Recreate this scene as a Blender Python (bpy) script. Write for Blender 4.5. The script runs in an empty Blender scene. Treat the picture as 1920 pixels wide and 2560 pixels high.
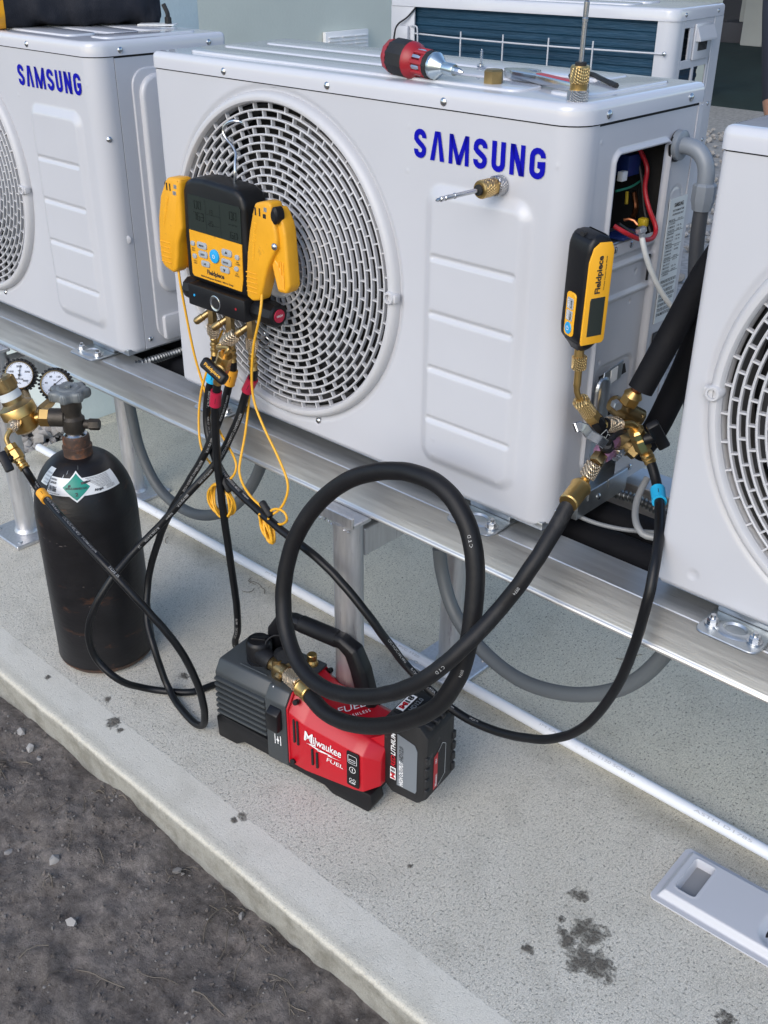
import bpy, bmesh, math, random
import numpy as np
from mathutils import Vector, Matrix, noise, Quaternion
random.seed(7)
SC = bpy.context.scene
COL = SC.collection
# ------------------------------------------------------------------ camera
CAM = Vector((1.4722, -1.0530, 1.2712))
YAW, PITCH, ROLL, FPX = .7474, -.5114, .0053, 2637.4
def cam_axes():
    cy, sy, cp, sp = math.cos(YAW), math.sin(YAW), math.cos(PITCH), math.sin(PITCH)
    f = Vector((-sy*cp, cy*cp, sp)); r0 = Vector((cy, sy, 0)); u0 = r0.cross(f)
    r = r0*math.cos(ROLL) + u0*math.sin(ROLL); u = -r0*math.sin(ROLL) + u0*math.cos(ROLL)
    return r, u, f
CR, CU, CF = cam_axes()
cd = bpy.data.cameras.new('camera'); cam = bpy.data.objects.new('camera', cd); COL.objects.link(cam)
m = Matrix.Identity(4)
for i in range(3):
    m[i][0] = CR[i]; m[i][1] = CU[i]; m[i][2] = -CF[i]; m[i][3] = CAM[i]
cam.matrix_world = m
cd.sensor_fit = 'VERTICAL'; cd.sensor_height = 36; cd.lens = FPX/2560*36
cd.clip_start = .02; cd.clip_end = 400
SC.camera = cam
# ------------------------------------------------------------------ light: open shade under a bright blue sky
W = bpy.data.worlds.new('World'); SC.world = W; W.use_nodes = True
nt = W.node_tree; bg = nt.nodes['Background']
sky = nt.nodes.new('ShaderNodeTexSky'); sky.sky_type = 'NISHITA'; sky.sun_disc = False
SUN_EL, SUN_AZ = math.radians(33), math.radians(168)
sky.sun_elevation = SUN_EL; sky.sun_rotation = SUN_AZ
sky.air_density = 1.0; sky.dust_density = 1.0; sky.ozone_density = 1.4
nt.links.new(sky.outputs[0], bg.inputs[0]); bg.inputs[1].default_value = .15
sd = bpy.data.lights.new('sun', 'SUN'); sd.energy = 1.0; sd.angle = math.radians(45); sd.color = (1, .93, .84)
so = bpy.data.objects.new('sun', sd); COL.objects.link(so)
sdir = Vector((math.sin(SUN_AZ)*math.cos(SUN_EL), math.cos(SUN_AZ)*math.cos(SUN_EL), math.sin(SUN_EL)))
so.rotation_euler = (-sdir).to_track_quat('-Z', 'Y').to_euler(); so.location = (0, -3, 6)
SC.view_settings.view_transform = 'Standard'; SC.view_settings.look = 'None'
SC.view_settings.exposure = .74; SC.view_settings.gamma = 1; SC.view_settings.use_curve_mapping = False
# ------------------------------------------------------------------ survey helper: photo pixel on a known plane -> place in metres
def at(x, y, ax, v):
    d = CF + CR*((x-960)/FPX) - CU*((y-1280)/FPX)
    i = 'xyz'.index(ax)
    return CAM + d*((v-CAM[i])/d[i])
def path(sc, pts):            # list of (x, y, axis, value), sc scales pixel units
    return [at(p[0]*sc, p[1]*sc, p[2], p[3]) for p in pts]
DS = 1920/1659
# ------------------------------------------------------------------ object helpers
def tag(o, label=None, cat=None, group=None, kind=None):
    if label: o['label'] = label
    if cat: o['category'] = cat
    if group: o['group'] = group
    if kind: o['kind'] = kind
    return o
ORG = {}
def thing(name, label, cat, loc, group=None):
    o = bpy.data.objects.new(name, None); COL.objects.link(o); o.location = loc; o.empty_display_size = .02
    ORG[o.name] = Vector(loc)
    return tag(o, label, cat, group)
def mesh_of(name, bm, mat, smooth=35):
    me = bpy.data.meshes.new(name); bm.to_mesh(me); bm.free()
    for mm in (mat if isinstance(mat, (list, tuple)) else [mat]): me.materials.append(mm)
    if smooth:
        me.shade_smooth(); me.set_sharp_from_angle(angle=math.radians(smooth))
    return me
def put(name, me, parent=None, org=None):
    o = bpy.data.objects.new(name, me); COL.objects.link(o)
    if parent: o.parent = parent
    ORG[o.name] = ORG[parent.name] if parent else Vector((0, 0, 0))
    return o
def obj(name, bm, mat, parent=None, smooth=35):
    """one mesh object; geometry is given in world metres"""
    if parent: bm.transform(Matrix.Translation(-ORG[parent.name]))
    return put(name, mesh_of(name, bm, mat, smooth), parent)
def dup(o, parent=None, loc=None):
    c = o.copy(); COL.objects.link(c)
    if parent: c.parent = parent
    if loc is not None: c.location = loc
    ORG[c.name] = ORG[o.name]
    for k in [k for k in bpy.data.objects if k.parent == o]: dup(k, c)
    return c
NB = bmesh.new
def merge(bm, t):
    me = bpy.data.meshes.new('t'); t.to_mesh(me); t.free(); bm.from_mesh(me); bpy.data.meshes.remove(me)
def frame(o, u, v):
    u = Vector(u).normalized(); v = Vector(v); v = (v - u*v.dot(u)).normalized(); w = u.cross(v)
    M = Matrix.Identity(4)
    for i in range(3): M[i][0] = u[i]; M[i][1] = v[i]; M[i][2] = w[i]; M[i][3] = o[i]
    return M
def box(bm, c, s, M=None, bev=0, seg=2):
    t = NB(); bmesh.ops.create_cube(t, size=1)
    bmesh.ops.scale(t, vec=s, verts=t.verts)
    if bev: bmesh.ops.bevel(t, geom=t.edges[:], offset=bev, segments=seg, profile=.5, affect='EDGES')
    bmesh.ops.translate(t, vec=c, verts=t.verts)
    if M: t.transform(M)
    merge(bm, t)
def bx(bm, a, b, bev=0, seg=2, M=None):
    a, b = Vector(a), Vector(b); box(bm, (a+b)/2, [abs(x) for x in (b-a)], M, bev, seg)
def prism(bm, pts, d0, d1, M=None, bev=0, seg=2, both=True):
    """2D outline (x,y) extruded along z from d0 to d1 in frame M"""
    t = NB(); lo = [t.verts.new((p[0], p[1], d0)) for p in pts]; hi = [t.verts.new((p[0], p[1], d1)) for p in pts]
    n = len(pts); t.faces.new(lo[::-1]); top = t.faces.new(hi)
    for i in range(n): t.faces.new((lo[i], lo[(i+1) % n], hi[(i+1) % n], hi[i]))
    bmesh.ops.recalc_face_normals(t, faces=t.faces[:])
    if bev:
        es = t.edges[:] if both else list(top.edges)
        bmesh.ops.bevel(t, geom=es, offset=bev, segments=seg, profile=.5, affect='EDGES')
    if M: t.transform(M)
    merge(bm, t)
def rrect(x0, y0, x1, y1, r, n=5):
    out = []
    rs = r if isinstance(r, (list, tuple)) else [r]*4
    for (cx, cy, a, rr) in ((x1, y1, 0, rs[0]), (x0, y1, 90, rs[1]), (x0, y0, 180, rs[2]), (x1, y0, 270, rs[3])):
        ccx = cx - rr if a in (0, 270) else cx + rr; ccy = cy - rr if a in (0, 90) else cy + rr
        for k in range(n+1):
            t = math.radians(a + 90*k/n); out.append((ccx + rr*math.cos(t), ccy + rr*math.sin(t)))
    return out
def basis(d):
    d = Vector(d).normalized(); a = Vector((0, 0, 1)) if abs(d.z) < .9 else Vector((1, 0, 0))
    u = a.cross(d).normalized(); return u, d.cross(u), d
def lathe(bm, p0, p1, prof, seg=24, cap=True, rot=0):
    """profile [(t, r)] along p0->p1; t in 0..1"""
    p0, p1 = Vector(p0), Vector(p1); u, v, d = basis(p1-p0); L = (p1-p0).length
    rings = []
    for t, r in prof:
        c = p0 + d*(L*t)
        if r <= 1e-6: rings.append([bm.verts.new(c)])
        else: rings.append([bm.verts.new(c + (u*math.cos(rot+2*math.pi*k/seg) + v*math.sin(rot+2*math.pi*k/seg))*r) for k in range(seg)])
    for a, b in zip(rings[:-1], rings[1:]):
        if len(a) == 1 and len(b) == 1: continue
        for k in range(seg):
            k2 = (k+1) % seg
            if len(a) == 1: bm.faces.new((a[0], b[k2], b[k]))
            elif len(b) == 1: bm.faces.new((a[k], a[k2], b[0]))
            else: bm.faces.new((a[k], a[k2], b[k2], b[k]))
    if cap:
        if len(rings[0]) > 1: bm.faces.new(rings[0][::-1])
        if len(rings[-1]) > 1: bm.faces.new(rings[-1])
def cyl(bm, p0, p1, r, seg=24, ch=.12):
    L = (Vector(p1)-Vector(p0)).length; e = min(.3, ch*r/L)
    lathe(bm, p0, p1, [(0, r*(1-ch)), (e, r), (1-e, r), (1, r*(1-ch))], seg)
def hexnut(bm, p0, p1, r, rot=.26): 
    lathe(bm, p0, p1, [(0, r*.86), (.12, r), (.88, r), (1, r*.86)], 6, True, rot)
def spline(pts, step=.006):
    """Catmull-Rom through the points, resampled by length"""
    P = [Vector(p) for p in pts]
    if len(P) == 2: P = [P[0], (P[0]+P[1])/2, P[1]]
    Q = [P[0]*2-P[1]] + P + [P[-1]*2-P[-2]]; out = []
    for i in range(1, len(Q)-2):
        p0, p1, p2, p3 = Q[i-1:i+3]
        # centripetal
        t0 = 0; t1 = t0 + max(1e-5, (p1-p0).length)**.5; t2 = t1 + max(1e-5, (p2-p1).length)**.5; t3 = t2 + max(1e-5, (p3-p2).length)**.5
        n = 14
        for k in range(n):
            t = t1 + (t2-t1)*k/n
            a1 = p0*((t1-t)/(t1-t0)) + p1*((t-t0)/(t1-t0)); a2 = p1*((t2-t)/(t2-t1)) + p2*((t-t1)/(t2-t1)); a3 = p2*((t3-t)/(t3-t2)) + p3*((t-t2)/(t3-t2))
            b1 = a1*((t2-t)/(t2-t0)) + a2*((t-t0)/(t2-t0)); b2 = a2*((t3-t)/(t3-t1)) + a3*((t-t1)/(t3-t1))
            out.append(b1*((t2-t)/(t2-t1)) + b2*((t-t1)/(t2-t1)))
    out.append(P[-1])
    # light smoothing keeps the bends soft
    for _ in range(6):
        out = [out[0]] + [out[i]*.5 + (out[i-1]+out[i+1])*.25 for i in range(1, len(out)-1)] + [out[-1]]
    L = [0]
    for a, b in zip(out[:-1], out[1:]): L.append(L[-1] + (b-a).length)
    n = max(2, int(L[-1]/step)); res = []; j = 0
    for k in range(n+1):
        s = L[-1]*k/n
        while j < len(L)-2 and L[j+1] < s: j += 1
        f = (s-L[j])/max(1e-9, L[j+1]-L[j]); res.append(out[j].lerp(out[j+1], f))
    return res
def sweep(bm, S, r, seg=12, cap=True, rf=None):
    n = len(S); T = [((S[min(i+1, n-1)] - S[max(i-1, 0)])).normalized() for i in range(n)]
    u, v, _ = basis(T[0]); rings = []
    for i in range(n):
        if i: 
            q = T[i-1].rotation_difference(T[i]); u = q @ u
        w = T[i].cross(u).normalized(); u = w.cross(T[i]).normalized()
        rr = rf(i/(n-1)) if rf else r
        rings.append([bm.verts.new(S[i] + (u*math.cos(2*math.pi*k/seg) + w*math.sin(2*math.pi*k/seg))*rr) for k in range(seg)])
    for a, b in zip(rings[:-1], rings[1:]):
        for k in range(seg): bm.faces.new((a[k], a[(k+1) % seg], b[(k+1) % seg], b[k]))
    if cap: bm.faces.new(rings[0][::-1]); bm.faces.new(rings[-1])
def tube(bm, pts, r, seg=12, step=.006, cap=True, rf=None):
    S = spline(pts, step); sweep(bm, S, r, seg, cap, rf); return S
# ------------------------------------------------------------------ lettering
_tc = {}
def text_tris(s, bold=0.0):
    k = (s, bold)
    if k not in _tc:
        c = bpy.data.curves.new('t', 'FONT'); c.body = s; c.size = 1; c.fill_mode = 'FRONT'; c.offset = bold; c.resolution_u = 3
        o = bpy.data.objects.new('t', c); me = bpy.data.meshes.new_from_object(o)
        V = [(v.co.x, v.co.y) for v in me.vertices]; Fs = [tuple(p.vertices) for p in me.polygons]
        bpy.data.objects.remove(o); bpy.data.meshes.remove(me); bpy.data.curves.remove(c)
        xs = [v[0] for v in V] or [0]; ys = [v[1] for v in V] or [0]
        _tc[k] = (V, Fs, min(xs), max(xs), min(ys), max(ys))
    return _tc[k]
def text_on(bm, s, fn, w=None, h=None, bold=.01, shear=0, align='l'):
    """letters laid on a surface by fn(x, y) -> Vector, fitted to width w and/or height h (metres), origin lower left"""
    V, Fs, x0, x1, y0, y1 = text_tris(s, bold)
    sx = (w/(x1-x0)) if w else None; sy = (h/(y1-y0)) if h else None
    sx = sx or sy; sy = sy or sx
    off = {'l': 0, 'c': -.5*(x1-x0)*sx, 'r': -(x1-x0)*sx}[align]
    vs = [bm.verts.new(fn((x-x0)*sx + off + shear*(y-y0)*sy, (y-y0)*sy)) for x, y in V]
    for f in Fs:
        try: bm.faces.new([vs[i] for i in f])
        except ValueError: pass
def plane_fn(o, u, v):
    o, u, v = Vector(o), Vector(u).normalized(), Vector(v).normalized()
    return lambda x, y: o + u*x + v*y
def ribbon(bm, pts, w, fn, closed=False):
    n = len(pts); L, R_ = [], []
    for i in range(n):
        a = Vector(pts[max(i-1, 0)]); b = Vector(pts[min(i+1, n-1)]); p = Vector(pts[i]); d = (b-a).normalized(); nn = Vector((-d.y, d.x))
        if 0 < i < n-1:
            d1 = (p-a).normalized(); c = max(.5, abs(nn.dot(Vector((-d1.y, d1.x))))); nn = nn/c
        L.append(bm.verts.new(fn(*(p+nn*w/2)))); R_.append(bm.verts.new(fn(*(p-nn*w/2))))
    for i in range(n-1): bm.faces.new((L[i], R_[i], R_[i+1], L[i+1]))
def flat(bm, pts, fn):
    bm.faces.new([bm.verts.new(fn(*p)) for p in pts])
# ------------------------------------------------------------------ materials (procedural)
def mat(name, col, rough=.5, metal=0, bump=0, bscale=200, var=0, vscale=8, spec=.5, coat=0, wear=None, aniso=None):
    M = bpy.data.materials.new(name); M.use_nodes = True; t = M.node_tree; b = t.nodes['Principled BSDF']
    b.inputs['Base Color'].default_value = (*col, 1); b.inputs['Roughness'].default_value = rough
    b.inputs['Metallic'].default_value = metal; b.inputs['Specular IOR Level'].default_value = spec
    if coat: b.inputs['Coat Weight'].default_value = coat; b.inputs['Coat Roughness'].default_value = .12
    tc = t.nodes.new('ShaderNodeTexCoord')
    src = tc.outputs['Object']
    if aniso:
        mp = t.nodes.new('ShaderNodeMapping'); mp.inputs['Scale'].default_value = aniso; t.links.new(src, mp.inputs[0]); src = mp.outputs[0]
    if var:
        n = t.nodes.new('ShaderNodeTexNoise'); n.inputs['Scale'].default_value = vscale; n.inputs['Detail'].default_value = 6
        t.links.new(src, n.inputs['Vector'])
        r = t.nodes.new('ShaderNodeMapRange'); r.inputs['From Min'].default_value = .3; r.inputs['From Max'].default_value = .7
        r.inputs['To Min'].default_value = 1-var; r.inputs['To Max'].default_value = 1+var*.6
        t.links.new(n.outputs['Fac'], r.inputs['Value'])
        mx = t.nodes.new('ShaderNodeMix'); mx.data_type = 'RGBA'; mx.blend_type = 'MULTIPLY'; mx.inputs[0].default_value = 1
        mx.inputs[6].default_value = (*col, 1); t.links.new(r.outputs[0], mx.inputs[7]); t.links.new(mx.outputs[2], b.inputs['Base Color'])
        rr = t.nodes.new('ShaderNodeMapRange'); rr.inputs['To Min'].default_value = rough*.8; rr.inputs['To Max'].default_value = min(1, rough*1.2)
        t.links.new(n.outputs['Fac'], rr.inputs['Value']); t.links.new(rr.outputs[0], b.inputs['Roughness'])
    if wear:   # (colour, scale, threshold): patches of another colour with a shape of their own
        n2 = t.nodes.new('ShaderNodeTexNoise'); n2.inputs['Scale'].default_value = wear[1]; n2.inputs['Detail'].default_value = 8; n2.inputs['Roughness'].default_value = .7
        t.links.new(src, n2.inputs['Vector'])
        r2 = t.nodes.new('ShaderNodeMapRange'); r2.inputs['From Min'].default_value = wear[2]; r2.inputs['From Max'].default_value = wear[2]+.08
        t.links.new(n2.outputs['Fac'], r2.inputs['Value'])
        m2 = t.nodes.new('ShaderNodeMix'); m2.data_type = 'RGBA'; t.links.new(r2.outputs[0], m2.inputs[0])
        if b.inputs['Base Color'].links: t.links.new(b.inputs['Base Color'].links[0].from_socket, m2.inputs[6])
        else: m2.inputs[6].default_value = (*col, 1)
        m2.inputs[7].default_value = (*wear[0], 1); t.links.new(m2.outputs[2], b.inputs['Base Color'])
    if bump:
        n3 = t.nodes.new('ShaderNodeTexNoise'); n3.inputs['Scale'].default_value = bscale; n3.inputs['Detail'].default_value = 3
        t.links.new(src, n3.inputs['Vector']); bp = t.nodes.new('ShaderNodeBump'); bp.inputs['Strength'].default_value = bump; bp.inputs['Distance'].default_value = .002
        t.links.new(n3.outputs['Fac'], bp.inputs['Height']); t.links.new(bp.outputs[0], b.inputs['Normal'])
    return M
def knurl_mat(name, col, sc=130, rough=.3, metal=1):
    M = mat(name, col, rough, metal); t = M.node_tree; b = t.nodes['Principled BSDF']; tc = t.nodes.new('ShaderNodeTexCoord')
    acc = None
    for rot in ((.6, .6, .785), (.6, .6, -.785)):
        mp = t.nodes.new('ShaderNodeMapping'); mp.inputs['Rotation'].default_value = rot; t.links.new(tc.outputs['Object'], mp.inputs[0])
        w = t.nodes.new('ShaderNodeTexWave'); w.inputs['Scale'].default_value = sc; t.links.new(mp.outputs[0], w.inputs['Vector'])
        if acc is None: acc = w.outputs['Fac']
        else:
            mm = t.nodes.new('ShaderNodeMath'); mm.operation = 'MULTIPLY'; t.links.new(acc, mm.inputs[0]); t.links.new(w.outputs['Fac'], mm.inputs[1]); acc = mm.outputs[0]
    bp = t.nodes.new('ShaderNodeBump'); bp.inputs['Strength'].default_value = 1; bp.inputs['Distance'].default_value = .003
    t.links.new(acc, bp.inputs['Height']); t.links.new(bp.outputs[0], b.inputs['Normal'])
    return M
PAINT = mat('white_powder_coat', (.50, .508, .54), .32, 0, .05, 240, .045, 3.5, .5, .25)
LIDP = mat('white_lid_paint', (.53, .54, .58), .12, 0, .04, 60, .03, 4, .5, .35)
GRILLE = mat('grille_plastic', (.50, .50, .515), .42, 0, .03, 500, .03, 9)
DARKIN = mat('dark_inside', (.012, .012, .013), .8)
BLADE = mat('fan_blade_plastic', (.03, .03, .034), .5)
COWL = mat('cowl_grey', (.14, .14, .14), .6, 0, 0, 1, .06, 6)
COIL = mat('blue_coil_fins', (.008, .045, .085), .45, .3, .6, 40, .25, 5, .5, 0, None, (1, 1, 14))
GALV = mat('galvanised_steel', (.50, .53, .55), .36, .95, .15, 60, .16, 30)
ALU = mat('mill_aluminium', (.60, .60, .595), .43, .92, .12, 12, .10, 4, .5, 0, ((.42, .42, .42), 7, .62), (2, 30, 30))
ALUP = mat('aluminium_post', (.60, .60, .61), .42, .85, .15, 14, .12, 5, .5, 0, ((.40, .36, .40), 6, .6), (30, 30, 3))
CHROME = mat('screw_steel', (.55, .56, .57), .22, 1)
BRASS = mat('brass', (.60, .40, .15), .36, 1, .05, 90, .12, 40)
BRASSD = mat('aged_brass', (.36, .255, .12), .38, 1, .1, 90, .2, 50)
BRASSK = knurl_mat('knurled_brass', (.66, .46, .20))
BRASSKP = knurl_mat('knurled_pale_brass', (.62, .50, .36))
STEELK = knurl_mat('knurled_steel', (.5, .5, .5), 150)
RUBBER = mat('black_rubber', (.006, .0065, .008), .40, 0, .04, 300, .15, 20, .32)
RUBBERM = mat('matt_black_rubber', (.0065, .0065, .008), .52, 0, .15, 160, .3, 14, .32, 0, ((.022, .021, .021), 9, .60))
FOAM = mat('black_foam_insulation', (.006, .0065, .009), .75, 0, .3, 120, .2, 14, .25)
BLACK = mat('black_plastic', (.006, .006, .0075), .42, 0, .05, 500, .2, 20, .35)
BLACKT = mat('textured_black_plastic', (.010, .010, .011), .6, 0, .3, 700, .3, 18)
BATT = mat('scuffed_black_battery', (.012, .012, .013), .6, 0, .2, 300, .35, 14, .5, 0, ((.06, .06, .06), 26, .60))
NAVY = mat('navy_bag_fabric', (.008, .010, .018), .8, 0, .4, 500, .2, 10)
YEL = mat('yellow_plastic', (.74, .35, .012), .45, 0, .08, 200, .08, 20, .5, 0, ((.42, .20, .02), 20, .60))
YELC = mat('clean_yellow_plastic', (.86, .42, .02), .38, 0, .03, 200)
CABY = mat('yellow_cable', (.78, .40, .025), .45, 0, .05, 100, .08, 30)
ORANGE = mat('orange_band', (.85, .38, .03), .4)
CYAN = mat('cyan_band', (.02, .42, .75), .4)
CRIM = mat('crimson_band', (.40, .012, .045), .4)
BLUEB = mat('blue_button', (.02, .34, .68), .35)
GREYB = mat('grey_button', (.34, .37, .40), .4)
REDP = mat('red_pump_plastic', (.46, .004, .014), .36, 0, .04, 600, .06, 9)
REDD = mat('red_grip', (.30, .012, .02), .4)
PGREY = mat('grey_pump_casting', (.042, .048, .052), .42, 0, .12, 400, .08, 12)
PURPLE = mat('mauve_anodised', (.34, .17, .27), .35, .5)
GREYPVC = mat('grey_pvc', (.20, .23, .27), .38, 0, .05, 120, .08, 10)
ARMOUR = mat('dull_armour', (.16, .17, .18), .4, .9)
DARKTUBE = mat('dark_conduit', (.045, .05, .06), .5)
GREYTUBE = mat('grey_conduit', (.10, .112, .122), .5, 0, .08, 100, .12, 8)
PVC = mat('white_pvc', (.70, .73, .78), .32, 0, .02, 100, .04, 6, .5, 0, ((.50, .50, .47), 9, .66))
CLEAR = mat('milky_drain_tube', (.24, .25, .26), .35)
COPPER = mat('copper', (.40, .16, .08), .4, 1, .1, 60, .2, 30)
RWIRE = mat('red_wire', (.40, .012, .02), .4)
GWIRE = mat('green_wire', (.01, .16, .10), .45)
BWIRE = mat('black_wire', (.012, .012, .014), .45)
YWIRE = mat('yellow_part', (.6, .42, .02), .45)
BLUEP = mat('blue_board_part', (.012, .03, .14), .45)
WCABLE = mat('white_cable', (.60, .62, .62), .45, 0, .05, 60, .05, 20)
FOIL = mat('foil', (.7, .72, .74), .3, .9, .6, 120)
WHITE = mat('white_print', (.80, .80, .80), .45)
PRINT = mat('worn_hose_print', (.36, .36, .36), .5, 0, 0, 1, .35, 60)
INKB = mat('blue_print', (.0, .0, .32), .5, 0, 0, 1, 0, 1, .2)
INK = mat('black_print', (.02, .02, .022), .5)
PIPEINK = mat('faint_pipe_print', (.44, .46, .49), .5)
INKG = mat('grey_print', (.25, .27, .30), .5)
STICK = mat('sticker_paper', (.62, .66, .67), .4)
STICKW = mat('white_sticker', (.72, .73, .73), .4)
GREENS = mat('green_sticker', (.0, .22, .16), .4)
CYLM = mat('worn_dark_cylinder_paint', (.010, .0095, .011), .40, 0, .22, 60, .3, 12, .35, 0, ((.055, .026, .016), 11, .585), (1, 1, 3.0))
SCRATCH = mat('pale_scratch', (.10, .085, .08), .6)
RUSTM = mat('rusty_collar', (.06, .035, .025), .6, 0, .5, 120, .4, 40, .5, 0, ((.14, .055, .025), 40, .52))
VALVEM = mat('dull_bronze_valve', (.060, .052, .044), .5, .6, .3, 120, .2, 40)
WHEELM = mat('grey_handwheel', (.17, .185, .19), .5, .2, .2, 100, .2, 30)
DIAL = mat('dial_face', (.66, .70, .78), .3)
LCD = mat('lcd_screen', (.021, .028, .024), .22, 0, 0, 1, 0, 1, .35)
LCDS = mat('lcd_segments', (.014, .019, .016), .2)
SLATE = mat('slate_label', (.16, .18, .20), .45)
STONE = mat('pale_gravel_stone', (.31, .295, .28), .85, 0, .4, 60, .3, 12)
PEBB = mat('dirt_pebble', (.19, .175, .16), .85, 0, .4, 60, .3, 30)
STRAW = mat('dry_straw', (.15, .125, .095), .8, 0, 0, 1, .3, 30)
TEALW = mat('pale_blue_stucco', (.62, .70, .70), .85, 0, .5, 70, .08, 4)
GREENW = mat('pale_green_stucco', (.60, .635, .57), .85, 0, .4, 60, .05, 3)
TURFM = mat('dark_green_turf', (.006, .024, .024), .95, 0, .5, 90, .25, 3)
COLW = mat('grey_column_stucco', (.36, .37, .36), .8, 0, .3, 40, .08, 3)
DARKW = mat('dark_plinth', (.05, .05, .06), .8)
ROOFM = mat('porch_soffit', (.12, .12, .12), .9)
GRAVB = mat('gravel_bed', (.30, .30, .30), .95, 0, .8, 60, .3, 40)
GROUNDM = mat('dry_ground', (.16, .15, .14), .95, 0, .5, 20, .3, 3)
CLOTH = mat('dark_work_trousers', (.014, .016, .026), .85, 0, .3, 200)

def concrete_mat():
    M = bpy.data.materials.new('broom_finished_concrete'); M.use_nodes = True; t = M.node_tree; b = t.nodes['Principled BSDF']; L = t.links
    b.inputs['Roughness'].default_value = .88; b.inputs['Specular IOR Level'].default_value = .25
    g = t.nodes.new('ShaderNodeNewGeometry'); sx = t.nodes.new('ShaderNodeSeparateXYZ'); L.new(g.outputs['Position'], sx.inputs[0])
    def N(scale, detail=6, rough=.6, vec=None, dist=0):
        n = t.nodes.new('ShaderNodeTexNoise'); n.inputs['Scale'].default_value = scale; n.inputs['Detail'].default_value = detail; n.inputs['Roughness'].default_value = rough; n.inputs['Distortion'].default_value = dist
        L.new(vec or g.outputs['Position'], n.inputs['Vector']); return n.outputs['Fac']
    def R(v, a, b_, c=0, d=1):
        r = t.nodes.new('ShaderNodeMapRange'); r.inputs['From Min'].default_value = a; r.inputs['From Max'].default_value = b_; r.inputs['To Min'].default_value = c; r.inputs['To Max'].default_value = d; L.new(v, r.inputs['Value']); return r.outputs[0]
    def MA(op, a, b_):
        n = t.nodes.new('ShaderNodeMath'); n.operation = op
        for i, v in enumerate((a, b_)):
            if isinstance(v, (int, float)): n.inputs[i].default_value = v
            else: L.new(v, n.inputs[i])
        return n.outputs[0]
    def MIX(f, a, b_, mode='MIX'):
        n = t.nodes.new('ShaderNodeMix'); n.data_type = 'RGBA'; n.blend_type = mode
        for i, v in ((0, f), (6, a), (7, b_)):
            if isinstance(v, (int, float)): n.inputs[i].default_value = v
            elif isinstance(v, tuple): n.inputs[i].default_value = (*v, 1)
            else: L.new(v, n.inputs[i])
        return n.outputs[2]
    mp = t.nodes.new('ShaderNodeMapping'); mp.inputs['Rotation'].default_value = (0, 0, .12); mp.inputs['Scale'].default_value = (2.2, .42, 1); L.new(g.outputs['Position'], mp.inputs[0])
    broom = N(150, 6, .8, mp.outputs[0], .08); pit = N(240, 3, .6); big = N(2.6, 5); mid = N(11, 6); fine = N(700, 2)
    wob = MA('MULTIPLY', MA('SUBTRACT', N(60, 6), .5), .005)
    strip = R(MA('ADD', sx.outputs[1], wob), -.2875, -.2845)          # 0 trowelled strip, 1 broomed field
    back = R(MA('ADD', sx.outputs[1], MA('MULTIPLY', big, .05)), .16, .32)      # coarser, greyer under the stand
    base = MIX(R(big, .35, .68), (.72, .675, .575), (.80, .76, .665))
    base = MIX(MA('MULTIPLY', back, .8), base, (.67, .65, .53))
    base = MIX(MA('MULTIPLY', R(strip, 0, 1, 1, 0), .55), base, (.60, .58, .515))
    base = MIX(MA('MULTIPLY', R(mid, .52, .75), .28), base, (.30, .28, .22))
    sp = MA('MULTIPLY', R(pit, .58, .66), R(strip, 0, 1, .2, 1)); base = MIX(MA('MULTIPLY', sp, MA('ADD', .46, MA('MULTIPLY', back, .30))), base, (.10, .10, .09))
    base = MIX(MA('MULTIPLY', R(broom, .50, .70), R(strip, 0, 1, .10, .30)), base, (.25, .245, .22))
    # a grimy line by the pipe and dirt blots where soil has been dropped
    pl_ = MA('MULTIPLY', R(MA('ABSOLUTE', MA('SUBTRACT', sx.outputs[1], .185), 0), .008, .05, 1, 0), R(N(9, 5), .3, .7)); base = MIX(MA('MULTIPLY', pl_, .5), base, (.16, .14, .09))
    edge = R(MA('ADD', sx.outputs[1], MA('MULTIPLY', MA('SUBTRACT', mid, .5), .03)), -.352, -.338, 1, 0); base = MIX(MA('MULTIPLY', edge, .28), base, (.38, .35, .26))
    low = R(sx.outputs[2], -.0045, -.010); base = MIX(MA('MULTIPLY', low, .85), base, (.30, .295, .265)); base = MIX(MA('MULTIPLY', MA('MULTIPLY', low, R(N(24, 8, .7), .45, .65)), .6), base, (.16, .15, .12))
    blot = None
    for (px, py, rad) in ((1448, 2238, .018), (1472, 2335, .033), (1455, 2400, .030), (1490, 2415, .034), (1405, 2330, .012), (1400, 2300, .010), (1420, 2355, .016), (1318, 2372, .012), (1820, 2560, .022), (606, 2042, .013), (585, 2050, .009), (285, 1805, .018), (302, 1825, .010), (268, 1748, .010), (460, 1690, .014), (120, 1692, .008), (1025, 2165, .006)):
        p = at(px, py, 'z', 0); v = t.nodes.new('ShaderNodeVectorMath'); v.operation = 'DISTANCE'; L.new(g.outputs['Position'], v.inputs[0]); v.inputs[1].default_value = p
        q = R(v.outputs['Value'], rad*.2, rad*1.25, 1, 0); blot = q if blot is None else MA('MAXIMUM', blot, q)
    blot = MA('MULTIPLY', R(MA('ADD', blot, MA('MULTIPLY', MA('SUBTRACT', N(60, 10, .82), .5), 4.0)), .5, .95), R(blot, 0, .1)); base = MIX(MA('MULTIPLY', blot, .8), base, (.075, .060, .045))
    grit = MA('ADD', MA('MULTIPLY', N(520, 3, .7), .6), MA('MULTIPLY', broom, .4)); gr = t.nodes.new('ShaderNodeCombineColor'); gv = R(grit, .37, .61, .56, 1.26)
    for q in range(3): L.new(gv, gr.inputs[q])
    base = MIX(R(strip, 0, 1, .45, 1), base, gr.outputs[0], 'MULTIPLY')
    L.new(base, b.inputs['Base Color'])
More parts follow.
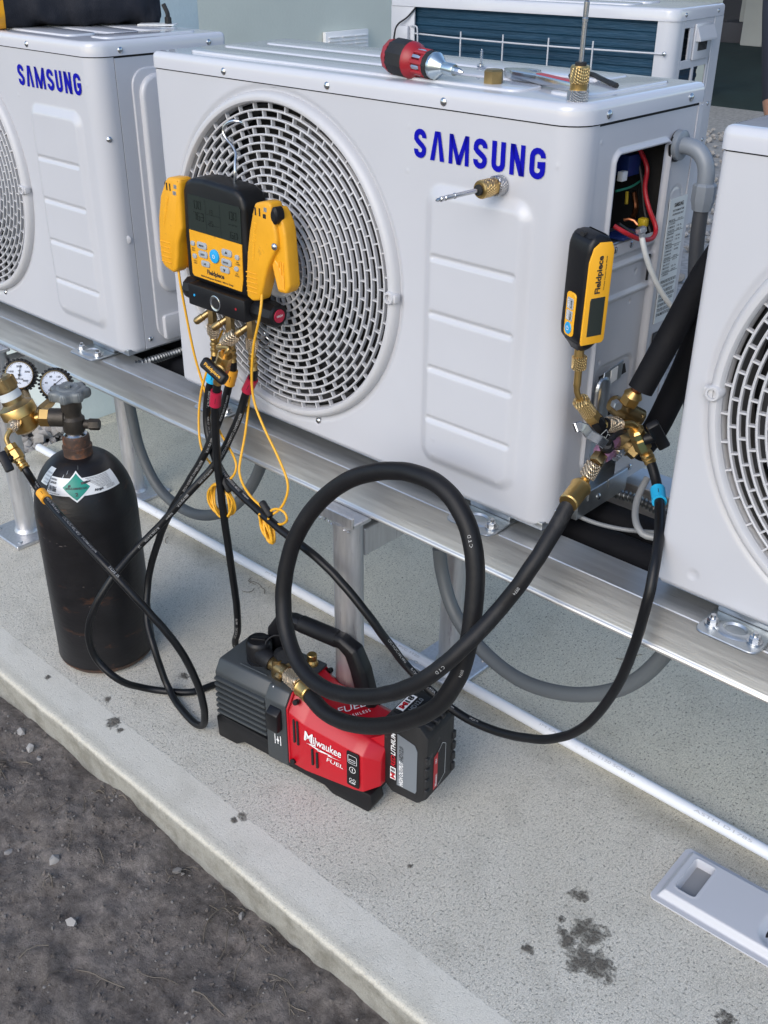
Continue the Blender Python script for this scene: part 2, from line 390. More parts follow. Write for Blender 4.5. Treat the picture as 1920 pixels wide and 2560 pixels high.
    h = MA('ADD', MA('MULTIPLY', broom, R(strip, 0, 1, .12, 1)), MA('MULTIPLY', fine, .15)); h = MA('ADD', h, MA('MULTIPLY', MA('MULTIPLY', R(pit, .55, .7), -.5), R(strip, 0, 1, .3, 1)))
    h = MA('ADD', h, MA('MULTIPLY', strip, -.5)); h = MA('ADD', h, MA('MULTIPLY', blot, MA('MULTIPLY', N(260, 4), 2.0)))
    bp = t.nodes.new('ShaderNodeBump'); bp.inputs['Strength'].default_value = 1; bp.inputs['Distance'].default_value = .0032; L.new(h, bp.inputs['Height']); L.new(bp.outputs[0], b.inputs['Normal'])
    return M
CONC = concrete_mat()
def soil_mat():
    M = mat('dark_damp_soil', (.085, .080, .080), .95, 0, 0, 1, 0, 1, .2); t = M.node_tree; b = t.nodes['Principled BSDF']; L = t.links
    g = t.nodes.new('ShaderNodeNewGeometry')
    def N(s, d, r=.6):
        n = t.nodes.new('ShaderNodeTexNoise'); n.inputs['Scale'].default_value = s; n.inputs['Detail'].default_value = d; n.inputs['Roughness'].default_value = r; L.new(g.outputs['Position'], n.inputs['Vector']); return n.outputs['Fac']
    cr = t.nodes.new('ShaderNodeValToRGB'); e = cr.color_ramp.elements; e[0].position = .36; e[0].color = (.130, .110, .096, 1); e[1].position = .66; e[1].color = (.385, .335, .295, 1)
    L.new(N(13, 14, .82), cr.inputs[0])
    m2 = t.nodes.new('ShaderNodeMix'); m2.data_type = 'RGBA'; m2.blend_type = 'MULTIPLY'; m2.inputs[0].default_value = .8
    r = t.nodes.new('ShaderNodeMapRange'); r.inputs['From Min'].default_value = .3; r.inputs['From Max'].default_value = .65; r.inputs['To Min'].default_value = .5; r.inputs['To Max'].default_value = 1.15; L.new(N(90, 8, .7), r.inputs['Value'])
    L.new(cr.outputs[0], m2.inputs[6]); L.new(r.outputs[0], m2.inputs[7])
    sp = t.nodes.new('ShaderNodeMapRange'); sp.inputs['From Min'].default_value = .75; sp.inputs['From Max'].default_value = .77; L.new(N(230, 2, .5), sp.inputs['Value'])
    m3 = t.nodes.new('ShaderNodeMix'); m3.data_type = 'RGBA'; L.new(sp.outputs[0], m3.inputs[0]); L.new(m2.outputs[2], m3.inputs[6]); m3.inputs[7].default_value = (.40, .38, .36, 1)
    L.new(m3.outputs[2], b.inputs['Base Color'])
    bp = t.nodes.new('ShaderNodeBump'); bp.inputs['Strength'].default_value = 1; bp.inputs['Distance'].default_value = .009; L.new(N(85, 13, .82), bp.inputs['Height']); L.new(bp.outputs[0], b.inputs['Normal'])
    return M
SOIL = soil_mat()
# ================================================================== SETTING
def fbm(x, y, s, o=4, z=0.0):
    return noise.fractal(Vector((x*s, y*s, z)), 1.0, 2.0, o)
# ground to the horizon
bm = NB(); v = [bm.verts.new(p) for p in ((-120, -120, -.085), (120, -120, -.085), (120, 120, -.085), (-120, 120, -.085))]; bm.faces.new(v)
tag(obj('ground', bm, GROUNDM, smooth=0), kind='structure')
# soil in front of the slab
def soil_z(x, y):
    d = (-.365 - y)
    z = -.058 + .016*fbm(x, y, 3.2, 3) + .010*fbm(x+3, y, 10, 4) + .006*fbm(x, y+7, 32, 4)
    return z + .012*math.exp(-max(0, d)/.05)*fbm(x, 2, 7, 3) - .012*math.exp(-max(0, d)/.04)
def grid(bm, x0, x1, y0, y1, nx, ny, fz):
    V = [[bm.verts.new((x0+(x1-x0)*i/nx, y0+(y1-y0)*j/ny, fz(x0+(x1-x0)*i/nx, y0+(y1-y0)*j/ny))) for i in range(nx+1)] for j in range(ny+1)]
    for j in range(ny):
        for i in range(nx): bm.faces.new((V[j][i], V[j][i+1], V[j+1][i+1], V[j+1][i]))
    return V
bm = NB(); grid(bm, -1.6, 1.9, -1.35, -.345, 500, 150, soil_z)
tag(obj('soil', bm, SOIL, smooth=180), kind='structure')
# slab: uneven front edge, trowelled strip, broomed field
bm = NB(); NX = 1500; xs = [-1.0 + 3.6*i/NX for i in range(NX+1)]; prof = []
rows = []
for x in xs:
    e = .0016*fbm(x, 0, 7, 4) ; rag = max(0, fbm(x, 5, 30, 4)); hf = fbm(x, 11, 110, 3); h2 = fbm(x, 15, 140, 3); pitt = max(0, fbm(x, 21, 9, 2)+.25); chip = .007*max(0, fbm(x, 9, 4, 2))*abs(fbm(x, 3, 60, 3)) 
    lip = .0035*fbm(x, 4, 22, 4)
    y0 = -.366 + e
    rows.append([(x, y0+.004, -.13), (x, y0+.002+.002*fbm(x, 1, 14, 3), -.055), (x, y0+.001, -.030+lip), (x, y0-.0005-.002*rag+.0012*hf, -.018+lip*.6+.001*h2), (x, y0-.0005-.0015*rag+.0012*h2, -.0075+.0014*hf), (x, y0+.0015+chip+.0016*hf, -.0024-.003*rag*pitt+.0012*h2*pitt), (x, y0+.005+chip, -.0006-chip*.4+.0016*hf*pitt), (x, y0+.012, -.0004+.0014*h2*pitt), (x, y0+.022, -.0002), (x, -.30, 0), (x, -.28, 0), (x, .1, 0), (x, 1.78, 0), (x, 1.78, -.13)])
V = [[bm.verts.new(p) for p in r] for r in rows]
for a, b in zip(V[:-1], V[1:]):
    for k in range(len(a)-1): bm.faces.new((a[k], b[k], b[k+1], a[k+1]))
bm.faces.new([r for r in V[0]][::-1]); bm.faces.new(V[-1])
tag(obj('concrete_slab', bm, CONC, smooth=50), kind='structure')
# gravel: beds and stones
def stone(bm, c, r, rnd=random):
    t = NB(); bmesh.ops.create_icosphere(t, subdivisions=1, radius=r); k = rnd.random()*50
    for vv in t.verts: vv.co = vv.co*(1+.45*noise.noise(vv.co/r*.9+Vector((k, k*.7, 0))))
    t.transform(Matrix.Translation(c) @ Matrix.Rotation(rnd.random()*6, 4, 'Z') @ Matrix.Rotation(rnd.random()*6, 4, 'X') @ Matrix.Diagonal((1, .8, .65, 1)))
    merge(bm, t)
def fast_stones(name, places, mat_, parent=None):
    """many small stones in one mesh from a few moulds"""
    moulds = []
    for k in range(7):
        t = NB(); bmesh.ops.create_icosphere(t, subdivisions=1, radius=1)
        for vv in t.verts: vv.co = vv.co*(1+.5*noise.noise(vv.co*.9+Vector((k*3.3, 1, 0))))
        t.verts.ensure_lookup_table(); moulds.append((np.array([v.co[:] for v in t.verts]), [tuple(v.index for v in f.verts) for f in t.faces])); t.free()
    VV, FF = [], []; n = 0
    for (c, r) in places:
        mv, mf = random.choice(moulds); R_ = np.array(Matrix.Rotation(random.random()*6.3, 3, 'Z') @ Matrix.Rotation(random.random()*6.3, 3, 'X') @ Matrix.Diagonal((1, random.uniform(.7, 1), random.uniform(.5, .8))))
        VV.append(mv @ R_.T * r + np.array(c)); FF += [tuple(i+n for i in f) for f in mf]; n += len(mv)
    me = bpy.data.meshes.new(name); me.from_pydata(np.vstack(VV).tolist(), [], FF); me.materials.append(mat_)
    return put(name, me, parent)
bm = NB(); bx(bm, (-1.07, .345, -.1), (-1.0005, 1.78, -.003), .004); tag(obj('footing', bm, CONC), kind='structure')
bm = NB(); bx(bm, (-4.5, 1.80, -.10), (3.5, 7.5, -.03)); bx(bm, (-4.5, -.30, -.10), (-1.01, 1.79, -.03))
tag(obj('gravel_bed', bm, GRAVB, smooth=0), kind='structure')
pl_ = []
for i in range(900): pl_.append(((random.uniform(-1.5, -1.005), random.uniform(-.05, .34), -.02+random.uniform(0, .012)), random.uniform(.008, .016)))
for i in range(60): pl_.append(((random.uniform(-1.30, -1.04), random.uniform(.24, .335), .0+random.uniform(0, .015)), random.uniform(.016, .026)))
for i in range(2600):
    t = random.random(); x = -3 + 3.8*random.random(); pl_.append(((x, 1.82+random.random()*4.5, -.02+random.uniform(0, .012)), random.uniform(.012, .024)))
tag(fast_stones('gravel', pl_, STONE), kind='stuff')
# loose grit and pebbles on the soil
pl_ = []
for i in range(900):
    x = random.uniform(-.3, 1.25); y = -.375 - abs(random.gauss(0, .28)); pl_.append(((x, y, soil_z(x, y)+.0005), random.choice((.0012, .0016, .0022, .003))*random.uniform(.7, 1.3)))
tag(fast_stones('soil_grit', pl_, PEBB), kind='stuff')
pl_ = []
for i in range(5200):
    x = random.uniform(-.35, 1.25); y = -.372 - abs(random.gauss(0, .33)); k = fbm(x, y, 9, 3)
    if k < -.05 and random.random() < .7: continue
    r = .0011+.0034*random.random()**3; pl_.append(((x, y, soil_z(x, y)+r*.1), r))
tag(fast_stones('soil_clods', pl_, SOIL), kind='stuff')
for (px, py, r, lb) in ((137, 2152, .011, 'pale lumpy pebble lying alone in the middle of the dark soil'), (180, 2308, .009, 'square-edged whitish pebble half sunk in the dark soil at lower left'), (50, 1825, .011, 'pale beige stone against the slab edge, uppermost of three'), (75, 1860, .012, 'broken pale stone in the middle of the three by the slab edge'), (95, 1880, .008, 'small pale stone, lowest of the three by the slab edge'), (15, 2103, .008, 'flat whitish chip at the left edge of the soil'), (440, 2166, .008, 'brown round pebble beside the slab near dry straw'), (600, 2262, .009, 'grey pebble tucked under the slab edge among tangled straw')):
    p = at(px, py, 'z', -.05); p.z = soil_z(p.x, p.y)+r*.2; bm = NB(); stone(bm, p, r)
    tag(obj('pebble', bm, STONE if 'brown' not in lb else PEBB), lb, 'stone', 'pebbles on the soil')
# dry straw and rootlets
bm = NB()
for (px, py, n, s) in ((560, 2245, 12, .035), (430, 2155, 6, .02), (690, 2420, 8, .03), (610, 2330, 4, .03), (640, 2290, 5, .03), (20, 1880, 9, .04), (210, 1975, 5, .025), (270, 1985, 9, .02), (260, 2175, 1, .03), (130, 2225, 2, .03), (720, 2470, 4, .03), (200, 2400, 4, .08), (520, 2480, 6, .08), (90, 2040, 2, .06)):
    c = at(px, py, 'z', -.05)
    for i in range(n):
        a = random.random()*6.3; l = s*random.uniform(.4, 1.1); p = Vector((c.x+random.gauss(0, s*.5), min(-.372, c.y+random.gauss(0, s*.35)), 0)); q = []
        for k in range(4):
            a += random.uniform(-.5, .5); p = p + Vector((math.cos(a), math.sin(a), 0))*l/3; y = min(p.y, -.371); q.append(Vector((p.x, y, soil_z(p.x, y)+.002+random.uniform(0, .006)*(k in (1, 2)))))
        tube(bm, q, random.choice((.0005, .0007, .0009)), 4, .012, False)
tag(obj('dry_straw', bm, STRAW), kind='stuff')
bm = NB()
for (px, py, n) in ((640, 1465, 4), (1590, 1650, 2), (420, 1345, 1)):
    c = at(px, py, 'z', .001)
    for i in range(n):
        a = random.random()*6.3; q = [c+Vector((random.gauss(0, .01), random.gauss(0, .01), 0))]
        for k in range(4): a += random.uniform(-.9, .9); q.append(q[-1]+Vector((math.cos(a)*.009, math.sin(a)*.009, random.uniform(-.0003, .0006))))
        for z in q: z.z = max(.0008, z.z)
        tube(bm, q, .0007, 4, .006, False)
tag(obj('plant_debris', bm, STRAW), kind='stuff')
# turf under the porch, columns, soffit
bm = NB(); bx(bm, (-9, 7.4, -.08), (6, 20, -.026)); tag(obj('turf', bm, TURFM, smooth=0), kind='structure')
t = thing('porch_column', 'tapered grey stucco column standing on the dark turf at top right', 'column', (-4.69, 12.1, 0))
bm = NB(); bx(bm, (-4.83, 12.0, -.03), (-4.55, 12.3, 2.6), .02); obj('shaft', bm, COLW, t)
bm = NB(); bx(bm, (-4.86, 11.97, 2.6), (-4.52, 12.33, 2.72), .01); obj('capital', bm, COLW, t)
t = thing('porch_post', 'slim pale post on a dark plinth, left of the grey column', 'post', (-4.97, 12.5, 0))
bm = NB(); bx(bm, (-5.05, 12.35, .20), (-4.90, 12.5, 2.72), .01); obj('shaft', bm, COLW, t)
bm = NB(); bx(bm, (-5.25, 12.2, -.03), (-4.84, 12.7, .20), .01); obj('plinth', bm, DARKW, t)
t = thing('porch', 'deep shaded porch roof over dark turf in the far background', 'porch', (-3, 12, 2.7))
bm = NB(); bx(bm, (-9, 7.8, 2.73), (4, 17, 2.95)); obj('soffit', bm, ROOFM, t)
bm = NB(); bx(bm, (-9, 15.2, -.03), (4, 15.5, 2.73)); obj('back_wall', bm, DARKW, t)
# house walls at the left
t = thing('house_wall', 'pale green stucco house wall with a white louvred vent', 'wall', (-3, 4.5, 0))
bm = NB(); bx(bm, (-3.3, 1.2, -.1), (-3.0, 7.8, 3.2)); obj('wall_face', bm, GREENW, t)
v = thing('wall_vent', 'white louvred vent mounted low on the green house wall', 'vent', (-3, 3.45, .69))
a = at(808, 83, 'x', -2.99); b = at(915, 74, 'x', -2.99); z1 = a.z+.005; z0 = z1-.20
bm = NB(); bx(bm, (-2.995, a.y, z0), (-2.97, b.y, z1), .003); obj('vent_frame', bm, WHITE, v)
w3 = (b.y-a.y)
for k in range(3):
    y0 = a.y+.015+k*(w3-.02)/3
    for j in range(9):
        bm = NB(); box(bm, (-2.964, y0+(w3-.02)/6-.004, z0+.02+j*.019), (.012, (w3-.02)/3-.014, .004), bev=.0005, seg=1); obj('louvre', bm, WHITE, v)
t = thing('wall_pier', 'pale blue stucco pier of the house standing close to the left unit', 'wall', (-1.06, .64, 0))
bm = NB(); bx(bm, (-1.42, .35, -.1), (-1.06, .925, 3.2), .004); obj('pier_face', bm, TEALW, t)
# white plastic pipe along the slab
S0, S1 = Vector((-.985, .21, .0108)), Vector((2.2, .2145, .0108))
t = thing('drain_pipe', 'long white plastic pipe lying along the concrete slab under the metal stand', 'pipe', (.6, .21, 0))
bm = NB(); lathe(bm, S0, S1, [(i/40, .0107) for i in range(41)], 20); obj('pipe', bm, PVC, t)
dirx = (S1-S0).normalized()
def pipe_txt(s, x0, w, h, lift=.85):
    def fn(a, b_):
        th = lift + b_/.0107; return S0 + dirx*(x0-S0.x+a) + Vector((0, -math.cos(th), math.sin(th)))*.0111
    return s, fn, w, h
bm = NB()
for s, x0, w in (('JM EAGLE', .685, .062), ('PVC 1120 SCH 40', .78, .10), ('NSF-pw', 1.135, .024), ('ASTM D1785', .99, .10), ('600 PSI', 1.18, .05), ('SCH 40 PVC 1120', .30, .10), ('JM EAGLE', -.05, .06)):
    q = pipe_txt(s, x0, w, .006); text_on(bm, q[0], q[1], q[2], q[3]*.8, 0)
tag(obj('printed_text', bm, PIPEINK, t, 0), kind='stuff')
# ================================================================== STAND
RT, RB = .5306, .464
st = thing('aluminium_stand', 'welded aluminium rail stand on round posts carrying the row of units', 'stand', (.4, .1, 0))
def rail(name, yf, yb, x0=-2.0, x1=2.4):
    sgn = 1
    pts = [(yf, RT), (yb, RT), (yb, RT-.006), (yf+.007, RT-.006), (yf+.007, RB+.006), (yb, RB+.006), (yb, RB), (yf-.004, RB), (yf-.004, RB+.005), (yf, RB+.008)]
    M = Matrix(((0, 0, 1, 0), (1, 0, 0, 0), (0, 1, 0, 0), (0, 0, 0, 1)))
    bm = NB(); prism(bm, pts, x0, x1, M, .0012, 1); return obj(name, bm, ALU, st)
rail('rail', -.023, .037); rail('rail', .235, .295)
def post(x, y, top, clip):
    bm = NB(); lathe(bm, (x, y, .010), (x, y, top), [(0, .0242), (1, .0242)], 32); p = obj('post', bm, ALUP, st)
    bm = NB(); box(bm, (x, y, .005), (.125, .125, .010), bev=.002, seg=1)
    lathe(bm, (x, y, .009), (x, y, .018), [(0, .030), (.5, .029), (1, .0245)], 28)
    b = obj('base_plate', bm, ALUP, st)
    for sx in (-1, 1):
        for sy in (-1, 1):
            bm = NB(); cyl(bm, (x+sx*.046, y+sy*.046, .009), (x+sx*.046, y+sy*.046, .0125), .006, 10); obj('anchor_bolt', bm, GALV, b)
    if clip:
        bm = NB(); bx(bm, (x-.055, y-.020, RB-.008), (x+.03, y+.022, RB-.0005), .001, 1); bx(bm, (x-.055, y-.0215, RB-.006), (x+.03, y-.0155, RB+.012), .001, 1)
        for k in range(9): stone(bm, Vector((x-.05+k*.009, y-.020+random.uniform(-.002, .002), RB-.011+random.uniform(-.003, .001))), .0035)
        obj('rail_clip', bm, ALUP, st)
for x in (-.615, .4605, 1.54): post(x, -.044, RB-.008, True)
for x in (-.595, .4436, 1.50): post(x, .25, RB-.001, False)
for x in (-.605, .456, 1.52):
    bm = NB(); bx(bm, (x-.019, -.021, .385), (x+.019, .227, .435), .0015, 1); obj('crossbar', bm, ALUP, st)
# ================================================================== OUTDOOR UNITS
UW, UD, UH, ULT = .7905, .2843, .520, .5455      # body width, depth, height to lid, total
FCX, FCZ, FR = .278, .268, .2445
SEAM_Y, RC, RL = .042, .034, .010
def sstep(a, b, x):
    t = max(0, min(1, (x-a)/(b-a))); return t*t*(3-2*t)
def rr_d(x, z, x0, x1, z0, z1, r):
    cx, cz = (x0+x1)/2, (z0+z1)/2; dx = abs(x-cx)-((x1-x0)/2-r); dz = abs(z-cz)-((z1-z0)/2-r)
    return min(max(dx, dz), 0) + math.hypot(max(dx, 0), max(dz, 0)) - r
SLOTS = [(.587, .716, .886-.548), (.587, .7185, .8095-.548), (.587, .722, .7318-.548), (.586, .723, .656-.548)]
DIMP = [(.536, .495), (.765, .477), (.535, .440), (.598, .078), (.598, .055), (.712, .050)]
def front_h(x, z):
    d = rr_d(x, z, .570, .737, .038, .430, .026); h = .0075*(1-sstep(-.016, .004, d))
    for (a, b, c) in SLOTS:
        dx = max(a-x, 0, x-b); dd = math.hypot(dx, z-c); h -= .0042*(1-sstep(.0012, .0055, dd))
    rr = math.hypot(x-FCX, z-FCZ)
    h -= .004*(1-sstep(FR+.001, FR+.010, rr))
    for (a, c) in DIMP:
        h += .0016*(1-sstep(.0005, .0025, math.hypot(x-a, z-c)))
    for (a, c) in ((.352, .028), (.05, .028)): h -= .0018*(1-sstep(.004, .008, math.hypot(x-a, z-c)))
    return h
def front_panel():
    s0 = RL*math.pi/2; flatlen = UW-RC-RL; arc = RC*math.pi/2; tail = SEAM_Y-RC
    total = s0*1.0 + .012 + flatlen + arc + tail; NXP = 330; NZ = 200; VV = []; FF = []; pos = {}
    for i in range(NXP+1):
        s = total*i/NXP
        a = s-.012
        if a < 0: base = Vector((0, RL - a, 0)); n = Vector((-1, 0, 0)); x = 0
        elif a < s0: th = a/RL; base = Vector((RL-RL*math.cos(th), RL-RL*math.sin(th), 0)); n = Vector((-math.cos(th), -math.sin(th), 0)); x = base.x
        elif a < s0+flatlen: x = RL + a - s0; base = Vector((x, 0, 0)); n = Vector((0, -1, 0))
        elif a < s0+flatlen+arc: th = (a-s0-flatlen)/RC; base = Vector((UW-RC+RC*math.sin(th), RC-RC*math.cos(th), 0)); n = Vector((math.sin(th), -math.cos(th), 0)); x = UW-RC+ (a-s0-flatlen)
        else: base = Vector((UW, RC + (a-s0-flatlen-arc), 0)); n = Vector((1, 0, 0)); x = UW-RC+(a-s0-flatlen)
        for j in range(NZ+1):
            z = UH*j/NZ; h = front_h(x, z) if RL < x < UW-RC+.02 else 0
            # screw dimples on the side return
            cz = -.0 
            lowcurl = .004*(1-sstep(0, .006, z))
            VV.append(base + n*(h - lowcurl) + Vector((0, 0, z))); pos[(i, j)] = (x, z)
    for i in range(NXP):
        for j in range(NZ):
            x, z = pos[(i, j)]; x2, z2 = pos[(i+1, j+1)]
            if math.hypot((x+x2)/2-FCX, (z+z2)/2-FCZ) < FR-.010 and .01 < x: continue
            a = i*(NZ+1)+j; FF.append((a, a+NZ+1, a+NZ+2, a+1))
    me = bpy.data.meshes.new('front_panel'); me.from_pydata([v[:] for v in VV], [], FF); me.materials.append(PAINT); me.shade_smooth(); return me
ME = {}
ME['front'] = front_panel()
def grille():
    bm = NB(); NR = 16; r0, r1 = .050, FR-.014
    dome = lambda r: -.012 + .010*(r/FR)**2
    def ring(r, hw, ya, yb, seg=112):
        c = [(r-hw, ya+.0008), (r, ya), (r+hw, ya+.0008), (r+hw, yb), (r-hw, yb)]; R_ = []
        for k in range(seg):
            t = 2*math.pi*k/seg; R_.append([bm.verts.new((FCX+a*math.cos(t), y, FCZ+a*math.sin(t))) for a, y in c])
        for k in range(seg):
            A, B = R_[k], R_[(k+1) % seg]
            for q in range(len(c)): bm.faces.new((A[q], A[(q+1) % len(c)], B[(q+1) % len(c)], B[q]))
    rs = [r0 + (r1-r0)*k/NR for k in range(NR+1)]
    for k, r in enumerate(rs):
        ring(r, .00140, dome(r), dome(r)+.0062)
        if k < NR:
            rn = rs[k+1]; n = int(24 + 1.0*k) if k > 4 else 24 + k
            n = 28 if k < 6 else (36 if k < 11 else 42)
            for q in range(n):
                t = 2*math.pi*(q + .5*(k % 2) + .08*k)/n; rm = (r+rn)/2; c = Vector((FCX+rm*math.cos(t), dome(rm)+.0045, FCZ+rm*math.sin(t)))
                M = Matrix.Translation(c) @ Matrix.Rotation(-t, 4, 'Y'); box(bm, (0, 0, 0), (rn-r, .0062, .0022), M)
    # hub disc and outer ring
    t = bm
    lathe(t, (FCX, .004, FCZ), (FCX, -.0145, FCZ), [(0, .051), (.75, .051), (.95, .0495), (1, .047)], 56)
    prof = [(FR-.016, .012), (FR-.015, -.006), (FR-.0125, -.0095), (FR-.0085, -.0105), (FR-.004, -.0085), (FR-.0005, -.003), (FR, .004)]; R_ = []; seg = 160
    for k in range(seg):
        a = 2*math.pi*k/seg; R_.append([bm.verts.new((FCX+r*math.cos(a), y, FCZ+r*math.sin(a))) for r, y in prof])
    for k in range(seg):
        A, B = R_[k], R_[(k+1) % seg]
        for q in range(len(prof)-1): bm.faces.new((A[q], A[q+1], B[q+1], B[q]))
    for a in (0, math.pi):
        x = FCX + (FR-.008)*math.cos(a); z = FCZ + (FR-.008)*math.sin(a)
        lathe(bm, (x, .002, z), (x, -.015, z), [(0, .0092), (.9, .0092), (1, .008), (1, .0055), (.6, .0050), (.6, 0)], 20, False)
        bx(bm, (x, -.0125, z-.006), (x+.012*math.cos(a), -.002, z+.006), .0015)
    bmesh.ops.recalc_face_normals(bm, faces=bm.faces[:]); return mesh_of('fan_grille', bm, GRILLE, 40)
ME['grille'] = grille()
bm = NB()
prof = [(.226, .012), (.226, .075), (.236, .075), (.236, .002)]; R_ = []
for k in range(72):
    a = 2*math.pi*k/72; R_.append([bm.verts.new((FCX+r*math.cos(a), y, FCZ+r*math.sin(a))) for r, y in prof])
for k in range(72):
    A, B = R_[k], R_[(k+1) % 72]
    for q in range(3): bm.faces.new((A[q], B[q], B[q+1], A[q+1]))
bmesh.ops.recalc_face_normals(bm, faces=bm.faces[:]); ME['cowl'] = mesh_of('fan_cowl', bm, COWL)
bm = NB()
for b in range(3):
    V = []
    for i in range(13):
        r = .045 + .165*i/12; row = []
        for j in range(9):
            a = b*2.0944 + .55 + (j/8-.5)*(1.15 - .25*i/12) + .5*i/12; row.append(bm.verts.new((FCX+r*math.cos(a), .055 - (j/8-.5)*.055, FCZ+r*math.sin(a))))
        V.append(row)
    for i in range(12):
        for j in range(8): bm.faces.new((V[i][j], V[i][j+1], V[i+1][j+1], V[i+1][j]))
lathe(bm, (FCX, .08, FCZ), (FCX, .03, FCZ), [(0, .047), (.8, .045), (1, .035)], 28)
ME['fan'] = mesh_of('fan_blades', bm, BLADE)
bm = NB(); bx(bm, (.012, .10, .012), (.53, .11, UH-.01)); bx(bm, (.015, UD-.02, .02), (UW-.30, UD-.012, UH-.01)); ME['interior'] = mesh_of('interior', bm, DARKIN, 0)
def lid():
    bm = NB(); o = .0022
    out = lambda i: rrect(-o+i, -o+i, UW+o-i, UD+o-i, [max(.004, .010-i), .010, max(.003, RL+o-i), max(.004, RC+o-i)], 6)
    z0, z1 = UH+.0018, ULT
    lev = [(0, z0), (0, z1-.009), (.0007, z1-.0055), (.0027, z1-.0022), (.006, z1-.0006), (.010, z1)]
    R_ = [[bm.verts.new((x, y, z)) for x, y in out(i)] for i, z in lev]
    for a, b in zip(R_[:-1], R_[1:]):
        n = len(a)
        for k in range(n): bm.faces.new((a[k], a[(k+1) % n], b[(k+1) % n], b[k]))
    bm.faces.new(R_[-1]); bm.faces.new(R_[0][::-1])
    for (x0, y0, x1, y1) in ((.050, .030, .68, .092), (.035, .108, .70, .168), (.05, .184, .70, .254), (.705, .05, .765, .245)):
        t = NB(); prism(t, rrect(x0, y0, x1, y1, .018, 5), z1-.001, z1+.0028, None, .0022, 3, False); merge(bm, t)
    return mesh_of('lid', bm, LIDP, 40)
ME['lid'] = lid()
def screw_mesh():
    bm = NB(); lathe(bm, (0, 0, 0), (0, 0, .0032), [(0, .0052), (.2, .0052), (.6, .0042), (.9, .0022), (1, 0)], 14)
    t = NB(); box(t, (0, 0, .003), (.0046, .0010, .0016)); box(t, (0, 0, .003), (.0010, .0046, .0016)); 
    me = mesh_of('screw', bm, CHROME); t.free(); return me
ME['screw'] = screw_mesh()
def bolt_mesh():
    bm = NB(); lathe(bm, (0, 0, 0), (0, 0, .002), [(0, .0095), (1, .0095)], 18); lathe(bm, (0, 0, .002), (0, 0, .0085), [(0, .0066), (.85, .0066), (1, .0055)], 6); lathe(bm, (0, 0, .0085), (0, 0, .013), [(0, .0035), (1, .0032)], 10); return mesh_of('bolt', bm, CHROME)
ME['bolt'] = bolt_mesh()
def foot_mesh():
    bm = NB(); t = NB(); prism(t, rrect(-.040, -.034, .040, .055, .012, 5), -.0165, -.0130, None, .001, 1); merge(bm, t)
    # pressed ring and hole
    R_ = []
    for k in range(28):
        a = 2*math.pi*k/28; R_.append([bm.verts.new((r*1.25*math.cos(a), r*math.sin(a)-.004, z)) for r, z in ((.020, -.0130), (.017, -.0105), (.012, -.0100), (.0095, -.0126))])
    for k in range(28):
        A, B = R_[k], R_[(k+1) % 28]
        for q in range(3): bm.faces.new((A[q], B[q], B[q+1], A[q+1]))
    bx(bm, (-.036, .02, -.0130), (.036, .055, -.001), .002); bmesh.ops.recalc_face_normals(bm, faces=bm.faces[:]); return mesh_of('foot', bm, GALV)
ME['foot'] = foot_mesh()
def brand_mesh(x0, z0, w, h, y=-.0012):
    """condensed block capitals, the A without its bar"""
    bm = NB(); fn = lambda a, b: Vector((x0+a*w, y, z0+b*h)); st_ = .026*1.06; k = h/w
    def F(p): return p
    W_ = 1.0; lw = [.100, .115, .158, .104, .100, .108, .110]; gap = (1-sum(lw))/6; x = 0; sw = .034
    asp = w/h
    def rib(pts, ww=sw):     # strokes drawn in metres so that they keep their weight
        ribbon(bm, [(p[0]*w, p[1]*h) for p in pts], ww*w, lambda a, b: Vector((x0+a, y, z0+b)))
    for ch, L_ in zip('SAMSUNG', lw):
        a, b = x+sw/2, x+L_-sw/2; c = (a+b)/2; hs = sw*asp/2; r = (b-a)/2; ry = r*asp*.9
        def arc(cx, cy, t0, t1, n=7): return [(cx + r*math.cos(math.radians(t0+(t1-t0)*i/n)), cy + ry*math.sin(math.radians(t0+(t1-t0)*i/n))) for i in range(n+1)]
        if ch == 'S':
            rib([(b, .70)] + arc(c, 1-hs-ry, 0, 180) + [(a, .66), (a+.012, .58), (b-.012, .42), (b, .34)] + arc(c, hs+ry, 0, -180) + [(a, .30)])
        elif ch == 'A':
            flat(bm, [(x, 0), (x+sw*1.05, 0), (x+L_/2+.002, .86), (x+L_/2+.012, 1), (x+L_/2-.022, 1)], fn); flat(bm, [(x+L_-sw*1.05, 0), (x+L_, 0), (x+L_/2+.022, 1), (x+L_/2-.004, 1), (x+L_/2+.001, .84)], fn)
        elif ch == 'M':
            flat(bm, [(x, 0), (x+sw*.88, 0), (x+sw*.95, 1), (x+.003, 1)], fn); flat(bm, [(x+L_-sw*.88, 0), (x+L_, 0), (x+L_-.003, 1), (x+L_-sw*.95, 1)], fn)
            flat(bm, [(x+L_/2-sw*.45, 0), (x+L_/2+sw*.45, 0), (x+L_/2+.006, .22), (x+sw*.95, 1), (x+.006, 1)], fn); flat(bm, [(x+L_/2-sw*.45, 0.001), (x+L_/2+sw*.45, 0.001), (x+L_-.006, 1), (x+L_-sw*.95, 1), (x+L_/2-.006, .22)], fn)
        elif ch == 'U':
            rib([(a, 1), (a, .5)] + [(a, hs+ry)] + arc(c, hs+ry, 180, 360)[1:] + [(b, .5), (b, 1)])
        elif ch == 'N':
            rib([(a, 0), (a, 1)], sw*.92); rib([(b, 0), (b, 1)], sw*.92); flat(bm, [(x+.0, 1), (x+sw*1.1, 1), (x+L_, 0), (x+L_-sw*1.1, 0)], fn)
        elif ch == 'G':
            rib([(b, .70)] + arc(c, 1-hs-ry, 0, 180) + [(a, .5)] + arc(c, hs+ry, 180, 360) + [(b, .46), (c, .46)], sw)
        x += L_+gap
    return mesh_of('brand_lettering', bm, INKB, 0)
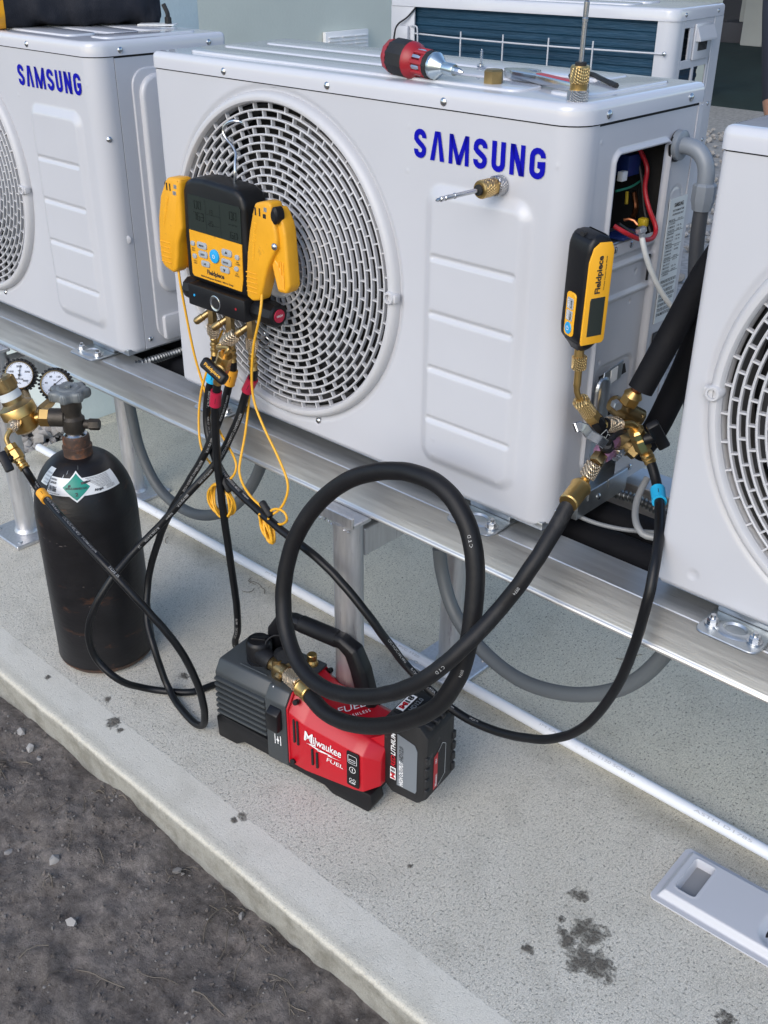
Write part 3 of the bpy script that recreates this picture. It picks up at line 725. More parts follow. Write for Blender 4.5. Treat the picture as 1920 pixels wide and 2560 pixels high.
bm = NB(); prism(bm, rrect(.0025, .0025, UW-.0025, UD-.0025, [.006, .006, .006, RC], 6), UH-.003, UH+.004); ME['gasket'] = mesh_of('lid_gap_shade', bm, DARKIN, 0)  # black band painted as the shade in the lid gap, not a seal
ME['brand'] = brand_mesh(.5462, .4588, .203, .0355)
ME['brand'].materials[0] = INKB
bm = NB(); bx(bm, (0, .045, .002), (.0012, UD-.002, UH-.002)); bx(bm, (.001, UD-.0045, .002), (.30, UD-.003, UH-.002))
ME['skin_left'] = mesh_of('left_side_panel', bm, PAINT)
bm = NB(); bx(bm, (.006, .006, -.004), (UW-.006, UD-.006, .008), .002); ME['pan'] = mesh_of('base_pan', bm, GALV)
def rot_to(n):
    return Vector((0, 0, 1)).rotation_difference(Vector(n)).to_matrix().to_4x4()
def add_screw(parent, loc, n, mesh='screw', name='screw'):
    o = bpy.data.objects.new(name, ME[mesh]); COL.objects.link(o); o.parent = parent; o.matrix_local = Matrix.Translation(loc) @ rot_to(n); ORG[o.name] = ORG[parent.name]; return o
def unit(x0, label):
    t = thing('outdoor_unit', label, 'air conditioner', (x0, 0, .548), 'outdoor units on the stand')
    put('front_panel', ME['front'], t); put('lid', ME['lid'], t); put('fan_grille', ME['grille'], t); put('fan_cowl', ME['cowl'], t); put('fan_blades', ME['fan'], t)
    put('interior', ME['interior'], t); put('lid_gap_shade', ME['gasket'], t); put('base_pan', ME['pan'], t); put('brand_lettering', ME['brand'], t); put('left_side_panel', ME['skin_left'], t)  # the gasket mesh is the black band for shade under the lid
    for x in (.1755, .3905, .594): add_screw(t, (x, -.0022, .530), (0, -1, 0))
    for y in (.0555, .2445): add_screw(t, (UW+.0022, y, .5305), (1, 0, 0))
    add_screw(t, (.352, .001, .028), (0, -1, 0)); 
    for x in (.12, .692):
        f = put('foot', ME['foot'], t); f.location = (x, -.010, 0)
        for s in ((-1, 1) if x0 > .5 or x0 < 0 else (1,)): add_screw(f, (s*.027, -.010, -.0128), (0, 0, 1), 'bolt', 'bolt')
    return t
main = unit(0, 'central white unit with open wiring compartment, tools on its lid')
lft = unit(-.9585, 'left white unit with a dark bag resting on its lid')
rgt = unit(.9610, 'cropped white unit at the right edge of the photo, only its left half seen')
def loc_obj(name, bm, mt, parent, sm=35): return put(name, mesh_of(name, bm, mt, sm), parent)
# ---- main unit, service side (x = UW)
def L(p): return Vector(p) + Vector((0, 0, .548))       # unit-local -> world for the main unit
OPN = (.091, .203, .916-.548, 1.027-.548)               # y0,y1,z0,z1 of the open wiring compartment
SY0, SY1 = SEAM_Y+.0012, UD-.012
ny, nz = 120, 256
ys = [SY0+(SY1-SY0)*i/ny for i in range(ny+1)]; zs = [.002+(UH-.004)*j/nz for j in range(nz+1)]
snap = lambda arr, v: min(range(len(arr)), key=lambda i: abs(arr[i]-v))
i0, i1, j0, j1 = snap(ys, OPN[0]), snap(ys, OPN[1]), snap(zs, OPN[2]), snap(zs, OPN[3])
def side_h(y, z):
    h = 0
    d = rr_d(y, z, .077, .216, .062, .487, .016); h += .0045*(1-sstep(.0005, .005, abs(d+.004)))        # raised rim round the service recess
    if d < -.006: h -= .002
    if d < -.008 and z < .352:
        h -= .0035
        for c in (.338, .296): h += .0035*(1-sstep(.0015, .005, abs(z-c-.16*(y-.14)*0)))
        for (a, b) in ((.175, .322), (.100, .275), (.168, .282), (.108, .212)): h -= .003*(1-sstep(.001, .0032, math.hypot(y-a, z-b)))
        e = rr_d(y, z, .100, .198, .09, .205, .02); h -= .003*(1-sstep(-.005, .001, e))
    k = math.hypot((y-.245), (z-.405)); h -= .0016*(1-sstep(.0005, .002, abs(k-.0155)))                                # knock-out
    h += .0015*(1-sstep(.0005, .002, math.hypot(y-.05, z-.50)))
    return h
VV = [(UW-.0008+side_h(y, z), y, z) for y in ys for z in zs]; FF = []
def cut(i, j):
    if i0 <= i < i1 and j0 <= j < j1: return True
    y, z = (ys[i]+ys[i+1])/2, (zs[j]+zs[j+1])/2
    if rr_d(y, z, .050+.06, .050+.125, .010, .098, .01) < 0: return True       # cut-out behind the valves
    return False
for i in range(ny):
    for j in range(nz):
        if not cut(i, j): a = i*(nz+1)+j; FF.append((a, a+nz+1, a+nz+2, a+1))
me = bpy.data.meshes.new('service_panel'); me.from_pydata(VV, [], FF); me.materials.append(PAINT); me.shade_smooth(); put('service_panel', me, main)
bm = NB(); bx(bm, (UW-.001, SY1, .002), (UW+.0006, UD, UH-.002), .0003, 1); loc_obj('corner_strip', bm, PAINT, main)
bm = NB()       # compartment walls
y0, y1, z0, z1 = ys[i0], ys[i1], zs[j0], zs[j1]
bx(bm, (UW-.14, y0-.03, z0-.04), (UW-.13, y1+.03, z1+.02)); bx(bm, (UW-.13, y0-.03, z0-.04), (UW-.004, y0-.028, z1+.02)); bx(bm, (UW-.13, y1+.028, z0-.04), (UW-.004, y1+.03, z1+.02)); bx(bm, (UW-.13, y0-.03, z1+.018), (UW-.004, y1+.03, z1+.02)); bx(bm, (UW-.13, y0-.03, z0-.04), (UW-.030, y1+.03, z0-.03))
o = put('wiring_compartment', mesh_of('wiring_compartment', bm, DARKIN, 0), main)
bm = NB(); t = []
S = [at(1595, 365, 'x', .755), at(1618, 420, 'x', .765), at(1612, 470, 'x', .772), at(1622, 520, 'x', .785), at(1640, 570, 'x', .797), at(1632, 595, 'x', .803), at(1600, 598, 'x', .803), at(1560, 580, 'x', .797), at(1535, 565, 'x', .785)]
off = Vector((0, 0, .548)); tube(bm, [p-off for p in S], .0030, 10); loc_obj('red_wire', bm, RWIRE, o)
bm = NB(); tube(bm, [at(*p)-off for p in ((1540, 478, 'x', .76), (1575, 468, 'x', .765), (1605, 448, 'x', .755), (1625, 420, 'x', .74))], .0016, 8); tube(bm, [at(*p)-off for p in ((1632, 530, 'x', .76), (1650, 510, 'x', .75))], .0016, 8); loc_obj('green_wire', bm, GWIRE, o)
bm = NB(); tube(bm, [at(*p)-off for p in ((1590, 370, 'x', .745), (1605, 450, 'x', .76), (1612, 530, 'x', .77), (1630, 590, 'x', .785))], .0026, 8); tube(bm, [at(*p)-off for p in ((1545, 560, 'x', .78), (1575, 580, 'x', .785), (1600, 590, 'x', .785))], .0028, 8); loc_obj('black_wire', bm, BWIRE, o)
bm = NB(); tube(bm, [at(*p)-off for p in ((1560, 550, 'x', .79), (1580, 548, 'x', .80), (1594, 562, 'x', .808))], .0020, 8); tube(bm, [at(*p)-off for p in ((1585, 480, 'x', .745), (1590, 520, 'x', .75), (1582, 545, 'x', .755))], .0035, 8); loc_obj('brown_wire', bm, COPPER, o)
bm = NB(); c = at(1570, 410, 'x', .745)-off; box(bm, c, (.02, .030, .026), bev=.001); loc_obj('blue_component', bm, BLUEP, o); bm = NB(); c = at(1560, 585, 'x', .775)-off; box(bm, c, (.03, .05, .004), bev=.001); loc_obj('blue_component', bm, BLUEP, o)
bm = NB(); c = at(1608, 556, 'x', .775)-off; box(bm, c, (.012, .012, .012), bev=.003); loc_obj('yellow_connector', bm, YWIRE, o); bm = NB(); tube(bm, [at(*p)-off for p in ((1568, 480, 'x', .74), (1566, 510, 'x', .745))], .0022, 6); loc_obj('yellow_connector', bm, YWIRE, o)
bm = NB(); c = at(1556, 440, 'x', .765)-off; box(bm, c, (.008, .012, .012), bev=.001); loc_obj('white_connector', bm, STICKW, o)
# terminal plate under the opening
bm = NB(); prism(bm, [(.085, .352), (.185, .352), (.185, .371), (.085, .371)], UW-.010, UW-.004, Matrix(((0, 0, 1, 0), (1, 0, 0, 0), (0, 1, 0, 0), (0, 0, 0, 1))), .001, 1); bx(bm, (UW-.05, .085, .366), (UW-.005, .185, .370)); tp = loc_obj('terminal_plate', bm, GALV, main)
for y in (.112, .150): add_screw(tp, (UW-.004, y, .362), (1, 0, 0))
bm = NB(); bx(bm, (UW-.003, .197, .305), (UW-.0012, .2005, .340)); bx(bm, (UW-.006, .13, .125), (UW-.0035, .165, .148)) ; loc_obj('dark_slot', bm, DARKIN, main)
# rating label
yA, yB, zA, zB = .2300, .2790, .236, .406
bm = NB(); bx(bm, (UW-.0002, yA, zA), (UW+.0010, yB-.004, zB)); lab = loc_obj('rating_label', bm, STICK, main, 0)
bm = NB(); fn = lambda a, b: Vector((UW+.0014, yA+a, zA+b))
text_on(bm, 'SAMSUNG', lambda a, b: fn(.012+a, .158+b), .024, .0055, .03)
text_on(bm, 'SPLIT SYSTEM HEAT PUMP', lambda a, b: fn(.010+a, .152+b), .029, .0028, .02); text_on(bm, 'OUTDOOR UNIT', lambda a, b: fn(.010+a, .147+b), .029, .0026, .02)
for k in range(17):
    z = .140-k*.0046; text_on(bm, ('MODEL', 'VOLTAGE 208/230', 'COMPRESSOR', 'FAN MOTOR', 'REFRIGERANT', 'MAX FUSE', 'MIN CIRCUIT')[k % 7], lambda a, b: fn(.003+a, z+b), .017, .0024, .01)
    if k % 3 != 1: text_on(bm, ('60 Hz 1 PH', '410A', '15 A', '230 V')[k % 4], lambda a, b: fn(.026+a, z+b), .012, .0024, .01)
    if k in (0, 3, 7, 11, 15): bx(bm, (UW+.001, yA+.002, zA+z-.0012), (UW+.0013, yB-.006, zA+z-.0008))
for k, s in enumerate(('WARNING: RISK OF ELECTRIC SHOCK', 'CAN CAUSE INJURY OR DEATH', 'DISCONNECT ALL REMOTE ELECTRIC', 'POWER SUPPLIES BEFORE SERVICING', 'AVERTISSEMENT: RISQUE DE CHOCS', 'ELECTRIQUES. DEBRANCHER', 'TOUTES LES SOURCES', "D'ALIMENTATION")):
    text_on(bm, s, lambda a, b: fn(.002+a, .056-k*.0066+b), .041-.003*(k % 3), .0046, .012)
loc_obj('label_print', bm, INK, lab, 0)
bm = NB(); bx(bm, (UW-.0002, yA+.002, .16), (UW+.0010, yB-.006, .222)); wl = loc_obj('warning_label', bm, INK, main, 0)
bm = NB(); text_on(bm, 'A RISK', lambda a, b: Vector((UW+.0014, yA+.005+a, .206+b)), .03, .008, .02); text_on(bm, 'REFRIGERANT', lambda a, b: Vector((UW+.0014, yA+.005+a, .198+b)), .034, .005, .02); loc_obj('label_print', bm, WHITE, wl, 0)
# handle pocket with its galvanised plate
q = [at(1490, 968, 'x', UW), at(1490, 940, 'x', UW), at(1556, 905, 'x', UW), at(1559, 928, 'x', UW)]
bm = NB(); flat(bm, [(p.y, p.z) for p in q], lambda a, b: Vector((UW+.0040, a, b-.548))); loc_obj('pocket', bm, DARKIN, main, 0)
cy, cz = sum(p.y for p in q)/4, sum(p.z for p in q)/4-.548
bm = NB(); M = Matrix(((0, 0, 1, 0), (1, 0, 0, 0), (0, 1, 0, 0), (0, 0, 0, 1))); prism(bm, [(cy-.026, cz-.014), (cy+.020, cz-.009), (cy+.022, cz+.016), (cy-.024, cz+.010)], UW+.0045, UW+.0065, M, .0006, 1); pk = loc_obj('pocket_plate', bm, GALV, main)
bm = NB(); prism(bm, [(cy-.008, cz-.010), (cy+.008, cz-.008), (cy+.008, cz+.011), (cy-.008, cz+.009)], UW+.0066, UW+.0072, M); loc_obj('paper_tag', bm, STICKW, pk, 0)
# galvanised valve plate and base corner
bm = NB(); bx(bm, (UW-.020, .105, .004), (UW-.016, .215, .105), .0008, 1); bx(bm, (UW-.018, .075, -.012), (UW+.0045, .205, .0235), .001, 1); vp = loc_obj('valve_plate', bm, GALV, main)
bm = NB(); M = Matrix(((0, 0, 1, 0), (1, 0, 0, 0), (0, 1, 0, 0), (0, 0, 0, 1))); prism(bm, rrect(.108, .045, .126, .072, .007), UW-.0158, UW-.0150, M); loc_obj('drain_hole', bm, DARKIN, vp, 0)
for y in (.098, .15):
    bm = NB(); bx(bm, (UW+.004, y, .010), (UW+.0065, y+.018, .026), .001, 1); loc_obj('clip', bm, GALV, vp)
add_screw(vp, (UW+.0045, .128, .006), (1, 0, 0)); add_screw(main, (UW+.0005, .215, .02), (1, 0, 0)); add_screw(main, (UW-.001, .0305, .020), (1, -.25, 0)); add_screw(main, (UW-.001, .0305, .385), (1, -.25, 0))
bm = NB(); prism(bm, rrect(.088, .120, .122, .196, .016), UW-.001, UW+.010, M, .006, 3); c = loc_obj('pressed_bracket', bm, GALV, main)
# ---- left unit: closed side with its plastic cover
bm = NB(); bx(bm, (UW-.0016, SEAM_Y+.0012, .002), (UW, UD, UH-.002), .0005, 1); loc_obj('side_panel', bm, PAINT, lft)
M = Matrix(((0, 0, 1, 0), (1, 0, 0, 0), (0, 1, 0, 0), (0, 0, 0, 1)))
bm = NB(); prism(bm, rrect(.072, .012, UD-.008, .500, .03, 6), UW-.001, UW+.0035, M, .0025, 3, False); prism(bm, rrect(.084, .10, UD-.012, .490, .035, 6), UW+.002, UW+.013, M, .007, 4, False); prism(bm, rrect(.084, .012, UD-.012, .06, .006, 3), UW+.002, UW+.012, M, .002, 2, False); cv = loc_obj('service_cover', bm, PAINT, lft)
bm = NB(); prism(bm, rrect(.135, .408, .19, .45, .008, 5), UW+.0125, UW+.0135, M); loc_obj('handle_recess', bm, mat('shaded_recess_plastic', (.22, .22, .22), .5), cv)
for (y, z) in ((.018, .39), (.034, .020), (.055, .020)): add_screw(lft, (UW+.0005 if y > .04 else UW-.004, y, z), (1, 0 if y > .04 else -.6, 0))
bm = NB(); lathe(bm, (UW-.003, .030, .215), (UW-.0005, .028, .215), [(0, .008), (.6, .008), (1, .006)], 18); loc_obj('blind_cap', bm, PAINT, lft)
# right-hand skins of the outer units
bm = NB(); bx(bm, (UW-.0016, SEAM_Y+.0012, .002), (UW, UD, UH-.002), .0005, 1); loc_obj('side_panel', bm, PAINT, rgt)
bm = NB(); bx(bm, (.30, UD-.0045, .002), (UW-.004, UD-.003, UH-.002)); mb = mesh_of('back_panel', bm, PAINT)
for u_ in (main, lft, rgt): put('back_panel', mb, u_)
# ---- the unit behind, seen from its coil side
ang = math.radians(5.3); B0 = Vector((-.7114, 1.3215, .548))
bk = thing('outdoor_unit', 'white unit behind the others, turned to show its dark blue coil', 'air conditioner', B0)
bk.rotation_euler = (0, 0, ang)
def bobj(name, bm, mt, parent=bk, sm=35): return put(name, mesh_of(name, bm, mt, sm), parent)
BW, BD = .838, .288
bm = NB(); out = lambda i: rrect(-.002+i, -.002+i, BW+.002-i, BD+.002-i, [.008, .008, .010, .030], 6); R_ = []
for i, z in [(0, UH-.002), (0, ULT-.008), (.001, ULT-.004), (.004, ULT-.001), (.009, ULT)]: R_.append([bm.verts.new((x, y, z)) for x, y in out(i)])
for a, b in zip(R_[:-1], R_[1:]):
    for k in range(len(a)): bm.faces.new((a[k], a[(k+1) % len(a)], b[(k+1) % len(a)], b[k]))
bm.faces.new(R_[-1]); bm.faces.new(R_[0][::-1])
for (x0, y0, x1, y1) in ((.05, .04, .70, .12), (.05, .14, .70, .22)): t = NB(); prism(t, rrect(x0, y0, x1, y1, .02, 4), ULT-.001, ULT+.0028, None, .002, 2, False); merge(bm, t)
bobj('lid', bm, LIDP)
bm = NB(); V = []
for i in range(150):
    z = .03 + .49*i/149; V.append((bm.verts.new((.07, .012+.002*(i % 6 < 3), z)), bm.verts.new((BW-.03, .012+.002*(i % 6 < 3), z))))
for a, b in zip(V[:-1], V[1:]): bm.faces.new((a[0], a[1], b[1], b[0]))
V = [(bm.verts.new((BW-.028-.002*(i % 6 < 3), .010, .03+.49*i/149)), bm.verts.new((BW-.028-.002*(i % 6 < 3), BD-.055, .03+.49*i/149))) for i in range(150)]
for a, b in zip(V[:-1], V[1:]): bm.faces.new((a[0], a[1], b[1], b[0]))
bobj('coil', bm, COIL, bk, 0)
bm = NB(); bx(bm, (.02, .02, 0), (BW-.05, BD-.01, UH-.004)); bobj('interior', bm, DARKIN, bk, 0)
bm = NB(); bx(bm, (0, 0, 0), (.080, .006, UH-.002), .002); bx(bm, (0, 0.002, 0), (.004, BD-.002, UH-.002), .001, 1); bx(bm, (.022, -.012, .40), (.066, 0, .470), .004); bx(bm, (.012, -.016, .395), (.050, 0, .425), .004); ep = bobj('end_plate', bm, PAINT)
add_screw(ep, (.085-.02, -.002, .41), (0, -1, 0)); add_screw(ep, (.068, -.002, .37), (0, -1, 0))
bm = NB(); tube(bm, [Vector(p) for p in ((.085, -.003, .515), (.060, -.008, .49), (.03, -.012, .47), (.020, -.012, .44), (.020, -.012, .36))], .0024, 8); bobj('sensor_wire', bm, BWIRE)
prof = rrect(BW-.040, -.0, BW+.0, .050, [.001, .001, .001, .028], 6)
bm = NB(); pr_ = [(BW-.045, 0), (BW-.03, 0)] + [(BW-.03+.03*math.sin(a), .03-.03*math.cos(a)) for a in [math.pi/2*k/8 for k in range(1, 9)]] + [(BW, .045), (BW-.004, .045), (BW-.004, .03)] + [(BW-.03+.026*math.sin(a), .03-.026*math.cos(a)) for a in [math.pi/2*(8-k)/8 for k in range(0, 8)]] + [(BW-.03, .004), (BW-.045, .004)]
prism(bm, pr_, 0, UH-.002, None); bobj('corner_panel', bm, PAINT)
# side frame with openings and the vent hood
bm = NB(); X0, X1 = BW-.005, BW
def sp(y0, z0, y1, z1): bx(bm, (X0, y0, z0), (X1, y1, z1), .0012, 1)
sp(.0455, 0, .058, UH-.002); sp(.058, .500, .232, UH-.002); sp(.058, .408, .232, .428); sp(.092, .428, .108, .500); sp(.058, 0, .232, .23); sp(.130, .23, .143, .408); sp(.220, .23, .2325, .500); sp(.108, .428, .220, .500)
bobj('side_frame', bm, PAINT)
bm = NB(); bx(bm, (X1, .114, .425), (X1+.006, .215, .508), .003); prism(bm, [(X1+.004, .506), (X1+.018, .474), (X1+.018, .468), (X1+.004, .468)], .118, .222, Matrix(((1, 0, 0, 0), (0, 0, 1, 0), (0, 1, 0, 0), (0, 0, 0, 1))), .001, 1); vh = bobj('vent_hood', bm, PAINT)
for k in range(7): 
    bm = NB(); bx(bm, (X1+.0055, .136+k*.0080, .446), (X1+.0075, .140+k*.0080, .467)); bobj('slit', bm, DARKIN, vh, 0)
bm = NB(); bx(bm, (X0, .2335, 0), (X1+.001, BD, UH-.002), .001, 1); cs = bobj('corner_strip', bm, PAINT)
for z in (.31, .22, .06): add_screw(cs, (X1+.001, .262, z), (1, 0, 0))
for y in (.05, .245): add_screw(bk, (BW+.002, y, .5305), (1, 0, 0))
bm = NB()
S = [Vector((.085, -.004, .452)), Vector((.25, -.012, .449)), Vector((.5, -.014, .447)), Vector((BW-.018, -.004, .448))]; tube(bm, S, .0021, 8)
for x in (.243, .375, .51, .635): tube(bm, [Vector((x, -.013, .466)), Vector((x, -.014, .20))], .0021, 8)
tube(bm, [Vector((.070, -.003, .470)), Vector((.097, -.012, .470)), Vector((.101, -.014, .462)), Vector((.101, -.014, .2))], .0021, 8)
bobj('coil_guard', bm, PAINT); add_screw(bk, (BW-.018, -.004, .448), (0, -1, 0))
bm = NB(); bx(bm, (.02, .02, -.06), (BW-.02, .07, -.001), .002); bx(bm, (.02, BD-.07, -.06), (BW-.02, BD-.02, -.001), .002)
for x in (.08, BW-.08):
    for y in (.045, BD-.045): lathe(bm, (x, y, -.55), (x, y, -.06), [(0, .024), (1, .024)], 20)
bobj('support_frame', bm, ALUP)
# ================================================================== NITROGEN CYLINDER
AX = Vector((-.0885, -.1775, 0))
cyl_t = thing('gas_cylinder', 'worn black compressed gas cylinder with green diamond sticker standing at left', 'gas cylinder', AX)
CRAD = .0925
def dome(z):   # radius at height z
    if z < .018: return CRAD - .012*(1-z/.018)**2
    if z < .318: return CRAD
    t = (z-.318)/.115; return .025 + (CRAD-.025)*math.sqrt(max(0, 1-t*t))
zs_ = [0, .002, .006, .012, .018, .03, .08, .15, .22, .28, .318] + [.318+.115*math.sin(math.pi/2*k/14) for k in range(1, 15)]
bm = NB(); R_ = []
for z in zs_:
    r = dome(z); R_.append([bm.verts.new(AX+Vector((r*math.cos(2*math.pi*k/64), r*math.sin(2*math.pi*k/64), z))) for k in range(64)])
for a, b in zip(R_[:-1], R_[1:]):
    for k in range(64): bm.faces.new((a[k], a[(k+1) % 64], b[(k+1) % 64], b[k]))
bm.faces.new(R_[0][::-1])
cb_ = obj('cylinder_body', bm, CYLM, cyl_t, 50)
bm = NB(); lathe(bm, AX+Vector((0, 0, .0035)), AX+Vector((0, 0, .016)), [(0, dome(.0035)+.0006), (.5, dome(.010)+.0006), (1, dome(.016)+.0005)], 64, False); obj('rusty_foot', bm, RUSTM, cb_)
for k in range(26):
    a0 = -.9-.78*1+random.uniform(-.75, .75)*1.5; z = .292+random.gauss(0, .003) if k < 16 else random.uniform(.05, .28); w_ = random.uniform(.02, .10) if k < 16 else random.uniform(.01, .05); h_ = random.uniform(.0006, .0016) if k < 16 else random.uniform(.0005, .001); bm = NB(); V = [[bm.verts.new(AX+Vector(((CRAD+.0003)*math.cos(a0+w_*i/5), (CRAD+.0003)*math.sin(a0+w_*i/5), z+h_*j*math.sin(.3+2.5*i/5)+(.3*w_*.09*i/5 if k >= 16 else 0)))) for j in (0, 1)] for i in range(6)]
    for i in range(5): bm.faces.new((V[i][0], V[i+1][0], V[i+1][1], V[i][1]))
    obj('scratch', bm, SCRATCH, cb_, 60)
bm = NB(); lathe(bm, AX+Vector((0, 0, .426)), AX+Vector((0, 0, .472)), [(0, .028), (.18, .0255), (.42, .0250), (.44, .0265), (.52, .0265), (.55, .0240), (.86, .0240), (.93, .0235), (1, .020)], 36); obj('neck_ring', bm, RUSTM, cyl_t)
bm = NB(); lathe(bm, AX+Vector((0, 0, .468)), AX+Vector((0, 0, .477)), [(0, .021), (.5, .0205), (1, .015)], 30); obj('thread_collar', bm, CHROME, cyl_t)
# valve, outlet towards the camera's left
vd = Vector((-.75, -.66, .0)).normalized(); vp_ = AX + Vector((0, 0, .503)); sd_ = Vector((.73, .68, -.02)).normalized()
bm = NB(); lathe(bm, AX+Vector((0, 0, .475)), AX+Vector((0, 0, .540)), [(0, .016), (.1, .020), (.42, .020), (.5, .0155), (.62, .0155), (.7, .018), (.95, .018), (1, .012)], 24)
lathe(bm, vp_, vp_+vd*.040, [(0, .012), (.3, .0135), (.34, .0165), (1, .0165)], 22); cyl(bm, vp_+Vector((0, 0, -.012)), vp_+Vector((0, 0, -.012))+sd_*.034, .0085, 16)
t = NB(); box(t, (0, 0, 0), (.034, .026, .026), bev=.004); t.transform(Matrix.Translation(AX+Vector((0, 0, .490))) @ Matrix.Rotation(.75, 4, 'Z')); merge(bm, t)
hexnut(bm, vp_+Vector((0, 0, -.012))+sd_*.026, vp_+Vector((0, 0, -.012))+sd_*.046, .0105)
va = obj('valve', bm, VALVEM, cyl_t)
bm = NB(); WZ = .551; pts = []
for k in range(72):
    a = 2*math.pi*k/72; r = .0325 + .0036*math.cos(a*7); pts.append((r*math.cos(a), r*math.sin(a)))
prism(bm, pts, WZ-.011, WZ+.009, Matrix.Translation(Vector((AX.x, AX.y, 0))), .006, 3)
lathe(bm, AX+Vector((0, 0, WZ+.0088)), AX+Vector((0, 0, WZ+.0115)), [(0, .021), (.5, .020), (1, .016), (.2, .011), (.2, 0)], 30, False)
cyl(bm, AX+Vector((0, 0, WZ+.007)), AX+Vector((0, 0, WZ+.014)), .0055, 8); obj('hand_wheel', bm, WHEELM, va)
# stickers wrapped on the shoulder: u = angle, v = height
th0 = math.atan2(-.7335, .6797)
def cs_(ang, z, lift=.0006):
    r = dome(z)+lift; a = th0+math.radians(ang); return AX + Vector((r*math.cos(a), r*math.sin(a), z+lift*.6))
def patch(bm, corner_fn, n=14, m_=6):
    V = [[bm.verts.new(corner_fn(i/n, j/m_)) for j in range(m_+1)] for i in range(n+1)]
    for i in range(n):
        for j in range(m_): bm.faces.new((V[i][j], V[i+1][j], V[i+1][j+1], V[i][j+1]))
L0, L1 = -35, 70
zc = .4005
bm = NB(); patch(bm, lambda u, v: cs_(L0+(L1-L0)*u, zc-.0135+.027*v, .0005), 26, 5); stk = obj('sticker', bm, STICKW, cyl_t, 60)
DC = 8.0; DH, DA = .0235, 22     # diamond centre angle, half height, half angle
def dia(u, v, s, lift): 
    a, b = (u-.5)*2, (v-.5)*2; return cs_(DC+(a+b)/2*DA*s, zc+.000+(b-a)/2*DH*s, lift)
bm = NB(); patch(bm, lambda u, v: dia(u, v, 1.0, .0008), 10, 10); obj('diamond_border', bm, STICKW, stk, 60)
bm = NB(); patch(bm, lambda u, v: dia(u, v, .86, .0011), 10, 10); obj('green_diamond', bm, GREENS, stk, 60)
kdeg = math.degrees(1/.079)
def lab(a0, z0, lift=.0014): return lambda x, y: cs_(a0+x*kdeg, z0+y*.95, lift)
bm = NB()
text_on(bm, 'NITROGEN,', lab(-33, zc+.0080), .015, .0034, .03); text_on(bm, 'COMPRESSED', lab(-33.5, zc+.0035), .0165, .0034, .03); text_on(bm, 'UN1066', lab(-33.5, zc-.0085), .0185, .0095, .03)
text_on(bm, 'UNITED STATES COMPLIANCE', lab(-33.5, zc-.0118), .026, .0014, .02)
text_on(bm, 'NON-FLAMMABLE GAS', lab(DC-14.5, zc-.003, .0016), .040, .0036, .025); text_on(bm, '2', lab(DC-1.5, zc-.0135, .0016), .005, .0062, .03); text_on(bm, 'Airgas', lab(31, zc-.0105), .017, .0055, .035)
for k in range(9): text_on(bm, ('WARNING HIGH PRESSURE GAS CAN CAUSE RAPID SUFFOCATION', 'STORE AND USE WITH ADEQUATE VENTILATION AND SECURE', 'USE EQUIPMENT RATED FOR CYLINDER PRESSURE CLOSE VALVE')[k % 3], lab(22+k*2.2, zc+.0110-k*.0021), .050-.003*k, .0014, .012)
for k in range(3): text_on(bm, 'KEEP UPRIGHT USE IN ACCORDANCE WITH SDS', lab(48, zc-.0070-k*.0018), .018, .0012, .012)
ribbon(bm, [(0, 0), (.030, .0045), (.033, .005), (.038, .0055)], .0036, lab(DC-11, zc+.0020, .0016)); ribbon(bm, [(.038, .0055), (.044, .006)], .0020, lab(DC-11, zc+.0020, .0016))
obj('sticker_print', bm, INK, stk, 0)
bm = NB(); patch(bm, lambda u, v: cs_(-54+16*u+4*v, .398+.026*v, .0006), 8, 6); s2 = obj('sticker', bm, STICK, cyl_t, 60)
bm = NB(); 
for k in range(4): text_on(bm, 'CAUTION READ LABEL', lab(-50+k, .416-k*.005), .02, .0022, .01)
obj('sticker_print', bm, INKG, s2, 0)
bm = NB()
for (a, z, l) in ((-14, .412, .006), (-8, .418, .004), (12, .424, .003)): patch(bm, lambda u, v: cs_(a+u*l*300*.6, z+l*.6*v+u*.004, .0005), 3, 2)
obj('paint_chip', bm, STICK, cyl_t)
# ================================================================== REGULATOR
P0 = vp_ + vd*.040; RB_ = AX + vd*.090 + Vector((0, 0, .500))
reg = thing('gas_regulator', 'brass gas regulator with two black-rimmed gauges screwed to the black cylinder', 'regulator', RB_)
bm = NB(); hexnut(bm, P0-vd*.002, P0+vd*.018, .0175); obj('inlet_nut', bm, BRASS, reg)
up = (Vector((-.28, -.22, 1))).normalized()           # bonnet leans to the left
bm = NB(); cyl(bm, P0+vd*.015, RB_+vd*.01, .0085, 18)
lathe(bm, RB_-up*.026, RB_+up*.026, [(0, .012), (.1, .022), (.5, .0265), (.62, .0275), (.66, .0315), (.95, .0315), (1, .030)], 36); obj('regulator_body', bm, BRASS, reg)
b0 = RB_+up*.024
bm = NB(); lathe(bm, b0, b0+up*.058, [(0, .030), (.04, .030), (.08, .024), (.16, .0195), (.55, .0185), (.57, .0200), (.92, .0200), (1, .015)], 32)
for k in range(5):
    a = k*1.2566; u_, w_, _ = basis(up); c = b0+up*.046+(u_*math.cos(a)+w_*math.sin(a))*.0195; box(bm, (0, 0, 0), (.006, .006, .020), Matrix.Translation(c) @ frame((0, 0, 0), u_, w_), .0015, 1)
bn = obj('bonnet', bm, BRASSD, reg)
bm = NB(); cyl(bm, b0+up*.055, b0+up*.078, .0055, 14); cyl(bm, b0+up*.066, b0+up*.074, .0085, 6); obj('adjusting_screw', bm, CHROME, bn)
bm = NB(); lathe(bm, b0+up*.017, b0+up*.031, [(0, .0196), (1, .0193)], 32, False); obj('bonnet_label', bm, STICK, bn)
bm = NB(); u_, w_, _ = basis(up)
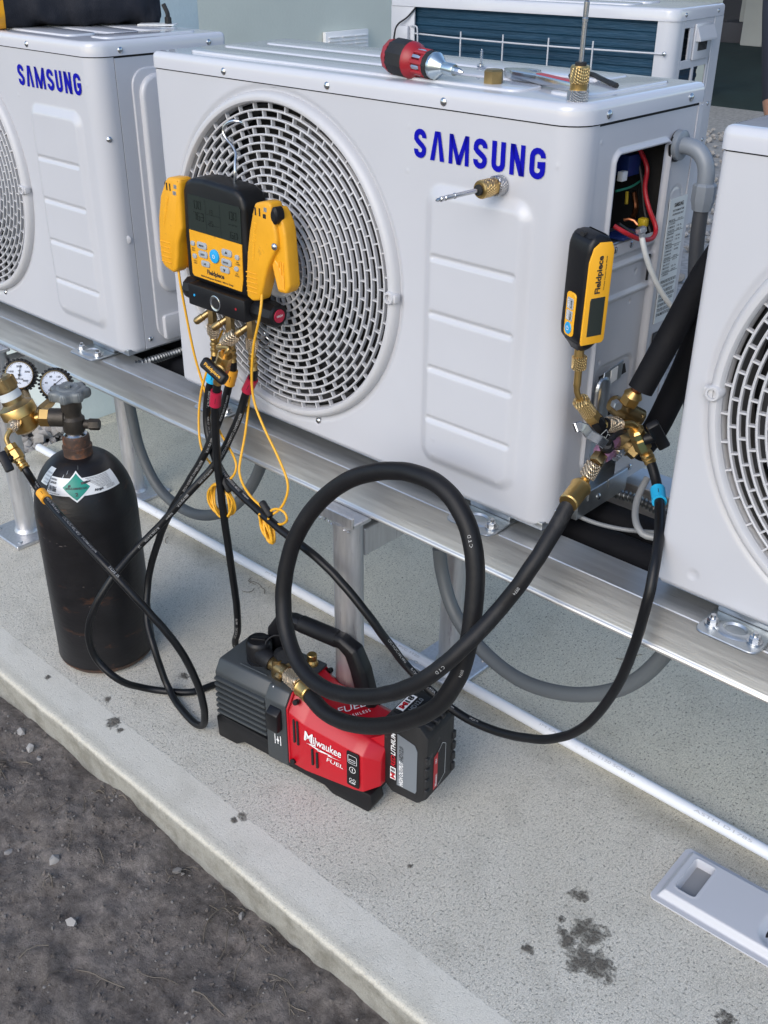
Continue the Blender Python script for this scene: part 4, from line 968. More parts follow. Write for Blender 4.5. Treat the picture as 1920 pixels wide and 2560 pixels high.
for k, ch in enumerate('VICTOR EQUIPMENT DENTON TX '): 
    a0 = -2*math.pi*k/27
    text_on(bm, ch if ch != ' ' else '.', lambda x, y: b0 + up*.0025 + (u_*math.cos(a0-x/.027)+w_*math.sin(a0-x/.027))*(.0245+y), None, .0042, .02)
obj('cast_lettering', bm, BRASSK, bn, 0)
def gauge(c, nrm, r, stem, marks, needle):
    nrm = Vector(nrm).normalized(); bm = NB()
    lathe(bm, c-nrm*.026, c+nrm*.008, [(0, r*.85), (.12, r*1.02), (.8, r*1.06), (1, r*1.0)], 40)
    u_ = Vector((CR.x, CR.y, 0)); u_ = (u_-nrm*u_.dot(nrm)).normalized(); w_ = nrm.cross(u_)
    for k in range(26):
        a = 2*math.pi*k/26; box(bm, (0, 0, 0), (.0055, .0045, .026), Matrix.Translation(c-nrm*.006+(u_*math.cos(a)+w_*math.sin(a))*r*1.06) @ frame((0, 0, 0), u_*math.cos(a)+w_*math.sin(a), w_*math.cos(a)-u_*math.sin(a)), .001, 1)
    g = obj('gauge', bm, RUBBERM, reg)
    bm = NB(); lathe(bm, c+nrm*.006, c+nrm*.0105, [(0, r*.96), (.8, r*.96), (1, r*.91), (.6, r*.88)], 40, False); obj('bezel', bm, BRASSD, g)
    f0 = c+nrm*.0086; fn = lambda x, y: f0 + u_*x + w_*y
    bm = NB(); flat(bm, [(r*.92*math.cos(2*math.pi*k/40), r*.92*math.sin(2*math.pi*k/40)) for k in range(40)], fn); obj('dial', bm, DIAL, g, 0)
    fn = lambda x, y: f0 + nrm*.0006 + u_*x + w_*y; bm = NB()
    for k in range(37):
        a = math.radians(225-270*k/36); q0, q1 = (.72 if k % 6 == 0 else .80)*r, .86*r; ribbon(bm, [(q0*math.cos(a), q0*math.sin(a)), (q1*math.cos(a), q1*math.sin(a))], .0006, fn)
    for k, s in enumerate(marks):
        a = math.radians(225-270*k/(len(marks)-1)); text_on(bm, s, lambda x, y: fn(.58*r*math.cos(a)+x, .58*r*math.sin(a)-.0016+y), None, .0036, .015, 0, 'c')
    text_on(bm, 'psi', lambda x, y: fn(x, r*.22+y), None, .0035, .01, 0, 'c'); text_on(bm, 'kPa', lambda x, y: fn(x, -r*.62+y), None, .0028, .01, 0, 'c'); text_on(bm, 'VICTOR', lambda x, y: fn(x, -r*.35+y), None, .0030, .02, 0, 'c')
    obj('dial_print', bm, INK, g, 0)
    bm = NB(); a = math.radians(needle); n2 = lambda x, y: fn(x, y)+nrm*.0012; ribbon(bm, [(-.3*r*math.cos(a), -.3*r*math.sin(a)), (.70*r*math.cos(a), .70*r*math.sin(a))], .0012, n2); lathe(bm, fn(0, 0), fn(0, 0)+nrm*.003, [(0, .0022), (1, .002)], 12); obj('needle', bm, INK, g, 0)
    bm = NB(); cyl(bm, c-nrm*.018-Vector((0, 0, r*.8)), Vector(stem), .0065, 14); hexnut(bm, Vector(stem).lerp(c-nrm*.018-Vector((0, 0, r*.8)), .3), Vector(stem).lerp(c-nrm*.018-Vector((0, 0, r*.8)), .7), .0095); obj('gauge_stem', bm, BRASSD, g)
nv = (CAM-Vector((-.15, -.2, .57))); nv.z *= .55; nv.normalize()
g1 = pd_ = CAM + (CF + CR*((50-960)/FPX) - CU*((938-1280)/FPX))*1.945
g2 = CAM + (CF + CR*((139-960)/FPX) - CU*((961-1280)/FPX))*1.925
gauge(g1, nv+Vector((.10, -.25, .35)), .0265, RB_+Vector((.005, .012, .012)), ('0', '1000', '2000', '3000', '4000'), 82)
gauge(g2, nv+Vector((-.28, .0, .10)), .0265, RB_+Vector((.016, .008, .002)), ('0', '40', '80', '120', '160', '200'), 40)
# outlet with its ball-valve hose end
def P(x, y, dep): return CAM + (CF + CR*((x-960)/FPX) - CU*((y-1280)/FPX))*dep
dep0 = (RB_-CAM).dot(CF)
o1, o2 = P(47, 1046, dep0-.02), P(38, 1056, dep0-.025)
bm = NB(); lathe(bm, RB_-up*.012, o2, [(0, .012), (.6, .0105), (.62, .012), (1, .012)], 18); obj('outlet', bm, BRASS, reg)
# ================================================================== DIGITAL MANIFOLD
MY = -.060
mt = thing('manifold_gauge', 'black and yellow digital manifold gauge hung by a wire hook on the fan grille', 'manifold gauge', (.20, MY+.02, .85))
outl = [(.1235, .7735), (.2685, .7700), (.2735, .84), (.2735, .905), (.268, .9215), (.252, .9310), (.215, .9325), (.180, .9345), (.150, .9320), (.134, .9245), (.1275, .911), (.1235, .84)]
FZ = Matrix(((1, 0, 0, 0), (0, 0, -1, 0), (0, 1, 0, 0), (0, 0, 0, 1)))       # (x, z) outline, depth along -y
bm = NB(); prism(bm, outl, .012, -MY, FZ, .008, 3); obj('housing', bm, RUBBER, mt, 50)
face = [(.139, .7800), (.258, .7785), (.2625, .80), (.2655, .905), (.262, .9075), (.146, .9085), (.1425, .906), (.1395, .84)]
fo = lambda a, b: Vector((a, MY-.0006, b)); fp = lambda a, b: Vector((a, MY-.0014, b))
scr = [(.1395, .8540), (.2640, .8530), (.2652, .904), (.262, .907), (.146, .9078), (.1428, .905)]
pan = [(.1395, .8535), (.2640, .8525), (.2622, .80), (.2575, .7800), (.143, .7815), (.1395, .785)]
bm = NB(); prism(bm, scr[::-1], -MY-.001, -MY+.0012, FZ, 0); sc_ = obj('screen', bm, LCD, mt, 0)
bm = NB(); prism(bm, pan, -MY-.001, -MY+.0012, FZ, 0); kp = obj('keypad', bm, YEL, mt, 0)
def seg7(bm, s, x, z, w, h, fn, t=.0016):
    D_ = {'0': 'abcdef', '3': 'abcdg', '6': 'acdefg', '1': 'bc', '5': 'acdfg', '7': 'abc', '-': 'g', '2': 'abged', '8': 'abcdefg'}
    for ch in s:
        E_ = {'a': ((0, h), (w, h)), 'b': ((w, h), (w, h/2)), 'c': ((w, h/2), (w, 0)), 'd': ((0, 0), (w, 0)), 'e': ((0, 0), (0, h/2)), 'f': ((0, h/2), (0, h)), 'g': ((0, h/2), (w, h/2))}
        for k in D_.get(ch, ''): ribbon(bm, [(x+E_[k][0][0], z+E_[k][0][1]), (x+E_[k][1][0], z+E_[k][1][1])], t, fn)
        x += w*1.5
bm = NB(); fl = lambda a, b: Vector((a, MY-.0018, b))
seg7(bm, '00', .158, .889, .006, .011, fl); seg7(bm, '763', .154, .872, .006, .011, fl); seg7(bm, '00', .240, .886, .006, .011, fl); seg7(bm, '60', .240, .858, .006, .009, fl); seg7(bm, '---', .236, .874, .005, .008, fl)
seg7(bm, '13', .19, .885, .004, .007, fl, .001); seg7(bm, '25', .19, .868, .004, .007, fl, .001)
for x in (.184, .218): ribbon(bm, [(x, .856), (x, .904)], .0005, fl)
for z in (.869, .884): ribbon(bm, [(.184, z), (.218, z)], .0005, fl)
obj('screen_digits', bm, LCDS, sc_, 0)
def key(name, pts, m_, d=.0022, bev=.0008, M=FZ):
    bm = NB(); prism(bm, pts, -MY, -MY+.0012+d, M, bev, 2, False); return obj(name, bm, m_, kp)
def kx(x, y): p = at(400+x/4.879, 430+y/4.879, 'y', MY); return (p.x, p.z)
def blob(cx, cy, w, h, r=.35): 
    c = kx(cx, cy); return rrect(c[0]-w/2, c[1]-h/2, c[0]+w/2, c[1]+h/2, min(w, h)*r, 3)
txtb = NB()
for (x, y, w, h, s) in ((525, 895, .023, .0105, 'MENU'), (540, 1003, .021, .0105, 'VIEW'), (570, 1118, .020, .0095, 'A/B'), (828, 985, .023, .0105, None), (824, 1102, .023, .0105, 'ENTER'), (806, 1190, .021, .0095, None)):
    key('key', blob(x, y, w, h), GREYB); c = kx(x, y); f5 = lambda a, b: Vector((c[0]+a, MY-.0038, c[1]-.0015+b))
    if s: text_on(txtb, s, f5, None, .0030, .02, 0, 'c')
    else:
        k = 1 if y < 1100 else -1; flat(txtb, [(-.003, -.0012*k+.0015), (.003, -.0012*k+.0015), (0, .0032*k+.0015)][::k], f5)
for (x, y, s, s2) in ((412, 865, 'BACK', 'LIGHT'), (437, 1020, 'HOLD', 'ZERO'), (953, 1040, 'PIPE', 'CLAMPS'), (945, 1180, 'VAC', 'GAUGE')):
    key('small_key', blob(x, y, .0095, .0075, .45), GREYB); c = kx(x, y)
    for k, q in enumerate((s, s2)): text_on(txtb, q, lambda a, b: Vector((c[0]+a, MY-.0016, c[1]-.0088-k*.0032+b)), None, .0022, .02, 0, 'c')
c = kx(680, 1025); pts = [(c[0]+.0105*math.cos(2*math.pi*k/28), c[1]+.0105*math.sin(2*math.pi*k/28)) for k in range(28)]; pk_ = key('power_key', pts, BLUEB, .003, .001)
bm = NB(); f6 = lambda a, b: Vector((c[0]+a, MY-.0046, c[1]+b)); ribbon(bm, [(.0026*math.sin(t), .0026*math.cos(t)) for t in [.6+5.1*k/12 for k in range(13)]], .0008, f6); ribbon(bm, [(0, .0003), (0, .0034)], .0008, f6); obj('power_symbol', bm, WHITE, pk_, 0)
c = kx(690, 1270); text_on(txtb, 'Fieldpiece', lambda a, b: Vector((c[0]+a, MY-.0016, c[1]-.003+b)), .041, .0098, .035, 0, 'c')
c = kx(705, 1322); text_on(txtb, 'SMAN Refrigerant Manifold + Micron Gauge', lambda a, b: Vector((c[0]+a, MY-.0016, c[1]-.002+b)), .078, .0036, .025, 0, 'c')
obj('keypad_print', txtb, INK, kp, 0)
# valve block below
bm = NB(); bx(bm, (.137, -.072, .7365), (.2745, -.018, .7715), .0025); blk = obj('valve_block', bm, BLACK, mt)
bm = NB(); lathe(bm, (.2055, -.0715, .7525), (.2055, -.0735, .7525), [(0, .0125), (.8, .0125), (1, .0115), (.4, .0085), (.3, 0)], 30, False); sg = obj('sight_glass', bm, CHROME, blk)
bm = NB(); lathe(bm, (.2055, -.0722, .7525), (.2055, -.0730, .7525), [(0, .0085), (1, .0083)], 24); obj('glass', bm, BLACKT, sg)
for x, m_ in ((.1535, BLUEB), (.2540, REDD)):
    bm = NB(); lathe(bm, (x, -.0718, .7545), (x, -.0726, .7545), [(0, .0022), (1, .002)], 12); obj('marker_dot', bm, m_, blk)
def knob(x0, x1, mcol, s):
    bm = NB(); d = 1 if x1 > x0 else -1; pts = []
    lathe(bm, (x0, -.045, .753), (x1, -.045, .753), [(0, .0165), (.15, .0185), (.75, .0195), (.95, .018), (1, .015)], 10); k = obj('knob', bm, BLACK, mt, 30)
    bm = NB(); lathe(bm, (x1-.001*d, -.045, .753), (x1+.0012*d, -.045, .753), [(0, .0105), (1, .010)], 24); cp = obj('knob_cap', bm, mcol, k)
    bm = NB(); text_on(bm, s, lambda a, b: Vector((x1+.0015*d, -.045+a, .7515+b)), None, .0036, .02, 0, 'c'); obj('cap_print', bm, WHITE, cp, 0)
knob(.274, .322, CRIM, 'HIGH'); knob(.1375, .108, BLUEB, 'LOW')
# three ports with capped tees
PORTX = (.159, .2035, .2545); PB = []
for i, x in enumerate(PORTX):
    y = -.045; bm = NB(); hexnut(bm, (x, y, .738), (x, y, .699), .0080, .0); d = Vector((-.55, -.62, -.56)).normalized()
    lathe(bm, Vector((x, y, .724)), Vector((x, y, .724))+d*.034, [(0, .0052), (.5, .0052), (.52, .0062), (.9, .0062), (1, .004)], 16)
    PB.append((Vector((x, y, .699)), Vector((x, y, .724))+d*.034, d)); obj('port', bm, BRASSD, mt)
# wire hook
pts = [at(400+910/4.879, 430+205/4.879, 'y', -.030), at(588, 430, 'y', -.030), at(588, 405, 'y', -.026), at(590, 385, 'y', -.020), at(581, 365, 'y', -.017), at(566, 347, 'y', -.016), at(558, 328, 'y', -.015), at(564, 312, 'y', -.014), at(580, 303, 'y', -.012), at(596, 303, 'y', -.008), at(609, 309, 'y', -.002), at(618, 320, 'y', .006), at(628, 336, 'y', .014)]
bm = NB(); tube(bm, pts, .0023, 10, .004); obj('wire_hook', bm, CHROME, mt)
# ================================================================== PIPE CLAMPS
def clamp(name_label, dx, dz, mirror, cat='clamp'):
    """spring clamp seen from its handle side, jaws opening downwards"""
    t = thing('pipe_clamp', name_label, cat, (.31+dx, -.055, .85+dz), 'yellow pipe clamps on the manifold')
    def X(p): return [((q[0]+dx), q[1]+dz) for q in p]
    front = [(.3091, .922), (.3276, .927), (.3400, .9275), (.3440, .9240), (.3445, .9134), (.347, .9019), (.3510, .8908), (.3530, .8764), (.3510, .8639), (.3423, .8527), (.3294, .8317), (.3238, .818), (.3178, .8009), (.309, .7797), (.2919, .7752), (.2803, .7798), (.2799, .8024), (.2864, .8481), (.294, .8804), (.3023, .906)]
    back = [(.3400, .9200), (.3475, .9190), (.3521, .9131), (.3600, .900), (.3635, .8855), (.3658, .8498), (.3679, .8102), (.3605, .7991), (.3422, .7983), (.3358, .819), (.3292, .8426), (.3330, .8600), (.3380, .880)]
    bm = NB(); prism(bm, X(front), .047, .071, FZ, .004, 3); a_ = obj('handle', bm, YEL, t, 50)
    for k in range(5):
        bm = NB(); z = .789+k*.0072+dz; bx(bm, (.2825+dx, -.0722, z), (.306+dx, -.0705, z+.0018), .0006, 1); obj('grip_rib', bm, YEL, a_)
    for k, (x, z, w, h, m_) in enumerate(((.311, .911, .0025, .011, DARKIN), (.320, .911, .0025, .011, DARKIN), (.3325, .9165, .006, .006, FOIL), (.3300, .9070, .006, .006, DARKIN))):
        bm = NB(); bx(bm, (x+dx-w/2, -.0716, z+dz-h/2), (x+dx+w/2, -.0708, z+dz+h/2)); obj('spring_window', bm, m_, a_, 0)
    bm = NB(); u_ = Vector((-.012, 0, -.075)).normalized(); text_on(bm, 'Fieldpiece', lambda a, b: Vector((.3045+dx, -.0714, .896+dz)) + u_*a + Vector((.9, 0, -.14)).normalized()*b, .058, .0085, .02); obj('moulded_lettering', bm, YELC, a_, 0)
    bm = NB(); prism(bm, X(back), .040, .064, FZ, .004, 3); b_ = obj('jaw', bm, YEL, t, 50)
    bm = NB(); prism(bm, X([(.3350, .838), (.3385, .822), (.3440, .803), (.3590, .803), (.3560, .822), (.3480, .838), (.3400, .846)]), .062, .0648, FZ, .001, 1); obj('jaw_insert', bm, ORANGE, b_)
    for k in range(3): 
        bm = NB(); bx(bm, (.3465+dx+k*.005, -.0655, .806+dz), (.3485+dx+k*.005, -.0635, .845+dz), .0006, 1); obj('jaw_rib', bm, ORANGE, b_)
    bm = NB(); lathe(bm, (.3510+dx, -.058, .911+dz), (.3510+dx, -.074, .911+dz), [(0, .0066), (.8, .0070), (1, .0045)], 26); 
    for v in bm.verts: v.co.z = .911+dz + (v.co.z-.911-dz)*1.75
    obj('rubber_pad', bm, RUBBERM, t)
    bm = NB(); lathe(bm, (.3475+dx, -.0705, .8672+dz), (.3475+dx, -.0745, .8672+dz), [(0, .0055), (.4, .0050), (.8, .003), (1, 0)], 18); obj('pivot_rivet', bm, CHROME, t)
    return t
clamp('yellow spring pipe clamp with open jaws on the right of the manifold', 0, 0, False)
cl2 = thing('pipe_clamp', 'dirty yellow pipe clamp on the left side of the manifold, seen edge-on', 'clamp', (.095, -.055, .85), 'yellow pipe clamps on the manifold')
fr2 = [(.1040, .926), (.131, .9285), (.1355, .924), (.1315, .90), (.1290, .850), (.1155, .826), (.1110, .800), (.1065, .782), (.097, .7745), (.0755, .7800), (.0665, .789), (.0660, .82), (.0705, .86), (.081, .895), (.097, .920)]
bm = NB(); prism(bm, [(x-.006, z) for x, z in fr2], .038, .064, FZ, .005, 3); h_ = obj('handle', bm, YEL, cl2, 50)
for k in range(5):
    bm = NB(); z = .790+k*.008; bx(bm, (.0645, -.0652, z), (.090, -.0635, z+.0018), .0006, 1); obj('grip_rib', bm, YEL, h_)
for (x, z, w, h, m_) in ((.096, .912, .0025, .011, DARKIN), (.104, .912, .0025, .011, DARKIN), (.1175, .9145, .007, .006, FOIL), (.1145, .9045, .008, .006, FOIL)):
    bm = NB(); bx(bm, (x-w/2, -.0646, z-h/2), (x+w/2, -.0638, z+h/2)); obj('spring_window', bm, m_, h_, 0)
bm = NB(); u_ = Vector((-.02, 0, -.06)).normalized(); text_on(bm, 'Fieldpiece', lambda a, b: Vector((.0905, -.0644, .898)) + u_*a + Vector((.9, 0, -.3)).normalized()*b, .050, .0085, .02); obj('moulded_lettering', bm, YELC, h_, 0)
bm = NB(); prism(bm, [(x+.010, z-.004) for x, z in fr2], .006, .034, FZ, .005, 3); obj('jaw', bm, YEL, cl2, 50)
bm = NB(); lathe(bm, (.0925, -.020, .912), (.0925, -.060, .912), [(0, .008), (1, .008)], 16); obj('rubber_pad', bm, RUBBERM, cl2)
# ================================================================== VACUUM PUMP
PO = Vector((.2757, -.1914, 0)); PU = Vector((.9896, .144, 0)); PV = Vector((-.144, .9896, 0)); PZ = Vector((0, 0, 1))
pump = thing('vacuum_pump', 'red and grey cordless vacuum pump with black battery standing on the slab', 'vacuum pump', PO+PU*.17+PV*.06)
PM = Matrix.Identity(4)
for i in range(3): PM[i][0] = PU[i]; PM[i][1] = PZ[i]; PM[i][2] = -PV[i]; PM[i][3] = PO[i]       # outline (u, w), depth along -v
PL = Matrix.Identity(4)
for i in range(3): PL[i][0] = PU[i]; PL[i][1] = PV[i]; PL[i][2] = PZ[i]; PL[i][3] = PO[i]        # plain local u, v, w
def pp(u, v, w): return PO + PU*u + PV*v + PZ*w
def pprism(bm, pts, v0, v1, bev=.002, seg=2): prism(bm, pts, -v1, -v0, PM, bev, seg)
# base with four feet
bm = NB(); pprism(bm, [(-.002, .0), (.040, .0), (.060, .014), (.235, .010), (.252, .0), (.325, .0), (.335, .020), (.330, .040), (.010, .052), (-.004, .044)], .001, .034, .003)
pprism(bm, [(.004, .014), (.32, .014), (.325, .042), (.010, .050)], .03, .125, .002)
pprism(bm, [(-.002, .0), (.040, .0), (.060, .014), (.235, .010), (.252, .0), (.325, .0), (.335, .020), (.330, .040), (.010, .052), (-.004, .044)], .118, .150, .003)
obj('base', bm, BLACK, pump)
# grey casting: chamfered head with cooling fins
bm = NB()
vprof = [(.010, .050), (.0, .062), (-.0005, .147), (.013, .168), (.092, .168), (.104, .150), (.104, .050)]
Mv = Matrix.Identity(4)
for i in range(3): Mv[i][0] = PV[i]; Mv[i][1] = PZ[i]; Mv[i][2] = PU[i]; Mv[i][3] = PO[i]           # outline (v, w), depth along u
t = NB(); prism(t, vprof, .004, .124, Mv, .003, 2)
merge(bm, t)
t = NB(); prism(t, [(-.008, .022), (-.0085, .150), (.005, .171), (.100, .171), (.112, .150), (.112, .022)], .122, .1665, Mv, .003, 2); merge(bm, t)
hd = obj('pump_head', bm, PGREY, pump)
for k in range(7):
    w0 = .0665+k*.0118; bm = NB(); t = NB(); box(t, (.0635, -.0015, w0), (.113-.0*k, .011, .0058), None, .0016, 2); t.transform(PL); merge(bm, t); obj('cooling_fin', bm, PGREY, hd)
bm = NB(); t = NB()
for k in range(6): box(bm, (.064, -.0006, .0724+k*.0118), (.110, .003, .0052), PL)
obj('fin_groove', bm, BLACK, hd, 0)
bm = NB(); c = pp(.064, .050, .166); lathe(bm, c, c+PZ*.044, [(0, .0225), (.12, .0225), (.14, .0205), (.3, .0205), (.33, .0225), (.86, .0225), (.95, .0208), (1, .0185)], 36)
t = NB(); box(t, (0, 0, 0), (.026, .008, .005), None, .001); t.transform(Matrix.Translation(c+PZ*.0445) @ Matrix.Rotation(.6, 4, 'Z')); merge(bm, t); obj('oil_cap', bm, BLACK, pump)
bm = NB(); text_on(bm, 'OIL FILL', lambda a, b: pp(.022+b*.3, .088-a*.0, .1685)+PU*(a*.6)+PV*(a*.6) - PV*.0, .024, .006, .01); obj('moulded_lettering', bm, BLACKT, hd, 0)
bm = NB(); box(bm, (.075, .022, .1686), (.060, .0035, .0016), PL, .0006, 1); obj('ridge', bm, GREYB if False else PGREY, hd)
# gas ballast switch
bm = NB(); t = NB(); prism(t, [(-.0215, .098), (-.0215, .134), (-.009, .142), (-.004, .142), (-.004, .098)], .1335, .158, Mv, .0025, 2); merge(bm, t); obj('ballast_lever', bm, BLACK, pump)
bm = NB(); fS = lambda a, b: pp(.1285+a, -.0092, .062+b); flat(bm, [(.012, .0), (.0135, 0), (.0135, .021), (.012, .021)], fS); flat(bm, [(.024, .0), (.0255, 0), (.0255, .021), (.024, .021)], fS); flat(bm, [(.0155, .010), (.01875, .0145), (.022, .010), (.01875, .0055)], fS); flat(bm, [(.018, .0145), (.0195, .0145), (.0195, .018), (.018, .018)], fS); flat(bm, [(.018, .002), (.0195, .002), (.0195, .0055), (.018, .0055)], fS); obj('switch_mark', bm, WHITE, hd, 0)
bm = NB(); ribbon(bm, [(0, 0), (.0, .017)], .0018, lambda a, b: pp(.132+a, -.0048+b*.55, .1535+b)); obj('switch_mark', bm, WHITE, hd, 0)
# red motor housing
bm = NB()
t = NB(); prism(t, [(-.006, .030), (-.007, .146), (.010, .170), (.098, .170), (.114, .148), (.114, .030)], .1665, .170, Mv, .001, 1); merge(bm, t)
def loft(bm, secs):
    R_ = [[bm.verts.new(pp(u, v, w)) for v, w in pr] for u, pr in secs]
    for a, b in zip(R_[:-1], R_[1:]):
        n = len(a)
        for k in range(n): bm.faces.new((a[k], b[k], b[(k+1) % n], a[(k+1) % n]))
    bm.faces.new(R_[0][::-1]); bm.faces.new(R_[-1]); bmesh.ops.recalc_face_normals(bm, faces=bm.faces[:])
t = NB(); loft(t, [(.168, [(-.004, .030), (-.005, .140), (.016, .170), (.092, .170), (.112, .142), (.112, .030)]), (.200, [(-.004, .028), (-.005, .128), (.022, .158), (.086, .158), (.112, .132), (.112, .028)]), (.300, [(-.004, .040), (-.005, .122), (.018, .142), (.090, .142), (.112, .124), (.112, .040)]), (.318, [(-.002, .043), (-.003, .118), (.018, .138), (.090, .138), (.110, .122), (.110, .043)]), (.340, [(.016, .054), (.016, .104), (.030, .124), (.085, .124), (.096, .104), (.096, .054)])])
bmesh.ops.bevel(t, geom=t.edges[:], offset=.0022, segments=2, profile=.5, affect='EDGES'); merge(bm, t)
t = NB(); loft(t, [(.31, [(.02, .124), (.02, .135), (.085, .135), (.085, .124)]), (.352, [(.034, .130), (.034, .160), (.080, .160), (.080, .130)])]); merge(bm, t)
rb = obj('motor_housing', bm, REDP, pump, 30)
for (u, w0, w1) in ((.181, .082, .130), (.1885, .080, .130), (.218, .052, .086), (.2275, .050, .083)):
    bm = NB(); box(bm, (u, -.0058, (w0+w1)/2), (.0038, .0030, w1-w0), PL, .0004, 1); obj('vent_slot', bm, DARKIN, rb, 0)
for (u, v, w) in ((.180, .004, .158), (.176, -.005, .036), (.176, .100, .160)):
    bm = NB(); cyl(bm, pp(u, v+.004, w), pp(u, v-.0045, w+.003), .0048, 14); obj('screw', bm, BLACK, rb)
fR = lambda a, b: pp(.2+a, -.0066, b)
bm = NB()
text_on(bm, 'M', lambda a, b: fR(.002+a+.12*b, .0985+b-.04*a), .0165, .0205, .008); text_on(bm, 'ilwaukee', lambda a, b: fR(.0200+a+.12*b, .0985+b-.02*a), .057, .0165, .010)
flat(bm, [(.006, .0935), (.026, .0985), (.026, .0955)][::1], fR); flat(bm, [(.008, .0945), (.036, .0935), (.034, .0895)], fR); flat(bm, [(.030, .0935), (.062, .0925), (.030, .0885)][::-1], fR); flat(bm, [(.050, .0925), (.060, .0905), (.077, .0915), (.052, .0885)], fR)
text_on(bm, 'FUEL', lambda a, b: fR(.048+a+.2*b, .0765+b), .033, .0080, .0)
obj('lettering', bm, WHITE, rb, 0)
bm = NB()
fT = lambda a, b: pp(.245+a*.6+b*.75, .038+b*.62-a*.0, .1508-.0*b) + PU*0 + PV*(a*.8)
top = lambda a, b: pp(.262, .020, .1490) + (PU*.42+PV*.90)*a + (-PU*.88+PV*.40-PZ*0)*b + PZ*(.0 + .17*(-(.42*a-.88*b))+.0038)
text_on(bm, 'FUEL', lambda a, b: top(a+.35*b, .012+b), .050, .013, .0); text_on(bm, 'B R U S H L E S S', lambda a, b: top(a, b-.002), .052, .0062, .01); obj('lettering', bm, WHITE, rb, 0)
bm = NB(); t = NB(); prism(t, rrect(.2890, .050, .3130, .1215, .003, 3), .0052, .0072, PM, .0005, 1); merge(bm, t); cp = obj('control_panel', bm, BLACK, pump)
bm = NB(); fP = lambda a, b: pp(.3010+a, -.0078, b)
rr_ = rrect(-.0085, .0985, .0085, .1155, .001, 1); ribbon(bm, rr_+[rr_[0]], .0006, fP); rr_ = rrect(-.0062, .1022, .0055, .1065, .001, 1); ribbon(bm, rr_+[rr_[0]], .0008, fP)
ribbon(bm, [(.0058*math.cos(t), .0860+.0058*math.sin(t)) for t in [2*math.pi*k/20 for k in range(21)]], .0009, fP); ribbon(bm, [(0, .0832), (0, .0888)], .0012, fP)
for a in (-.0035, .0035): ribbon(bm, [(a+.0026*math.cos(t), .0645+.0026*math.sin(t)) for t in [2*math.pi*k/12 for k in range(13)]], .0007, fP)
text_on(bm, 'PUMP', lambda a, b: fP(a, .0565+b), .012, .0036, .02, 0, 'c'); obj('panel_print', bm, WHITE, cp, 0)
# rear deck, brass gauge port
bm = NB(); box(bm, (.142, .074, .172), (.060, .050, .006), PL, .002); obj('deck', bm, PGREY, pump)
bm = NB(); c = pp(.152, .083, .174); lathe(bm, c, c+PZ*.022, [(0, .010), (.15, .0105), (.3, .009), (.45, .0075), (.55, .0085), (.95, .0085), (1, .0075)], 20); obj('brass_cap', bm, BRASS, pump)
# inlet manifold
bm = NB(); i0_ = pp(.118, .034, .186); dI = (PU*.80-PV*.25-PZ*.42).normalized(); side = (PU*.82+PV*.55).normalized()
lathe(bm, i0_-PU*.022+PV*.004, i0_+PU*.026-PV*.006, [(0, .011), (.2, .0125), (.4, .010), (.6, .013), (.8, .011), (1, .013)], 20); lathe(bm, i0_-PZ*.018, i0_+PZ*.016, [(0, .012), (.5, .011), (1, .009)], 18)
lathe(bm, i0_+PU*.012-PV*.018-PZ*.010, i0_+PU*.012+PV*.02+PZ*.006, [(0, .008), (.5, .011), (1, .008)], 14); obj('inlet_manifold', bm, BRASSD, pump)
bm = NB(); lathe(bm, i0_-PU*.046+PV*.008+PZ*.003, i0_-PU*.012+PV*.002+PZ*.001, [(0, .0135), (.1, .0155), (.9, .0158), (1, .0145)], 24); ic = obj('inlet_cap', bm, RUBBERM, pump)
bm = NB(); S = [pp(.085, .040, .196), pp(.082, .050, .214), pp(.096, .062, .224), pp(.112, .066, .214), pp(.120, .056, .200)]; tube(bm, S, .0016, 8); obj('cap_strap', bm, RUBBERM, ic)
bm = NB(); lathe(bm, pp(.105, .058, .188), pp(.128, .040, .206), [(0, .013), (.2, .0155), (.7, .0155), (1, .012)], 20); lathe(bm, pp(.108, .070, .186), pp(.120, .06, .2), [(0, .010), (1, .012)], 12); obj('dust_cap', bm, RUBBERM, pump)
# carry handle
HP = [pp(.072, .088, .160), pp(.074, .088, .212), pp(.090, .088, .236), pp(.112, .088, .245), pp(.214, .088, .246), pp(.236, .088, .236), pp(.250, .088, .205), pp(.262, .088, .158), pp(.268, .088, .135)]
bm = NB(); R_ = []
for i, p in enumerate(HP):
    d = (HP[min(i+1, len(HP)-1)]-HP[max(i-1, 0)]).normalized(); n = PV.cross(d).normalized(); hw, hv = (.0125, .0135) if 3 <= i <= 4 else ((.0165, .016) if i > 5 else (.015, .0155))
    R_.append([bm.verts.new(p + n*hw*a + PV*hv*b) for a, b in ((-1, -.55), (-.55, -1), (.55, -1), (1, -.55), (1, .55), (.55, 1), (-.55, 1), (-1, .55))])
for a, b in zip(R_[:-1], R_[1:]):
    for k in range(8): bm.faces.new((a[k], a[(k+1) % 8], b[(k+1) % 8], b[k]))
bm.faces.new(R_[0][::-1]); bm.faces.new(R_[-1]); bmesh.ops.bevel(bm, geom=bm.edges[:], offset=.002, segments=2, profile=.5, affect='EDGES'); bmesh.ops.recalc_face_normals(bm, faces=bm.faces[:])
hn = obj('handle', bm, BLACK, pump, 30)
bm = NB(); lathe(bm, pp(.128, .088, .2455), pp(.205, .088, .246), [(0, .0140), (.02, .0152), (.98, .0152), (1, .0140)], 18); obj('grip', bm, RUBBERM, hn)
